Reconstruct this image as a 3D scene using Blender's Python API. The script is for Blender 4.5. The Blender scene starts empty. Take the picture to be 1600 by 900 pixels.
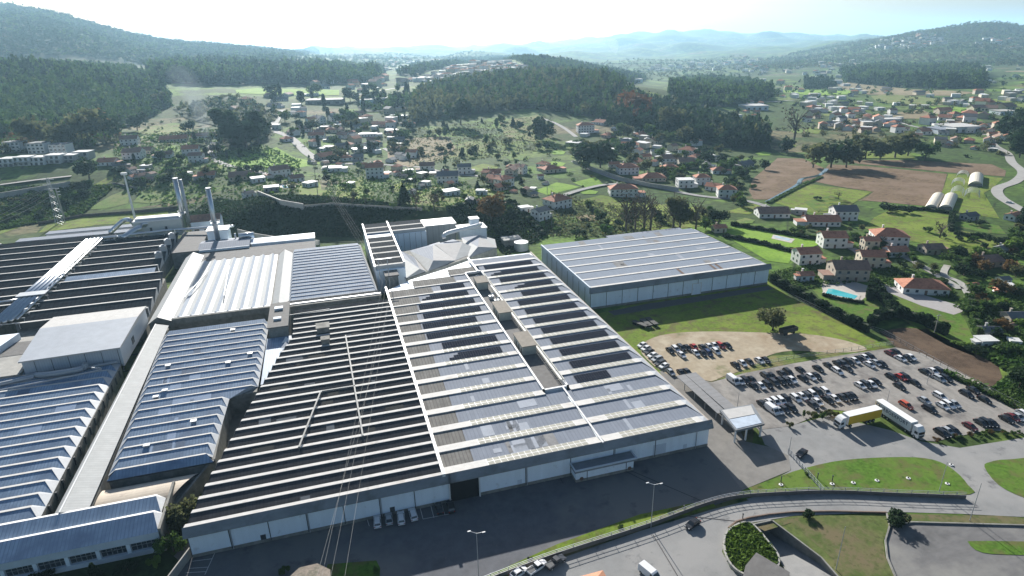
import bpy, bmesh, math, random
import numpy as np
from mathutils import Vector, Matrix
from mathutils.geometry import delaunay_2d_cdt
R = math.radians
rnd = random.Random(7)
SC = bpy.context.scene
COL = SC.collection

# ---------------------------------------------------------------- camera
H = 110.0
CAM = np.array([-94.84, -128.48, H])
F, PITCH, ROLL = 979.6, 0.3797, -0.0219
HR = np.array([0.9599, -0.2802, 0.0]); HF = np.array([0.2802, 0.9599, 0.0]); HU = np.array([0, 0, 1.0])
cp, sp = math.cos(PITCH), math.sin(PITCH)
FW = HF * cp - HU * sp
UP0 = HF * sp + HU * cp
RT = HR * math.cos(ROLL) + UP0 * math.sin(ROLL)
UP = -HR * math.sin(ROLL) + UP0 * math.cos(ROLL)
cd = bpy.data.cameras.new('camera'); cam = bpy.data.objects.new('camera', cd); COL.objects.link(cam)
cd.sensor_width = 36; cd.lens = 36 * F / 1600; cd.clip_start = 0.5; cd.clip_end = 40000
cam.matrix_world = Matrix(((RT[0], UP[0], -FW[0], CAM[0]), (RT[1], UP[1], -FW[1], CAM[1]), (RT[2], UP[2], -FW[2], CAM[2]), (0, 0, 0, 1)))
SC.camera = cam

# ---------------------------------------------------------------- sky, sun, exposure
SUN_EL, SUN_AZ = R(23.0), R(2.0)          # azimuth measured from +Y towards +X
w = bpy.data.worlds.new('World'); SC.world = w; w.use_nodes = True
nt = w.node_tree; bg = nt.nodes['Background']
sky = nt.nodes.new('ShaderNodeTexSky'); sky.sky_type = 'NISHITA'; sky.sun_disc = False
sky.sun_elevation = SUN_EL; sky.sun_rotation = SUN_AZ; sky.altitude = 100; sky.air_density = 1.0; sky.dust_density = 1.6; sky.ozone_density = 2.6
nt.links.new(sky.outputs[0], bg.inputs[0]); bg.inputs[1].default_value = 0.052
sl = bpy.data.lights.new('sun', 'SUN'); sl.energy = 5.0; sl.angle = R(0.5); sl.color = (1.0, 0.96, 0.9)
so = bpy.data.objects.new('sun', sl); COL.objects.link(so)
sd = Vector((math.sin(SUN_AZ) * math.cos(SUN_EL), math.cos(SUN_AZ) * math.cos(SUN_EL), math.sin(SUN_EL)))
so.rotation_euler = sd.to_track_quat('Z', 'Y').to_euler()
SC.view_settings.view_transform = 'Standard'; SC.view_settings.look = 'None'; SC.view_settings.gamma = 1
SC.view_settings.use_curve_mapping = False
SC.view_settings.exposure = 1.05
SC.cycles.max_bounces = 5; SC.cycles.volume_bounces = 0; SC.cycles.diffuse_bounces = 2; SC.cycles.glossy_bounces = 2
SC.cycles.transparent_max_bounces = 4
HAZE_DENSITY = 0.75e-4

# ---------------------------------------------------------------- materials
def _ramp(nt, fac, stops):
    r = nt.nodes.new('ShaderNodeValToRGB'); nt.links.new(fac, r.inputs[0])
    e = r.color_ramp.elements
    while len(e) < len(stops): e.new(0.5)
    for el, (p, c) in zip(e, stops): el.position = p; el.color = (*c, 1)
    return r.outputs[0]
def _noise(nt, pos, scale, detail=4, rough=.6, vec=None):
    n = nt.nodes.new('ShaderNodeTexNoise'); n.inputs['Scale'].default_value = scale
    n.inputs['Detail'].default_value = detail; n.inputs['Roughness'].default_value = rough
    src = pos
    if vec is not None:
        m = nt.nodes.new('ShaderNodeMapping'); m.inputs['Scale'].default_value = vec; nt.links.new(pos, m.inputs[0]); src = m.outputs[0]
    nt.links.new(src, n.inputs['Vector'])
    return n.outputs['Fac']
def _mix(nt, f, a, b, mode='MIX'):
    m = nt.nodes.new('ShaderNodeMix'); m.data_type = 'RGBA'; m.blend_type = mode
    for s, v in ((m.inputs[0], f), (m.inputs[6], a), (m.inputs[7], b)):
        if hasattr(v, 'links'): nt.links.new(v, s)
        elif isinstance(v, (int, float)): s.default_value = v
        else: s.default_value = (*v, 1)
    return m.outputs[2]
MATS = {}
def mat(name, col, rough=.7, var=.15, scale=.5, metal=0, stripes=None, bump=0, cols=None, spec=None, vec=None, big=None, obj=False, trans=0, rand=0):
    """col base colour; var brightness mottling at `scale` (1/m); cols: extra colours mixed in patches; stripes=(axis, period m, strength, darkness)"""
    if name in MATS: return MATS[name]
    m = bpy.data.materials.new(name); m.use_nodes = True; nt = m.node_tree; b = nt.nodes['Principled BSDF']
    if obj: pos = nt.nodes.new('ShaderNodeTexCoord').outputs['Object']
    else: pos = nt.nodes.new('ShaderNodeNewGeometry').outputs['Position']
    f = _noise(nt, pos, scale, 5, .65, vec)
    lo = tuple(c * (1 - var) for c in col); hi = tuple(min(1, c * (1 + var)) for c in col)
    c = _ramp(nt, f, [(.3, lo), (.7, hi)])
    if cols:
        for i, (cc, s, lo_, hi_) in enumerate(cols):
            off = nt.nodes.new('ShaderNodeVectorMath'); off.operation = 'ADD'; nt.links.new(pos, off.inputs[0]); off.inputs[1].default_value = (37.7 * (i + 1), 11.3 * i, 5)
            g = _noise(nt, off.outputs[0], s, 5, .6)
            k = _ramp(nt, g, [(lo_, (0, 0, 0)), (hi_, (1, 1, 1))])
            c = _mix(nt, k, c, cc)
    if stripes:
        ax, per, strength, dark = stripes
        sx = nt.nodes.new('ShaderNodeSeparateXYZ'); nt.links.new(pos, sx.inputs[0])
        mu = nt.nodes.new('ShaderNodeMath'); mu.operation = 'MULTIPLY'; mu.inputs[1].default_value = 2 * math.pi / per; nt.links.new(sx.outputs[ax], mu.inputs[0])
        si = nt.nodes.new('ShaderNodeMath'); si.operation = 'SINE'; nt.links.new(mu.outputs[0], si.inputs[0])
        k = _ramp(nt, si.outputs[0], [(.55, (0, 0, 0)), (.95, (strength,) * 3)])
        c = _mix(nt, k, c, dark)
        # the joint lines between sheets
        fl = _noise(nt, pos, 1.0, 2, .5, vec=tuple(1.3 if i == ax else .08 for i in range(3)))
        c = _mix(nt, _ramp(nt, fl, [(.35, (.0,) * 3), (.75, (strength * .7,) * 3)]), c, dark)
    if rand:
        oi = nt.nodes.new('ShaderNodeObjectInfo')
        hs = nt.nodes.new('ShaderNodeHueSaturation'); mp = nt.nodes.new('ShaderNodeMapRange'); nt.links.new(oi.outputs['Random'], mp.inputs[0])
        mp.inputs[3].default_value = 1 - rand; mp.inputs[4].default_value = 1 + rand
        nt.links.new(mp.outputs[0], hs.inputs['Value']); nt.links.new(c, hs.inputs['Color']); c = hs.outputs[0]
    nt.links.new(c, b.inputs['Base Color']); b.inputs['Roughness'].default_value = rough; b.inputs['Metallic'].default_value = metal
    if spec is not None: b.inputs['Specular IOR Level'].default_value = spec
    if bump:
        bm_ = nt.nodes.new('ShaderNodeBump'); bm_.inputs['Strength'].default_value = bump; bm_.inputs['Distance'].default_value = .3
        nt.links.new(_noise(nt, pos, scale * 6, 4), bm_.inputs['Height']); nt.links.new(bm_.outputs[0], b.inputs['Normal'])
    if trans:
        t = nt.nodes.new('ShaderNodeBsdfTranslucent'); nt.links.new(c, t.inputs[0])
        ms = nt.nodes.new('ShaderNodeMixShader'); ms.inputs[0].default_value = trans
        nt.links.new(b.outputs[0], ms.inputs[1]); nt.links.new(t.outputs[0], ms.inputs[2]); nt.links.new(ms.outputs[0], nt.nodes['Material Output'].inputs[0])
    MATS[name] = m; return m

# ---------------------------------------------------------------- mesh helpers
class MB:
    def __init__(s): s.v = []; s.f = []; s.m = []
    def poly(s, pts, m=0):
        n = len(s.v); s.v += [tuple(p) for p in pts]; s.f.append(tuple(range(n, n + len(pts)))); s.m.append(m)
    def box(s, x0, x1, y0, y1, z0, z1, m=0):
        n = len(s.v)
        s.v += [(x0, y0, z0), (x1, y0, z0), (x1, y1, z0), (x0, y1, z0), (x0, y0, z1), (x1, y0, z1), (x1, y1, z1), (x0, y1, z1)]
        s.f += [(n, n+3, n+2, n+1), (n+4, n+5, n+6, n+7), (n, n+1, n+5, n+4), (n+1, n+2, n+6, n+5), (n+2, n+3, n+7, n+6), (n+3, n, n+4, n+7)]; s.m += [m] * 6
    def prism(s, pts, z0, z1, m=0, mt=None):          # footprint polygon (ccw) extruded
        k = len(pts); n = len(s.v)
        a0 = z0 if hasattr(z0, '__len__') else [z0] * k; a1 = z1 if hasattr(z1, '__len__') else [z1] * k
        s.v += [(p[0], p[1], a) for p, a in zip(pts, a0)] + [(p[0], p[1], a) for p, a in zip(pts, a1)]
        for i in range(k):
            j = (i + 1) % k; s.f.append((n + i, n + j, n + k + j, n + k + i)); s.m.append(m)
        s.f.append(tuple(n + k + i for i in range(k))); s.m.append(m if mt is None else mt)
        s.f.append(tuple(n + i for i in reversed(range(k)))); s.m.append(m)
    def tube(s, pts, r, n=8, m=0, cap=True):
        pts = [Vector(p) for p in pts]; rr = r if hasattr(r, '__len__') else [r] * len(pts)
        base = len(s.v)
        for i, p in enumerate(pts):
            d = (pts[min(i + 1, len(pts) - 1)] - pts[max(i - 1, 0)]).normalized()
            a = d.orthogonal().normalized() if abs(d.z) < .99 else Vector((1, 0, 0)); a = (a - d * a.dot(d)).normalized(); b = d.cross(a)
            if i and False: pass
            for k in range(n):
                t = 2 * math.pi * k / n; q = p + (a * math.cos(t) + b * math.sin(t)) * rr[i]; s.v.append(tuple(q))
        for i in range(len(pts) - 1):
            for k in range(n):
                a0 = base + i * n + k; a1 = base + i * n + (k + 1) % n; s.f.append((a0, a1, a1 + n, a0 + n)); s.m.append(m)
        if cap:
            s.f.append(tuple(base + k for k in reversed(range(n)))); s.f.append(tuple(base + (len(pts) - 1) * n + k for k in range(n))); s.m += [m, m]
    def bar(s, p, q, w, h=None, m=0):
        p = Vector(p); q = Vector(q); d = (q - p).normalized(); up = Vector((0, 0, 1)) if abs(d.z) < .95 else Vector((0, 1, 0))
        a = d.cross(up).normalized() * w / 2; b = a.cross(d).normalized() * (h or w) / 2; n = len(s.v)
        for c in (p, q): s.v += [tuple(c - a - b), tuple(c + a - b), tuple(c + a + b), tuple(c - a + b)]
        s.f += [(n, n+1, n+2, n+3), (n+7, n+6, n+5, n+4), (n, n+4, n+5, n+1), (n+1, n+5, n+6, n+2), (n+2, n+6, n+7, n+3), (n+3, n+7, n+4, n)]; s.m += [m] * 6
    def mesh(s, name, mats, off=None, smooth=False):
        me = bpy.data.meshes.new(name); v = np.array(s.v, float)
        if off is not None and len(v): v = v - np.array(off)
        me.from_pydata(v.tolist(), [], s.f)
        for m in (mats if isinstance(mats, (list, tuple)) else [mats]): me.materials.append(m)
        me.polygons.foreach_set('material_index', s.m)
        if smooth: me.polygons.foreach_set('use_smooth', [True] * len(s.f))
        me.update(); return me
def link(o, parent=None):
    COL.objects.link(o)
    if parent is not None: o.parent = parent
    return o
def tag(o, label=None, cat=None, group=None, kind=None):
    if label: o['label'] = label
    if cat: o['category'] = cat
    if group: o['group'] = group
    if kind: o['kind'] = kind
    return o
def thing(name, label, cat, loc=(0, 0, 0), rz=0, group=None):
    o = bpy.data.objects.new(name, None); o.location = tuple(float(x) for x in loc); o.rotation_euler = (0, 0, rz); o.empty_display_size = .5
    return tag(link(o), label, cat, group)
def part(name, mb, mats, parent, world=True, smooth=False, label=None):
    """a child mesh; with world=True the MB is in scene coordinates"""
    off = None
    if world and parent is not None:
        p = parent; off = np.zeros(3)
        while p is not None: off = off + np.array(p.location); p = p.parent
    o = bpy.data.objects.new(name, mb.mesh(name, mats, off, smooth)); link(o, parent)
    if label: o['label'] = label
    return o
def single(name, mb, mats, label, cat, group=None, smooth=False, kind=None):
    v = np.array(mb.v, float); c = (v.min(0) + v.max(0)) / 2; c[2] = v[:, 2].min()
    o = bpy.data.objects.new(name, mb.mesh(name, mats, c, smooth)); o.location = c.tolist(); link(o)
    return tag(o, label, cat, group, kind)
KIDS = {}
def kids(o):
    if o.name not in KIDS: KIDS[o.name] = [c for c in o.children]
    return KIDS[o.name]
def copy_tree(o, loc, rz, label, group=None, scale=None):
    r = o.copy(); COL.objects.link(r); r.location = tuple(float(x) for x in loc); r.rotation_euler = (0, 0, rz)
    if scale is not None: r.scale = scale if hasattr(scale, '__len__') else (scale,) * 3
    if label: r['label'] = label
    if group: r['group'] = group
    for ch in kids(o):
        c = ch.copy(); COL.objects.link(c); c.parent = r
        for g in kids(ch):
            d = g.copy(); COL.objects.link(d); d.parent = c
    return r

# ---------------------------------------------------------------- terrain
def ray(px, py):
    px = np.asarray(px, float); py = np.asarray(py, float)
    d = FW[None] * F + RT[None] * (px.reshape(-1, 1) - 800) - UP[None] * (py.reshape(-1, 1) - 450)
    return d / (d @ HF)[:, None]                      # one unit of depth along the heading
TABLE = {   # what the land does in each direction: (distance, row of the picture where that ground shows)
 -400: [(430,0),(520,300),(650,250),(850,200),(1000,140),(1150,110),(1500,95),(2600,25),(4000,60),(12000,90)],
 0:    [(430,0),(480,300),(540,255),(640,225),(800,190),(960,140),(1120,108),(1300,112),(1500,100),(2500,1),(3200,25),(4500,75),(12000,92)],
 120:  [(430,0),(480,300),(540,258),(640,225),(800,195),(960,150),(1120,112),(1300,112),(1500,103),(2500,16),(3200,40),(4500,78),(12000,90)],
 240:  [(430,0),(480,300),(550,252),(650,225),(800,205),(980,170),(1150,135),(1400,116),(1700,100),(2600,60),(3400,70),(5000,80),(12000,88)],
 400:  [(368,0),(392,310),(430,302),(500,275),(600,248),(800,190),(1000,160),(1300,138),(1450,112),(1650,106),(2600,76),(3500,80),(6000,84),(12000,86)],
 600:  [(368,0),(390,318),(440,300),(520,276),(620,248),(800,205),(1000,165),(1200,142),(1450,130),(1900,112),(2600,98),(4000,86),(6000,80),(12000,78)],
 800:  [(368,0),(392,326),(430,308),(520,272),(640,238),(760,205),(900,172),(1050,146),(1250,120),(1500,98),(1750,88),(2000,100),(3500,90),(6000,84),(12000,72)],
 900:  [(385,0),(405,338),(430,318),(520,270),(640,238),(760,205),(900,172),(1020,140),(1150,118),(1500,112),(1750,100),(2000,108),(3500,90),(6000,82),(12000,64)],
 1000: [(400,0),(440,320),(520,275),(640,238),(760,205),(900,185),(1000,158),(1100,135),(1300,140),(1700,128),(2300,112),(3500,92),(6000,72),(9000,50),(12000,56)],
 1200: [(480,0),(560,262),(700,228),(850,200),(1000,178),(1200,156),(1500,135),(2200,108),(3500,86),(6000,72),(9000,54),(12000,58)],
 1400: [(500,0),(700,218),(1000,167),(1300,143),(1600,128),(2000,108),(2400,80),(2900,54),(3600,60),(6000,66),(12000,62)],
 1510: [(500,0),(700,214),(1000,163),(1300,140),(1600,124),(2000,98),(2400,64),(2800,32),(3500,50),(6000,64),(12000,60)],
 1640: [(500,0),(700,210),(1000,160),(1300,134),(1600,118),(2000,92),(2400,70),(2800,56),(3500,62),(6000,62),(12000,58)],
 2000: [(500,0),(700,205),(1000,155),(1300,125),(1600,110),(2000,85),(2700,60),(3500,62),(12000,60)]}
SX = np.linspace(-1.7, 1.7, 240); LD = np.linspace(math.log(120), math.log(16500), 430)
STR = lambda d: d if d < 1300 else (1300 + (d - 1300) * 1.9 if d < 3500 else 5480 + (d - 3500) * 1.2)
def _build_grid():
    px = sorted(TABLE); ss = []; prof = []
    for p in px:
        ds = []; zs = []; sv = []
        for d, y in TABLE[p]:
            d = STR(d); r = ray(p, y if y else 330)[0]
            ds.append(math.log(d)); zs.append(0.0 if y == 0 else H + r[2] * d); sv.append(r @ HR)
        ss.append(np.mean(sv)); prof.append(np.interp(LD, [LD[0]] + ds, [0.0] + zs))
    prof = np.array(prof); g = np.array([np.interp(SX, ss, prof[:, j]) for j in range(len(LD))]).T
    for ax, sg in ((0, 2.5), (1, 1.6)):
        k = np.exp(-.5 * (np.arange(-15, 16) / sg) ** 2); k /= k.sum()
        pad = [(0, 0), (0, 0)]; pad[ax] = (15, 15); q = np.pad(g, pad, 'edge')
        g = np.apply_along_axis(lambda m: np.convolve(m, k, 'valid'), ax, q)
    D = np.exp(LD)[None, :]; S = SX[:, None]; X = S * D; Y = D + 0 * S
    amp = np.clip((D - 500) / 1500, 0, 1) * 7 + np.clip((D - 3500) / 6000, 0, 1) * 45
    n = np.zeros_like(X); r_ = np.random.RandomState(3)
    for i in range(26):
        k = r_.uniform(.002, .012); t = r_.uniform(0, 2 * math.pi); n += np.sin(X * k * math.cos(t) + Y * k * math.sin(t) + r_.uniform(0, 6)) / 5
    flat = np.clip((D - 346) / 22, 0, 1); flat = flat * flat * (3 - 2 * flat)
    wgt = np.clip(1 - np.abs(S - .62) / .1, 0, 1)
    return (g + n * amp) * flat
ZG = _build_grid()
def terr(x, y):
    x = np.asarray(x, float) - CAM[0]; y = np.asarray(y, float) - CAM[1]
    D = np.maximum(x * HF[0] + y * HF[1], 121.0); S = (x * HR[0] + y * HR[1]) / D
    a = np.clip((S - SX[0]) / (SX[1] - SX[0]), 0, len(SX) - 1.001); b = np.clip((np.log(D) - LD[0]) / (LD[1] - LD[0]), 0, len(LD) - 1.001)
    i = a.astype(int); j = b.astype(int); u = a - i; v = b - j
    return ZG[i, j] * (1-u) * (1-v) + ZG[i+1, j] * u * (1-v) + ZG[i, j+1] * (1-u) * v + ZG[i+1, j+1] * u * v
_MD = np.exp(np.linspace(math.log(100), math.log(16200), 950))
def gpix(px, py):
    """points of the ground seen at these places: arrays x,y,z (nan where sky)"""
    r = ray(px, py); X = CAM[0] + r[:, 0:1] * _MD; Y = CAM[1] + r[:, 1:2] * _MD; Z = H + r[:, 2:3] * _MD
    T = terr(X, Y); hit = (Z <= T); idx = np.argmax(hit, 1); ok = hit.any(1); idx = np.maximum(idx, 1); n = np.arange(len(idx))
    g0 = (Z - T)[n, idx - 1]; g1 = (Z - T)[n, idx]; t = np.where(idx > 0, g0 / (g0 - g1 + 1e-9), 0); t = np.clip(t, 0, 1)
    d = _MD[idx - 1] + t * (_MD[idx] - _MD[idx - 1])
    near = -H / r[:, 2]; flatm = (r[:, 2] < 0) & (near < 340); d = np.where(flatm, near, d)
    P = CAM[None] + r * d[:, None]; P[:, 2] = np.where(flatm, 0, terr(P[:, 0], P[:, 1])); P[~(ok | flatm)] = np.nan
    return P
def G(px, py): return gpix([px], [py])[0]
def GZ(px, py, z):
    r = ray(px, py)[0]; return CAM + r * ((z - H) / r[2])
def depth(p): return float((np.asarray(p) - CAM) @ FW)
def rise(p, px, py):
    """height above p at which a vertical through p crosses row py"""
    lo, hi = 0, 120
    for _ in range(40):
        m = (lo + hi) / 2; q = np.array([p[0], p[1], p[2] + m]) - CAM; y = 450 - F * (q @ UP) / (q @ FW)
        if y > py: lo = m
        else: hi = m
    return lo
def inpoly(P, x, y):
    x = np.asarray(x); y = np.asarray(y); c = np.zeros(x.shape, bool); n = len(P)
    for i in range(n):
        x0, y0 = P[i][0], P[i][1]; x1, y1 = P[i-1][0], P[i-1][1]
        if y0 == y1: continue
        c ^= ((y0 > y) != (y1 > y)) & (x < (x1 - x0) * (y - y0) / (y1 - y0) + x0)
    return c
def smoothline(pts, n=6, closed=False):
    """Catmull-Rom through picture or ground points"""
    P = [np.array(p, float) for p in pts]; out = []; m = len(P)
    for i in range(m if closed else m - 1):
        a = P[(i-1) % m] if closed or i > 0 else P[i]; b = P[i]; c = P[(i+1) % m]; d = P[(i+2) % m] if closed or i + 2 < m else P[(i+1) % m]
        for k in range(n):
            t = k / n; out.append(.5 * ((2*b) + (c-a)*t + (2*a-5*b+4*c-d)*t*t + (3*b-a-3*c+d)*t**3))
    if not closed: out.append(P[-1])
    return out

ground_mat = None
def patch_xy(name, xy, mt, lift, kind='structure', label=None, step=None, holes=()):
    """a sheet laid on the land inside the ground polygon xy"""
    xy = np.array(xy, float)[:, :2]
    dmean = np.linalg.norm(xy.mean(0) - CAM[:2]); step = step or max(3.0, dmean / 60)
    loops = [xy] + [np.array(h, float)[:, :2] for h in holes]; pts = []; cons = []
    for L in loops:
        s0 = len(pts); n = len(L)
        for i in range(n):
            a, b = L[i], L[(i+1) % n]; k = max(1, int(np.linalg.norm(b - a) / step))
            for t in range(k): pts.append(a + (b - a) * t / k)
        e = len(pts); cons += [(i, i + 1 if i + 1 < e else s0) for i in range(s0, e)]
    lo, hi = xy.min(0), xy.max(0)
    if dmean > 300:
        gx, gy = np.meshgrid(np.arange(lo[0], hi[0], step), np.arange(lo[1], hi[1], step)); gx = gx.ravel(); gy = gy.ravel()
        k = inpoly(xy, gx, gy); pts += [np.array(q) for q in np.stack([gx[k], gy[k]], 1)]
    v, e, f, *_ = delaunay_2d_cdt([Vector(p) for p in pts], cons, [], 1 if not holes else 0, 1e-4)
    if holes:
        keep = []
        for t in f:
            c = sum((v[i] for i in t), Vector((0, 0))) / len(t)
            if inpoly(xy, c.x, c.y) and not any(inpoly(h, c.x, c.y) for h in holes): keep.append(t)
        f = keep
    a = np.array([(q.x, q.y) for q in v]); z = terr(a[:, 0], a[:, 1]) + lift
    c = np.array([a[:, 0].mean(), a[:, 1].mean(), 0])
    me = bpy.data.meshes.new(name); me.from_pydata([(x - c[0], y - c[1], zz) for (x, y), zz in zip(a, z)], [], [tuple(t) for t in f]); me.materials.append(mt)
    if len(me.polygons) and me.polygons[0].normal.z < 0: me.flip_normals()
    me.update(); o = bpy.data.objects.new(name, me); o.location = c.tolist(); link(o); tag(o, kind=kind, label=label)
    return o
def patch(name, pix, mt, lift=.05, smooth=0, **k):
    if smooth: pix = smoothline(pix, smooth, True)
    P = gpix([p[0] for p in pix], [p[1] for p in pix]); P = P[~np.isnan(P[:, 0])]
    return patch_xy(name, P, mt, lift, **k)
def strip_pts(L, wd):
    L = [np.array(p[:2], float) for p in L]; out = []; back = []
    for i, p in enumerate(L):
        t = L[min(i+1, len(L)-1)] - L[max(i-1, 0)]; t /= np.linalg.norm(t) + 1e-9; n = np.array([-t[1], t[0]]) * wd / 2; out.append(p + n); back.append(p - n)
    return out + back[::-1], out, back
def road(name, pix, wd, mt, lift=.12, label=None):
    P = gpix([p[0] for p in smoothline(pix, 5)], [p[1] for p in smoothline(pix, 5)]); P = P[~np.isnan(P[:, 0])]
    pts, l, r = strip_pts(P, wd); lo = np.array(l); ro = np.array(r); n = 5; mb = MB()
    rows = []
    for i in range(len(l)):
        q = [lo[i] + (ro[i] - lo[i]) * k / (n - 1) for k in range(n)]; q = np.array(q)
        z = float(np.max(terr(q[:, 0], q[:, 1]))) + lift; rows.append([(a, b, z) for a, b in q])
    mb.v = [p for row in rows for p in row]
    for i in range(len(rows) - 1):
        for k in range(n - 1): a = i * n + k; mb.f.append((a + 1, a, a + n, a + n + 1)); mb.m.append(0)
    o = single(name, mb, mt, None, None, kind='structure'); return o
# ================================================================ SETTING
def grass(name, a, b, c, s1=.05, s2=.25, rough=.95, **k): return mat(name, a, rough, .38, .9, cols=[(b, s1, .42, .6), (c, s2, .48, .66), (tuple(x * .6 for x in a), .6, .55, .72), ((.16, .13, .07), .13, .62, .76)], spec=.1, **k)
M_mead = grass('meadow', (.12, .18, .022), (.18, .235, .038), (.12, .11, .045))
M_lawn = grass('lawn', (.075, .15, .02), (.115, .18, .032), (.12, .12, .045))
M_dryg = grass('dry_grass', (.14, .19, .045), (.22, .19, .09), (.09, .15, .03), .08, .25)
M_pale = grass('pale_pasture', (.13, .21, .045), (.18, .2, .07), (.1, .16, .035))
M_scrub = grass('scrub', (.085, .125, .032), (.15, .15, .06), (.05, .08, .022))
M_bright = grass('bright_pasture', (.17, .3, .03), (.21, .33, .05), (.13, .24, .03), .02, .08)
M_tan = grass('stubble', (.22, .18, .105), (.27, .21, .13), (.17, .16, .08), .02, .1)
M_corn = mat('dry_maize', (.17, .12, .07), .95, .3, .6, cols=[((.11, .07, .048), .35, .45, .65), ((.2, .14, .095), .06, .45, .6)], spec=.1, bump=.5)
M_soil = mat('ploughed_soil', (.09, .062, .042), .95, .3, .5, cols=[((.13, .09, .06), .12, .45, .6)], spec=.1, bump=.6)
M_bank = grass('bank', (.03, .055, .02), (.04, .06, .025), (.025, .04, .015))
M_asph = mat('asphalt', (.112, .116, .127), .9, .16, .35, cols=[((.165, .162, .155), .035, .45, .6), ((.085, .085, .09), .22, .58, .75), ((.17, .165, .155), 1.4, .62, .8)], spec=.25)
M_road = mat('road_asphalt', (.23, .23, .225), .9, .1, .3, cols=[((.28, .275, .265), .08, .45, .62), ((.12, .12, .125), .3, .6, .75)], spec=.25)
M_pale_road = mat('pale_road', (.33, .32, .3), .9, .12, .2, spec=.2)
M_grav = mat('gravel_lot', (.26, .245, .225), .95, .18, .6, cols=[((.37, .34, .3), .06, .48, .66), ((.13, .12, .115), .12, .5, .7), ((.12, .12, .06), .2, .66, .78)], spec=.15, vec=(1, .5, 1))
M_dirt = mat('sandy_dirt', (.36, .3, .215), .95, .14, .5, cols=[((.29, .22, .145), .08, .5, .7), ((.45, .39, .29), .15, .52, .7), ((.13, .15, .06), .1, .6, .75)], spec=.1)
M_conc = mat('concrete', (.36, .35, .32), .85, .15, .5, cols=[((.24, .235, .22), .15, .5, .75)], spec=.3)
M_wconc = mat('weathered_concrete', (.25, .245, .22), .9, .2, .7, cols=[((.15, .145, .13), .3, .45, .7)], spec=.25)
M_water = mat('water_surface', (.05, .09, .11), .08, .05, .2, spec=.6)

# the land itself: field mosaic of the plain, scrub and woods floor on the slopes
gm = bpy.data.materials.new('land'); gm.use_nodes = True; nt = gm.node_tree; b = nt.nodes['Principled BSDF']
pos = nt.nodes.new('ShaderNodeNewGeometry').outputs['Position']
mp = nt.nodes.new('ShaderNodeMapping'); mp.inputs['Scale'].default_value = (.006, .011, 0); mp.inputs['Rotation'].default_value = (0, 0, .4); nt.links.new(pos, mp.inputs[0])
vo = nt.nodes.new('ShaderNodeTexVoronoi'); vo.inputs['Scale'].default_value = 1.0; vo.inputs['Randomness'].default_value = .8; nt.links.new(mp.outputs[0], vo.inputs['Vector'])
sc_ = nt.nodes.new('ShaderNodeSeparateColor'); nt.links.new(vo.outputs['Color'], sc_.inputs[0])
rp = _ramp(nt, sc_.outputs[0], [(0, (.06, .11, .025)), (.22, (.1, .18, .03)), (.42, (.16, .23, .045)), (.6, (.06, .09, .025)), (.72, (.2, .17, .09)), (.86, (.14, .24, .035)), (1, (.07, .11, .025))])
nt.nodes[-1].color_ramp.interpolation = 'CONSTANT'
ve = nt.nodes.new('ShaderNodeTexVoronoi'); ve.feature = 'DISTANCE_TO_EDGE'; ve.inputs['Randomness'].default_value = .8; nt.links.new(mp.outputs[0], ve.inputs['Vector'])
edge = _ramp(nt, ve.outputs[0], [(.0, (1, 1, 1)), (.035, (0, 0, 0))])
c1 = _mix(nt, edge, rp, (.025, .04, .014))
n1 = _ramp(nt, _noise(nt, pos, .02, 6), [(.42, (0, 0, 0)), (.58, (1, 1, 1))])
c2 = _mix(nt, n1, c1, (.055, .09, .024))
n2 = _ramp(nt, _noise(nt, pos, .25, 5), [(.3, (.45,) * 3), (.7, (1.25,) * 3)])
sz = nt.nodes.new('ShaderNodeSeparateXYZ'); nt.links.new(pos, sz.inputs[0]); hz = nt.nodes.new('ShaderNodeMapRange'); hz.inputs[1].default_value = 45; hz.inputs[2].default_value = 85; nt.links.new(sz.outputs[2], hz.inputs[0])
c2 = _mix(nt, hz.outputs[0], c2, (.022, .045, .02))
c3 = _mix(nt, 1.0, c2, n2, 'MULTIPLY'); nt.links.new(c3, b.inputs['Base Color']); b.inputs['Roughness'].default_value = .95; b.inputs['Specular IOR Level'].default_value = .1

PIT = [G(1166, 822)[:2], G(1206, 813)[:2], G(1284, 872)[:2], G(1335, 930)[:2], G(1262, 960)[:2], G(1220, 880)[:2]]; PZ = [-3.8, -3.8, -1.9, -.5, -.5, -1.7]
PITB = (min(p[0] for p in PIT) - 3, max(p[0] for p in PIT) + 3, min(p[1] for p in PIT) - 3, max(p[1] for p in PIT) + 3)
def build_land():
    ss = np.linspace(-1.65, 1.65, 300); dd = np.concatenate([np.linspace(20, 340, 60), np.exp(np.linspace(math.log(350), math.log(16200), 340))])
    S, D = np.meshgrid(ss, dd); S = S * np.clip(1 + (340 - D) / 200, 1, 3)
    X = CAM[0] + HR[0] * S * D + HF[0] * D; Y = CAM[1] + HR[1] * S * D + HF[1] * D
    Z = terr(X, Y); X = X.ravel(); Y = Y.ravel(); Z = Z.ravel(); n = len(ss); v = np.stack([X, Y, Z], 1)
    i = np.arange((len(dd) - 1) * n).reshape(-1, n)[:, :-1].ravel(); F_ = np.stack([i, i + 1, i + n + 1, i + n], 1)
    qx = X[F_]; qy = Y[F_]; inb = (qx.max(1) > PITB[0]) & (qx.min(1) < PITB[1]) & (qy.max(1) > PITB[2]) & (qy.min(1) < PITB[3])
    hb = (qx[inb].min() - 1, qx[inb].max() + 1, qy[inb].min() - 1, qy[inb].max() + 1); F_ = F_[~inb]
    me = bpy.data.meshes.new('ground'); me.from_pydata(v.tolist(), [], F_.tolist()); me.materials.append(gm); me.polygons.foreach_set('use_smooth', [True] * len(F_)); me.update()
    o = bpy.data.objects.new('ground', me); link(o); tag(o, kind='structure')
    return hb
hb = build_land()
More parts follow.
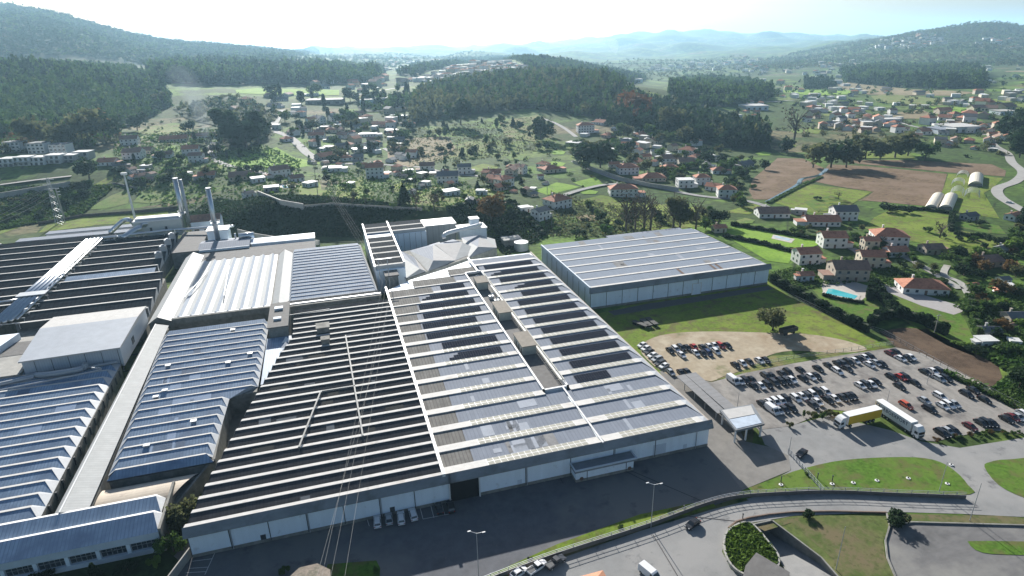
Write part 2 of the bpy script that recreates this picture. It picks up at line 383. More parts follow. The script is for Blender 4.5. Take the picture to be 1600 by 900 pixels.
rect = [(hb[0]-2, hb[2]-2), (hb[1]+2, hb[2]-2), (hb[1]+2, hb[3]+2), (hb[0]-2, hb[3]+2)]
patch_xy('ground', rect, M_scrub, .01, holes=[PIT], step=6)
# sunken lane under the bridge
mb = MB(); k = len(PIT); PB = PIT
for i in range(k):
    a, b_ = PB[i], PB[(i+1) % k]; mb.poly([(a[0], a[1], PZ[i]), (b_[0], b_[1], PZ[(i+1) % k]), (b_[0], b_[1], .35), (a[0], a[1], .35)])
    n_ = np.array([b_[1]-a[1], a[0]-b_[0]]); n_ = n_ / np.linalg.norm(n_) * .35
    mb.poly([(a[0], a[1], .35), (b_[0], b_[1], .35), (b_[0]+n_[0], b_[1]+n_[1], .35), (a[0]+n_[0], a[1]+n_[1], .35)])
    mb.poly([(a[0]+n_[0], a[1]+n_[1], .35), (b_[0]+n_[0], b_[1]+n_[1], .35), (b_[0]+n_[0], b_[1]+n_[1], 0), (a[0]+n_[0], a[1]+n_[1], 0)])
single('retaining_wall', mb, M_wconc, 'concrete walls around the sunken lane below the curved road', 'wall')
mb = MB(); V_ = [(p[0], p[1], z) for p, z in zip(PIT, PZ)]; mb.poly([V_[0], V_[1], V_[2], V_[5]]); mb.poly([V_[5], V_[2], V_[3], V_[4]]); single('road', mb, M_road, None, None, kind='structure')

yard = [(80,1080),(180,960),(290,850),(700,772),(1105,690),(1060,612),(1030,580),(1062,583),(1120,600),(1165,690),(1200,700),(1245,730),(1165,760),(1152,778),(1000,826),(865,868),(790,900),(700,990),(600,1080)]
patch('yard', yard, M_asph, .03)
patch('yard', [(1100,690),(1030,580),(1062,583),(1120,600),(1165,690),(1232,705),(1235,735),(1160,766)], mat('pale_asphalt', (.2, .19, .175), .92, .14, .4, cols=[((.26, .245, .22), .1, .45, .7)], spec=.2), .04)  # paler asphalt from the hall corner towards the gate
mainroad = [(1185,672),(1240,664),(1300,648),(1318,655),(1390,672),(1440,690),(1500,700),(1600,684),(1760,670),(1800,830),(1600,808),(1500,803),(1400,800),(1240,806),(1168,818),(1136,838),(1128,862),(1142,890),(1180,915),(1250,1000),(560,1090),(700,960),(790,905),(890,868),(1000,830),(1110,797),(1170,782),(1150,770),(1200,755),(1236,735),(1232,712),(1195,695)]
patch('road', mainroad, M_road, .05)
patch('road', [(1388,822),(1425,817),(1600,822),(1800,830),(1850,960),(1600,1020),(1440,950),(1400,905),(1385,870),(1382,845)], mat('patched_asphalt', (.15, .147, .145), .9, .15, .3, cols=[((.22, .215, .2), .06, .48, .62), ((.1, .1, .1), .12, .55, .72)], spec=.25, vec=(1, 2.5, 1)), .07)
patch('lawn', [(1152,782),(1158,768),(1200,752),(1240,737),(1300,722),(1360,716),(1430,715),(1468,722),(1494,738),(1512,758),(1515,773),(1400,773),(1300,768),(1262,765),(1200,772)], M_lawn, .12, 3)
patch('lawn', [(1538,730),(1548,722),(1580,718),(1700,717),(1750,800),(1660,795),(1600,778),(1560,758)], M_lawn, .12, 3)
patch('lawn', [(735,912),(870,851),(1000,804),(1080,787),(1113,784),(1118,792),(1010,824),(870,869),(760,912)], M_mead, .11)
patch('lawn', [(1180,822),(1250,808),(1385,803),(1560,806),(1760,822),(1760,830),(1600,820),(1425,815),(1393,820),(1380,845),(1383,870),(1398,905),(1420,960),(1345,960),(1300,872),(1236,817),(1195,830)], grass('worn_lawn', (.1, .125, .04), (.15, .125, .07), (.075, .11, .028), .07, .3), .06)
patch('lawn', [(1513,849),(1525,846),(1620,847),(1760,850),(1760,872),(1600,868),(1535,864)], M_lawn, .14, 3)
patch('lawn', [(508,895),(512,882),(588,876),(594,888),(592,920),(500,930)], M_lawn, .1)
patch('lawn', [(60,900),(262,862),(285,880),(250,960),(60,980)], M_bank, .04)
patch('lawn', [(935,490),(1010,470),(1200,440),(1232,462),(1310,500),(1392,545),(1350,552),(1290,533),(1200,526),(1060,522),(1010,535),(1000,560),(1055,592),(1028,590),(985,545)], M_mead, .03)
patch('dirt_lot', [(1000,545),(1020,528),(1060,520),(1120,518),(1200,520),(1260,522),(1320,532),(1355,546),(1310,552),(1240,548),(1200,556),(1180,572),(1130,588),(1112,596),(1085,590),(1050,588),(1020,570)], M_dirt, .06, 3)
patch('dirt_lot', [(950,487),(1010,475),(1200,447),(1208,452),(1100,470),(960,493)], mat('damp_path', (.09, .085, .08), .9, .15, .5), .06)
patch('lawn', [(1140,588),(1180,570),(1205,556),(1290,552),(1345,550),(1300,562),(1200,578),(1110,596)], M_dryg, .08)
lot = [(1110,598),(1160,584),(1240,568),(1330,553),(1400,543),(1440,552),(1500,582),(1560,614),(1630,650),(1630,682),(1545,672),(1460,690),(1438,688),(1380,650),(1300,640),(1236,666),(1185,672),(1150,640)]
patch('car_park', lot, M_grav, .09)
patch('field', [(1375,518),(1410,512),(1448,514),(1500,540),(1560,572),(1566,590),(1548,606),(1470,578),(1400,543)], M_soil, .05)
patch('lawn', [(1382,462),(1412,456),(1490,478),(1508,500),(1532,552),(1520,556),(1480,540),(1430,512),(1392,486)], M_lawn, .05)
patch('lawn', [(1268,450),(1290,447),(1380,470),(1375,498),(1330,490),(1280,465)], M_lawn, .05)
patch('terrace', [(1283,445),(1296,428),(1360,448),(1356,462),(1345,470),(1286,456)], mat('terrace_paving', (.42, .38, .34), .85, .1, 2), .08)
patch('path', [(1372,442),(1400,448),(1500,478),(1508,486),(1490,492),(1440,478),(1385,456)], mat('drive_paving', (.33, .31, .3), .85, .1, 1), .09)
# middle distance fields
for nm, pts, m in [
 ('field', [(1215,247),(1255,248),(1290,264),(1287,272),(1240,290),(1205,312),(1178,312),(1170,298),(1176,280)], M_corn),
 ('field', [(1295,257),(1355,260),(1480,272),(1472,300),(1445,322),(1347,313),(1365,300),(1312,292),(1262,282),(1280,275)], M_corn),
 ('field', [(1327,251),(1400,250),(1550,257),(1572,267),(1570,276),(1487,270),(1340,256)], M_corn),
 ('field', [(1210,317),(1250,292),(1267,288),(1362,300),(1310,332),(1275,334),(1245,327)], M_mead),
 ('field', [(1255,316),(1300,305),(1330,316),(1308,330),(1278,332)], M_lawn),
 ('field', [(1366,340),(1392,327),(1482,332),(1487,358),(1600,378),(1600,394),(1525,397),(1425,377),(1350,357)], M_mead),
 ('field', [(1482,272),(1568,278),(1550,295),(1537,302),(1562,342),(1482,330),(1447,323),(1472,300)], M_mead),
 ('field', [(1493,346),(1560,352),(1572,366),(1540,364),(1490,354)], M_lawn),
 ('field', [(1128,366),(1150,352),(1300,374),(1240,398),(1232,412),(1200,408)], M_bright),
 ('field', [(1140,344),(1180,352),(1300,372),(1262,372),(1150,352)], M_lawn),
 ('field', [(835,298),(870,285),(907,292),(855,305)], M_bright), ('field', [(895,285),(930,277),(945,289),(915,294)], M_bright),
 ('field', [(940,318),(990,314),(1100,325),(1110,352),(1020,362),(950,352)], M_mead),
 ('field', [(880,318),(940,305),(975,312),(930,325)], M_mead),
 ('field', [(122,302),(178,272),(176,282),(132,306)], M_mead),
 ('field', [(135,328),(175,305),(205,294),(200,318),(165,326)], M_pale), ('field', [(208,316),(222,300),(258,283),(276,280),(272,312),(235,318)], M_pale),
 ('field', [(60,364),(75,350),(125,335),(262,330),(266,342),(150,352)], M_mead), ('field', [(0,345),(50,331),(75,336),(40,352),(0,366)], M_mead),
 ('field', [(360,262),(357,246),(400,240),(432,230),(460,246),(505,255),(462,263)], M_bright),
 ('field', [(520,322),(528,292),(565,275),(572,300),(560,318)], M_mead), ('field', [(462,292),(500,285),(505,310),(470,306)], M_mead),
 ('field', [(605,222),(650,216),(700,214),(712,232),(690,250),(640,262),(606,252)], M_tan),
 ('field', [(630,250),(712,225),(760,215),(770,232),(700,248),(650,264)], M_dryg),
 ('field', [(780,190),(840,180),(860,205),(835,222),(790,215)], M_dryg),
 ('field', [(640,320),(660,290),(690,292),(730,315),(700,325)], M_dryg),
 ('field', [(368,141),(400,138),(530,141),(530,149),(460,149),(370,146)], M_bright), ('field', [(205,207),(240,196),(300,194),(300,206),(240,212)], M_dryg),
 ('field', [(1307,127),(1350,129),(1425,140),(1525,145),(1490,150),(1355,148),(1310,136)], M_tan),
 ('field', [(1212,142),(1257,137),(1350,141),(1345,147),(1265,150)], M_bright),
 ('field', [(1450,167),(1570,170),(1575,178),(1475,180)], M_bright), ('field', [(1542,155),(1610,155),(1610,170),(1552,161)], M_mead),
 ('field', [(1385,178),(1440,172),(1475,186),(1400,186)], M_tan), ('field', [(1475,187),(1535,190),(1540,200),(1490,198)], M_corn),
 ('field', [(1360,150),(1400,148),(1480,156),(1440,165),(1370,160)], M_dryg), ('field', [(1380,232),(1420,238),(1430,248),(1330,248),(1330,240)], M_mead),
 ('field', [(1180,318),(1195,326),(1170,335),(1130,332)], M_mead), ('field', [(1120,212),(1150,222),(1140,238),(1100,232),(1080,220)], M_dryg),
 ('field', [(720,298),(790,286),(800,300),(740,314)], M_mead), ('field', [(330,250),(345,247),(350,262),(332,266)], M_mead),
 ('field', [(835,218),(868,216),(880,230),(840,240)], M_lawn),
]: patch(nm, pts, m, .15 if pts[0][1] > 240 else .5)
rs = random.Random(8)
for (x, y, w_, h_) in ((610,292,40,16),(640,300,30,14),(560,300,26,14),(480,300,40,9),(735,262,44,12),(790,246,40,9),(850,256,34,8),(905,300,30,7),(1030,322,40,10),(1060,340,40,12),(900,340,40,10),(930,250,26,7),(1090,225,50,10),(1010,238,24,6),(860,238,24,7),(700,208,50,7),(655,200,40,6),(250,196,46,8),(215,214,30,5),(330,182,30,6),(560,150,30,4),(450,172,22,5),(300,262,26,6),(250,262,24,6),(1150,345,30,8),(1215,228,30,7),(1180,240,26,6),(1260,238,40,5)):
    patch('field', [(x, y), (x + w_ * .45, y - h_ * .5), (x + w_, y - h_ * .1), (x + w_ * .85, y + h_ * .5), (x + w_ * .2, y + h_ * .55)], rs.choice([M_bright, M_mead, M_mead, M_pale, M_tan, M_lawn]), .25)
rs = random.Random(5)
for i in range(26):                                     # small plots among the far villages
    x = rs.uniform(1180, 1600); y = rs.uniform(108, 205); w_ = rs.uniform(20, 60); h_ = rs.uniform(2, 5) * (y - 60) / 90
    patch('field', [(x, y), (x + w_ * .5, y - h_ * .4), (x + w_, y + h_ * .3), (x + w_ * .8, y + h_), (x + .1 * w_, y + h_ * .8)], rs.choice([M_dryg, M_pale, M_tan, M_mead, M_scrub]), .4)
for p, wd, m in [
 ([(440,172),(432,188),(426,203),(448,212),(466,226),(480,240),(498,250)], 9, M_pale_road),
 ([(498,250),(540,256),(600,258),(660,262),(700,272),(760,276)], 5, M_road),
 ([(334,222),(328,236),(336,250),(360,260),(400,268),(440,280)], 6, M_pale_road),
 ([(846,185),(866,192),(884,202),(900,214)], 5, M_pale_road), ([(640,262),(622,246),(600,232)], 4, M_pale_road),
 ([(880,306),(905,298),(940,290),(965,288)], 5, M_road), ([(895,252),(930,268),(970,282),(1020,292),(1090,306),(1150,312),(1182,318),(1215,330)], 5, M_road),
 ([(1548,212),(1553,227),(1574,240),(1581,254),(1598,270),(1586,284),(1560,294),(1560,305),(1576,317),(1612,336)], 7, M_pale_road),
 ([(1195,160),(1280,155),(1290,163),(1330,171)], 6, M_pale_road), ([(1330,171),(1400,190),(1440,200),(1500,205),(1548,212)], 5, M_pale_road),
 ([(640,134),(600,141),(575,146),(548,150)], 7, M_pale_road), ([(1390,395),(1420,405),(1480,440),(1500,452)], 4, M_pale_road),
 ([(1320,440),(1330,425),(1345,400),(1330,388)], 5, M_road),
 ([(1480,415),(1475,430),(1500,442),(1512,460)], 3, M_conc)]: road('road', p, wd, m, .3)
road('stream', [(1198,316),(1222,303),(1246,289),(1253,280),(1280,274),(1292,264)], 3.2, M_water, .3)
for y0 in (278,): road('road', [(0, y0 + 12), (60, y0 + 4), (112, y0 - 2)], 5, M_pale_road, .3)
patch('yard', [(352,618),(412,612),(380,690),(345,760),(300,850),(285,870),(318,790),(342,716)], mat('alley_concrete', (.2, .18, .15), .9, .2, .5), .05)
patch('bank', [(255,348),(290,330),(345,306),(410,312),(560,330),(720,330),(760,372),(560,380),(400,375),(300,362)], M_bank, .25)  # dark green carries the bank's shade where the slope still catches sun
# painted bays in the yard
mb = MB()
def line(p, q, wd=.14):
    a = GZ(*p, .1); b_ = GZ(*q, .1); t = (b_ - a)[:2]; t /= np.linalg.norm(t); n_ = np.array([-t[1], t[0]]) * wd / 2
    mb.poly([(a[0]-n_[0], a[1]-n_[1], .1), (b_[0]-n_[0], b_[1]-n_[1], .1), (b_[0]+n_[0], b_[1]+n_[1], .1), (a[0]+n_[0], a[1]+n_[1], .1)])
for p, q in [((656,792),(661,811)),((673,790),(678,809)),((690,788),(695,804)),((661,811),(702,803)),((336,863),(320,898)),((303,869),(335,864)),((300,877),(331,873)),((296,888),(326,886)),((572,806),(577,822)),((290,895),(322,893))]: line(p, q)
single('ground_marking', mb, mat('paint', (.6, .6, .58), .7, .1, 2), None, None, kind='structure')
mb = MB()
for p, q in [((1020,835),(1062,905)),((985,735),(1095,782)),((880,755),(860,720)),((905,700),(1015,755)),((1060,805),(1160,815))]: line(p, q, .22)
single('ground_marking', mb, mat('tar_seam', (.05, .05, .052), .8), None, None, kind='structure')

# ---------------------------------------------------------------- haze
def build_haze():
    mb = MB(); mb.box(-27000, 27000, -3000, 22000, float(ZG.min()) - 6, float(ZG.max()) + 35); print('TOP', ZG.min(), ZG.max())
    hm = bpy.data.materials.new('haze'); hm.use_nodes = True; nt = hm.node_tree; nt.nodes.remove(nt.nodes['Principled BSDF'])
    v = nt.nodes.new('ShaderNodeVolumePrincipled'); v.inputs['Density'].default_value = HAZE_DENSITY; v.inputs['Color'].default_value = (.47, .77, 1.0, 1); v.inputs['Anisotropy'].default_value = .4
    nt.links.new(v.outputs[0], nt.nodes['Material Output'].inputs['Volume'])
    o = single('haze', mb, hm, None, None, kind='stuff')
build_haze()
# ================================================================ FACTORY
def roofm(name, col, dark, rough=.45, st=(0, .9, .5), var=.12, spec=.5, cols=None, metal=0): return mat(name, col, rough, var, .35, stripes=(st[0], st[1], st[2], dark), spec=spec, cols=cols, metal=metal)
M_darkroof = roofm('dark_sheet_roof', (.07, .07, .074), (.042, .043, .047), .9, (0, .8, .4), .2, .03)
M_cap = mat('roof_strip', (.5, .49, .47), .85, .08, .6, cols=[((.38, .35, .31), .25, .58, .8)], spec=.15)
M_blueroof = roofm('blue_grey_sheet_roof', (.27, .375, .5), (.16, .23, .33), .6, (0, .8, .8), .15, .25, cols=[((.14, .2, .3), .12, .5, .7)])
M_steelroof = roofm('steel_sheet_roof', (.255, .28, .325), (.19, .21, .25), .8, (0, 1.1, .6), .08, .1)
M_oldroof = roofm('old_fibre_roof', (.24, .23, .21), (.13, .12, .11), .9, (0, 1.0, .6), .2, .05)
M_whiteroof = roofm('white_sheet_roof', (.52, .52, .5), (.42, .42, .4), .7, (1, 1.0, .4), .06, .5)
M_greyroof = roofm('grey_fibre_roof', (.42, .43, .42), (.3, .3, .3), .8, (1, 1.0, .4), .1, .3)
M_white = mat('white_wall_panel', (.78, .86, .92), .6, .07, .3, cols=[((.5, .53, .55), .5, .6, .8)], vec=(1.5, 1.5, .12), spec=.4)
M_wall2 = mat('grey_wall_panel', (.56, .62, .68), .7, .08, .4, spec=.4)
M_trim = mat('pale_trim', (.7, .7, .69), .5, .06, 1, spec=.4)
M_joint = mat('dark_joint', (.05, .055, .06), .7, .1, 1)
M_fascia = mat('fascia_sheet', (.22, .24, .26), .85, .2, .3, cols=[((.15, .155, .16), .15, .5, .7)], spec=.3, vec=(.4, 1, 1))
M_plinth = M_wconc
M_glass = mat('window_glass', (.04, .055, .07), .12, .1, 1, spec=.8)
M_black = mat('dark_opening', (.012, .012, .014), .9, 0, 1)
M_steel = mat('stainless_steel', (.62, .64, .66), .28, .08, 1.5, metal=.9)
M_galv = mat('galvanised_steel', (.42, .44, .46), .5, .1, 2, metal=.5)
M_hip = mat('hip_sheet', (.36, .38, .4), .7, .1, .6)
M_fold = mat('fold_shade', (.3, .35, .42), .7, .1, .6)  # blue-grey on the steep faces puts the folds' shading into the colour
M_skyl = mat('skylight_sheet', (.31, .305, .265), .8, .12, .6, spec=.1)
M_rust = mat('rusty_sheet', (.16, .1, .07), .9, .2, 1)
M_tar = mat('flat_roof_felt', (.13, .125, .12), .9, .2, .6)

def lerpf(pts): return lambda y: float(np.interp(y, [p[0] for p in pts], [p[1] for p in pts]))
def bays(root, x0, x1, y0, n, p, zr, rise, sw, sdrop, mN, mS, hipl=0, hipr=0, skyl=None, first=0, cut=None, solar_like=False, lip=.14):
    """saw-tooth bays running along x, ridges at y0+k*p; dark side towards the camera, bright strip behind the ridge"""
    X0 = x0 if callable(x0) else (lambda y: x0); X1 = x1 if callable(x1) else (lambda y: x1)
    N = MB(); S = []
    for k in range(first, n):
        yr = y0 + k * p; ys = yr + sw; yn = yr + p; zv = zr - rise
        a0, a1 = X0(yr), X1(yr); b0, b1 = X0(ys), X1(ys); c0, c1 = X0(min(yn, y0 + n * p)), X1(yn)
        s = MB(); s.poly([(a0 + hipl, yr, zr), (a1 - hipr, yr, zr), (b1 - hipr, ys, zr - sdrop), (b0 + hipl, ys, zr - sdrop)])
        s.poly([(a0 + hipl, yr - .02, zr - lip - .05), (a1 - hipr, yr - .02, zr - lip - .05), (a1 - hipr, yr, zr), (a0 + hipl, yr, zr)]); S.append((s, k, yr, ys, a0, a1))
        if rise > sdrop + .01: N.poly([(b0 + hipl, ys, zr - sdrop), (b1 - hipr, ys, zr - sdrop), (b1, ys, zv), (b0, ys, zv)], 1)
        N.poly([(b0, ys, zv), (b1, ys, zv), (c1 - hipr, yn, zr - lip), (c0 + hipl, yn, zr - lip)] if hipr or hipl else [(b0, ys, zv), (b1, ys, zv), (c1, yn, zr - lip), (c0, yn, zr - lip)])
        e = max(y0 + k * p - p + sw, y0 - .3)
        for (sg, xa, hp) in ((1, a1, hipr), (-1, a0, hipl)):
            q = [(xa - sg * hp, yr, zr), (xa - sg * hp, ys, zr - sdrop), (X1(ys) if sg > 0 else X0(ys), ys, zv), (X1(e) if sg > 0 else X0(e), e, zv)]
            if k > first or True: N.poly(q if sg > 0 else q[::-1], 2)
    roof = part('roof', N, [mN, M_joint if not solar_like else mN, M_hip], root)
    for s, k, yr, ys, a0, a1 in S:
        sk = part('roof_strip', s, mS, roof)
        if skyl:
            for (f0, f1) in skyl(k):
                g = MB(); gd = sw; nn = max(2, int((f1 - f0) / 1.7))
                q = lambda x, t, dz=.03: (x, yr + sw * t, zr - sdrop * t + dz)
                g.poly([q(f0, .03), q(f1, .03), q(f1, .97), q(f0, .97)])
                for i in range(nn + 1):
                    xx = f0 + (f1 - f0) * i / nn; g.poly([q(xx - .05, .0, .05), q(xx + .05, .0, .05), q(xx + .05, 1, .05), q(xx - .05, 1, .05)], 1)
                for t in (.5,): g.poly([q(f0, t - .02, .07), q(f1, t - .02, .07), q(f1, t + .035, .07), q(f0, t + .035, .07)], 1)
                part('skylight', g, [M_skyl, M_trim], root)
    return roof
def front_wall(root, x0, x1, y, ztop, zf, step, over=1.2, gap=(), plinth=.9, mw=None):
    """fascia band over a wall of big pale panels with dark joints"""
    f = MB(); f.poly([(x0 - .6, y - over, zf), (x1 + .6, y - over, zf), (x1 + .6, y, ztop), (x0 - .6, y, ztop)]); f.poly([(x0 - .6, y - over, zf - .25), (x1 + .6, y - over, zf - .25), (x1 + .6, y - over, zf), (x0 - .6, y - over, zf)]); f.poly([(x0 - .6, y - over, zf - .25), (x0 - .6, y, zf - .25), (x1 + .6, y, zf - .25), (x1 + .6, y - over, zf - .25)])
    for xa, sg in ((x0 - .6, 1), (x1 + .6, -1)): f.poly([(xa, y - over, zf - .25), (xa, y, zf - .25), (xa, y, ztop), (xa, y - over, zf)])
    part('fascia', f, M_fascia, root)
    w_ = MB(); j = MB(); xs = list(np.arange(x0, x1 - step * .4, step)) + [x1]; pl = MB()
    for a, b in zip(xs[:-1], xs[1:]):
        if any(a < g1 - .1 and b > g0 + .1 for g0, g1 in gap):
            for g0, g1 in gap:
                if a < g1 and b > g0:
                    if g0 - a > .3: w_.box(a, g0, y, y + .25, plinth, zf); pl.box(a, g0, y - .08, y + .3, 0, plinth)
                    if b - g1 > .3: w_.box(g1, b, y, y + .25, plinth, zf); pl.box(g1, b, y - .08, y + .3, 0, plinth)
        else: w_.box(a, b - .02, y, y + .25, plinth, zf); pl.box(a, b, y - .08, y + .3, 0, plinth)
        j.box(a - .09, a + .09, y - .12, y + .02, .3, zf - .1)
    w_.f += [tuple(i + len(w_.v) for i in f_) for f_ in j.f]; w_.m += [1] * len(j.f); w_.v += j.v; part('wall_panels', w_, [mw or M_white, M_joint], root); part('plinth', pl, M_plinth, root)

# --- the dark saw-tooth hall
hx0 = lerpf([(-5, -135.8), (0, -135.8), (18.7, -132.5), (81, -119), (96, -114.5), (130, -114.5)])
dh = thing('factory_hall', 'long dark saw-tooth roofed hall with thin white strips at the centre of the factory', 'factory hall', (-100, 0, 0))
bays(dh, hx0, -76.3, 0, 26, 4.65, 8.9, 1.15, 1.25, .12, M_darkroof, M_cap)
b = MB(); b.prism([(-135.6, .05), (-76.2, .05), (-76.2, 121), (-114.4, 121), (-114.4, 96), (-119, 81), (-132.5, 18.7)], 0, 7.6); part('wall', b, M_wconc, dh)
front_wall(dh, -135.5, -75.2, 0, 8.9, 6.9, 8.6, gap=[])
for pts in ([(-103.5,.0)],): pass
def roofduct(a, b_, w_=.45):
    m = MB(); A = GZ(*a, 9.6); B = GZ(*b_, 9.6); m.bar(A, B, w_, .35); n = int(np.linalg.norm(B - A) / 4)
    for i in range(n + 1):
        q = A + (B - A) * i / max(1, n); m.bar((q[0], q[1], 8.2), (q[0], q[1], 9.5), .1)
    return m
M_duct = mat('duct_grey', (.16, .17, .17), .7, .2, .8)
for a, b_, lb in (((540,524),(567,681),'long grey cable duct crossing the dark saw-tooth roof'), ((501,612),(467,699),'shorter grey cable duct on the lower left of the dark roof'), ((503,611),(555,603),'short duct joining the two longer ones on the dark roof'), ((449,493),(515,483),'thin rusty cable tray across the far end of the dark roof')):
    single('roof_duct', roofduct(a, b_), M_duct, lb, 'roof duct')
for (px, py, s, lb) in ((505,515,2.2,'dark square vent box standing on the far part of the dark roof'), (509,535,1.3,'small brown vent box nearest the camera on the dark roof')):
    q = GZ(px, py, 9); m = MB(); m.box(q[0]-s, q[0]+s, q[1]-s, q[1]+s, 8.6, 10.6); m.prism([(q[0]-s-.3, q[1]-s-.3), (q[0]+s+.3, q[1]-s-.3), (q[0]+s+.3, q[1]+s+.3), (q[0]-s-.3, q[1]+s+.3)], 10.6, 10.9)
    single('vent_box', m, M_wconc, lb, 'vent box')

def sheets(root, n, ylist, xr, zlo, zhi, mats, seed, tall=1.0):
    r = random.Random(seed)
    for i in range(n):
        ya, yb = r.choice(ylist); L = xr(ya); x = r.uniform(L[0] + 3, L[1] - 6); w_ = r.choice([1.1, 2.2, 3.3, 5.5]); t0 = r.choice([0, .1, .3]); t1 = r.choice([.6, .9, .97]); f = lambda t, x: (x, ya + (yb - ya) * t, zlo + (zhi - zlo) * t + .04)
        m = MB(); m.poly([f(t0, x), f(t0, x + w_), f(t1, x + w_), f(t1, x)]); part('replaced_sheet', m, r.choice(mats), root)
M_sh1 = mat('newer_sheet', (.12, .135, .15), .8, .1, .5); M_sh2 = mat('dirty_sheet', (.035, .035, .032), .9, .2, .5); M_sh3 = mat('light_blue_sheet', (.36, .46, .6), .7, .1, .5); M_sh4 = mat('dull_blue_sheet', (.14, .19, .27), .8, .15, .5); M_sh5 = mat('stained_sheet', (.235, .23, .225), .9, .25, .4); M_sh6 = mat('pale_sheet_patch', (.33, .36, .41), .8, .1, .4)
sheets(dh, 22, [(4.65 * k + 1.05, 4.65 * k + 4.6) for k in range(24)], lambda y: (hx0(y), -78), 7.75, 8.72, [M_sh1, M_sh2, M_sh2], 5)
# --- the solar hall
sh = thing('factory_hall', 'big grey-blue roofed hall carrying rows of solar panels', 'factory hall', (-38, 0, 0))
for (xa, xb, kk0, kk1, nm) in ((-67.3, -39.2, 3.2, 14.6, 'l'), (-31.2, 0, 3.2, 16, 'r')): pass
P_ = 9.25
SOL = dict(solar_like=True, lip=.28)
gb = {11: -66, 12: -64, 13: -57, 14: -45, 15: -32.6}
def xl(k): return gb.get(k, -67.6)
def solar_block(x0f, x1, ks, hipr, m, skf):
    for k in ks:
        x0 = x0f(k)
        bays(sh, x0, x1, 0, k + 1, P_, 8.9, .75, 3.2, .4, m, M_cap, 0, hipr, skf, first=k, **SOL)
bays_k = range(0, 3)
sky_a = lambda k: [(xl(k) + 3.0 if k else -64.5, -36.8)] if k < 8 else ([(xl(k) + 9, -44)] if k < 13 else [])
solar_block(xl, -33.2, range(0, 3), 0, M_steelroof, sky_a)
solar_block(xl, -39.3, range(3, 15), 0, M_steelroof, lambda k: [(xl(k) + 3.0 + (k % 3), -42.5)] if k < 8 else [(xl(k) + 9, -45)] if k < 13 else [])
solar_block(lambda k: -76, -67.6, range(0, 11), 0, M_oldroof, None)
for k in range(11, 15): bays(sh, -76 if k < 14 else -64, xl(k), 0, k + 1, P_, 8.9, .75, 1.6, .3, M_oldroof, M_cap, first=k, **SOL)
bays(sh, -46, -32.6, 0, 16, P_, 8.9, .75, 1.6, .3, M_oldroof, M_cap, first=15, **SOL)
solar_block(lambda k: -32.4 if k < 3 else -31, 0, range(0, 16), 2.2, M_steelroof, lambda k: [(-27, -4.2)] if k < 15 else [])
solar_block(lambda k: -32.6, 0, range(16, 17), 2.2, M_steelroof, None)
b = MB(); b.prism([(-75.9, .05), (-.1, .05), (-.1, 161), (-31, 161), (-46, 152), (-64, 143), (-75.9, 133)], 0, 7.7)
for i in range(17): b.box(.0, .12, 9.5 * i + 6, 9.5 * i + 6.2, .3, 7.5, 1)
part('wall', b, [M_white, M_joint], sh)
front_wall(sh, -67.3, 0, 0, 8.9, 6.9, 12.6); 
f = MB(); f.poly([(-75.3, -1.2, 6.9), (-67.9, -1.2, 6.9), (-67.9, 0, 8.9), (-75.3, 0, 8.9)]); f.poly([(-75.3, -1.2, 6.65), (-67.9, -1.2, 6.65), (-67.9, -1.2, 6.9), (-75.3, -1.2, 6.9)]); part('fascia', f, M_fascia, sh)
m = MB(); m.box(-74.9, -67.4, -.02, .04, 0, 5.9); part('door', m, M_black, sh); m = MB(); m.box(-74.9, -67.4, -.06, .04, 5.9, 6.65); part('lintel', m, M_wall2, sh)
m = MB(); m.box(-75.2, -74.9, -.5, .04, 0, 6.6); m.box(-67.4, -67.1, -.5, .04, 0, 6.6); part('door_frame', m, M_trim, sh)
g = MB(); g.box(-.35, .35, -.6, 161.5, 7.6, 8.15); part('gutter', g, mat('gutter_edge', (.42, .36, .3), .8, .15, .5), sh)
g = MB(); g.box(-76.6, -75.8, -.3, 134, 7.9, 9.25); part('parapet', g, M_trim, sh)
g = MB(); g.bar((-33, -.4, 8.9), (-33, 30, 9.1), .5, .3); part('spine_gutter', g, M_trim, sh); g = MB(); g.bar((-33, 140, 9.1), (-33, 160, 9.1), .9, .5); part('spine_gutter', g, M_trim, sh)
sheets(sh, 16, [(P_ * k + 3.3, P_ * k + 9.1) for k in range(0, 3)] + [(P_ * k + 3.3, P_ * k + 9.1) for k in range(0, 6)], lambda y: (-66, -42), 8.16, 8.6, [M_sh5, M_sh6, M_sh6], 8)
sheets(sh, 6, [(P_ * k + 3.3, P_ * k + 9.1) for k in range(0, 3)], lambda y: (-30, -4), 8.16, 8.6, [M_sh6], 9)
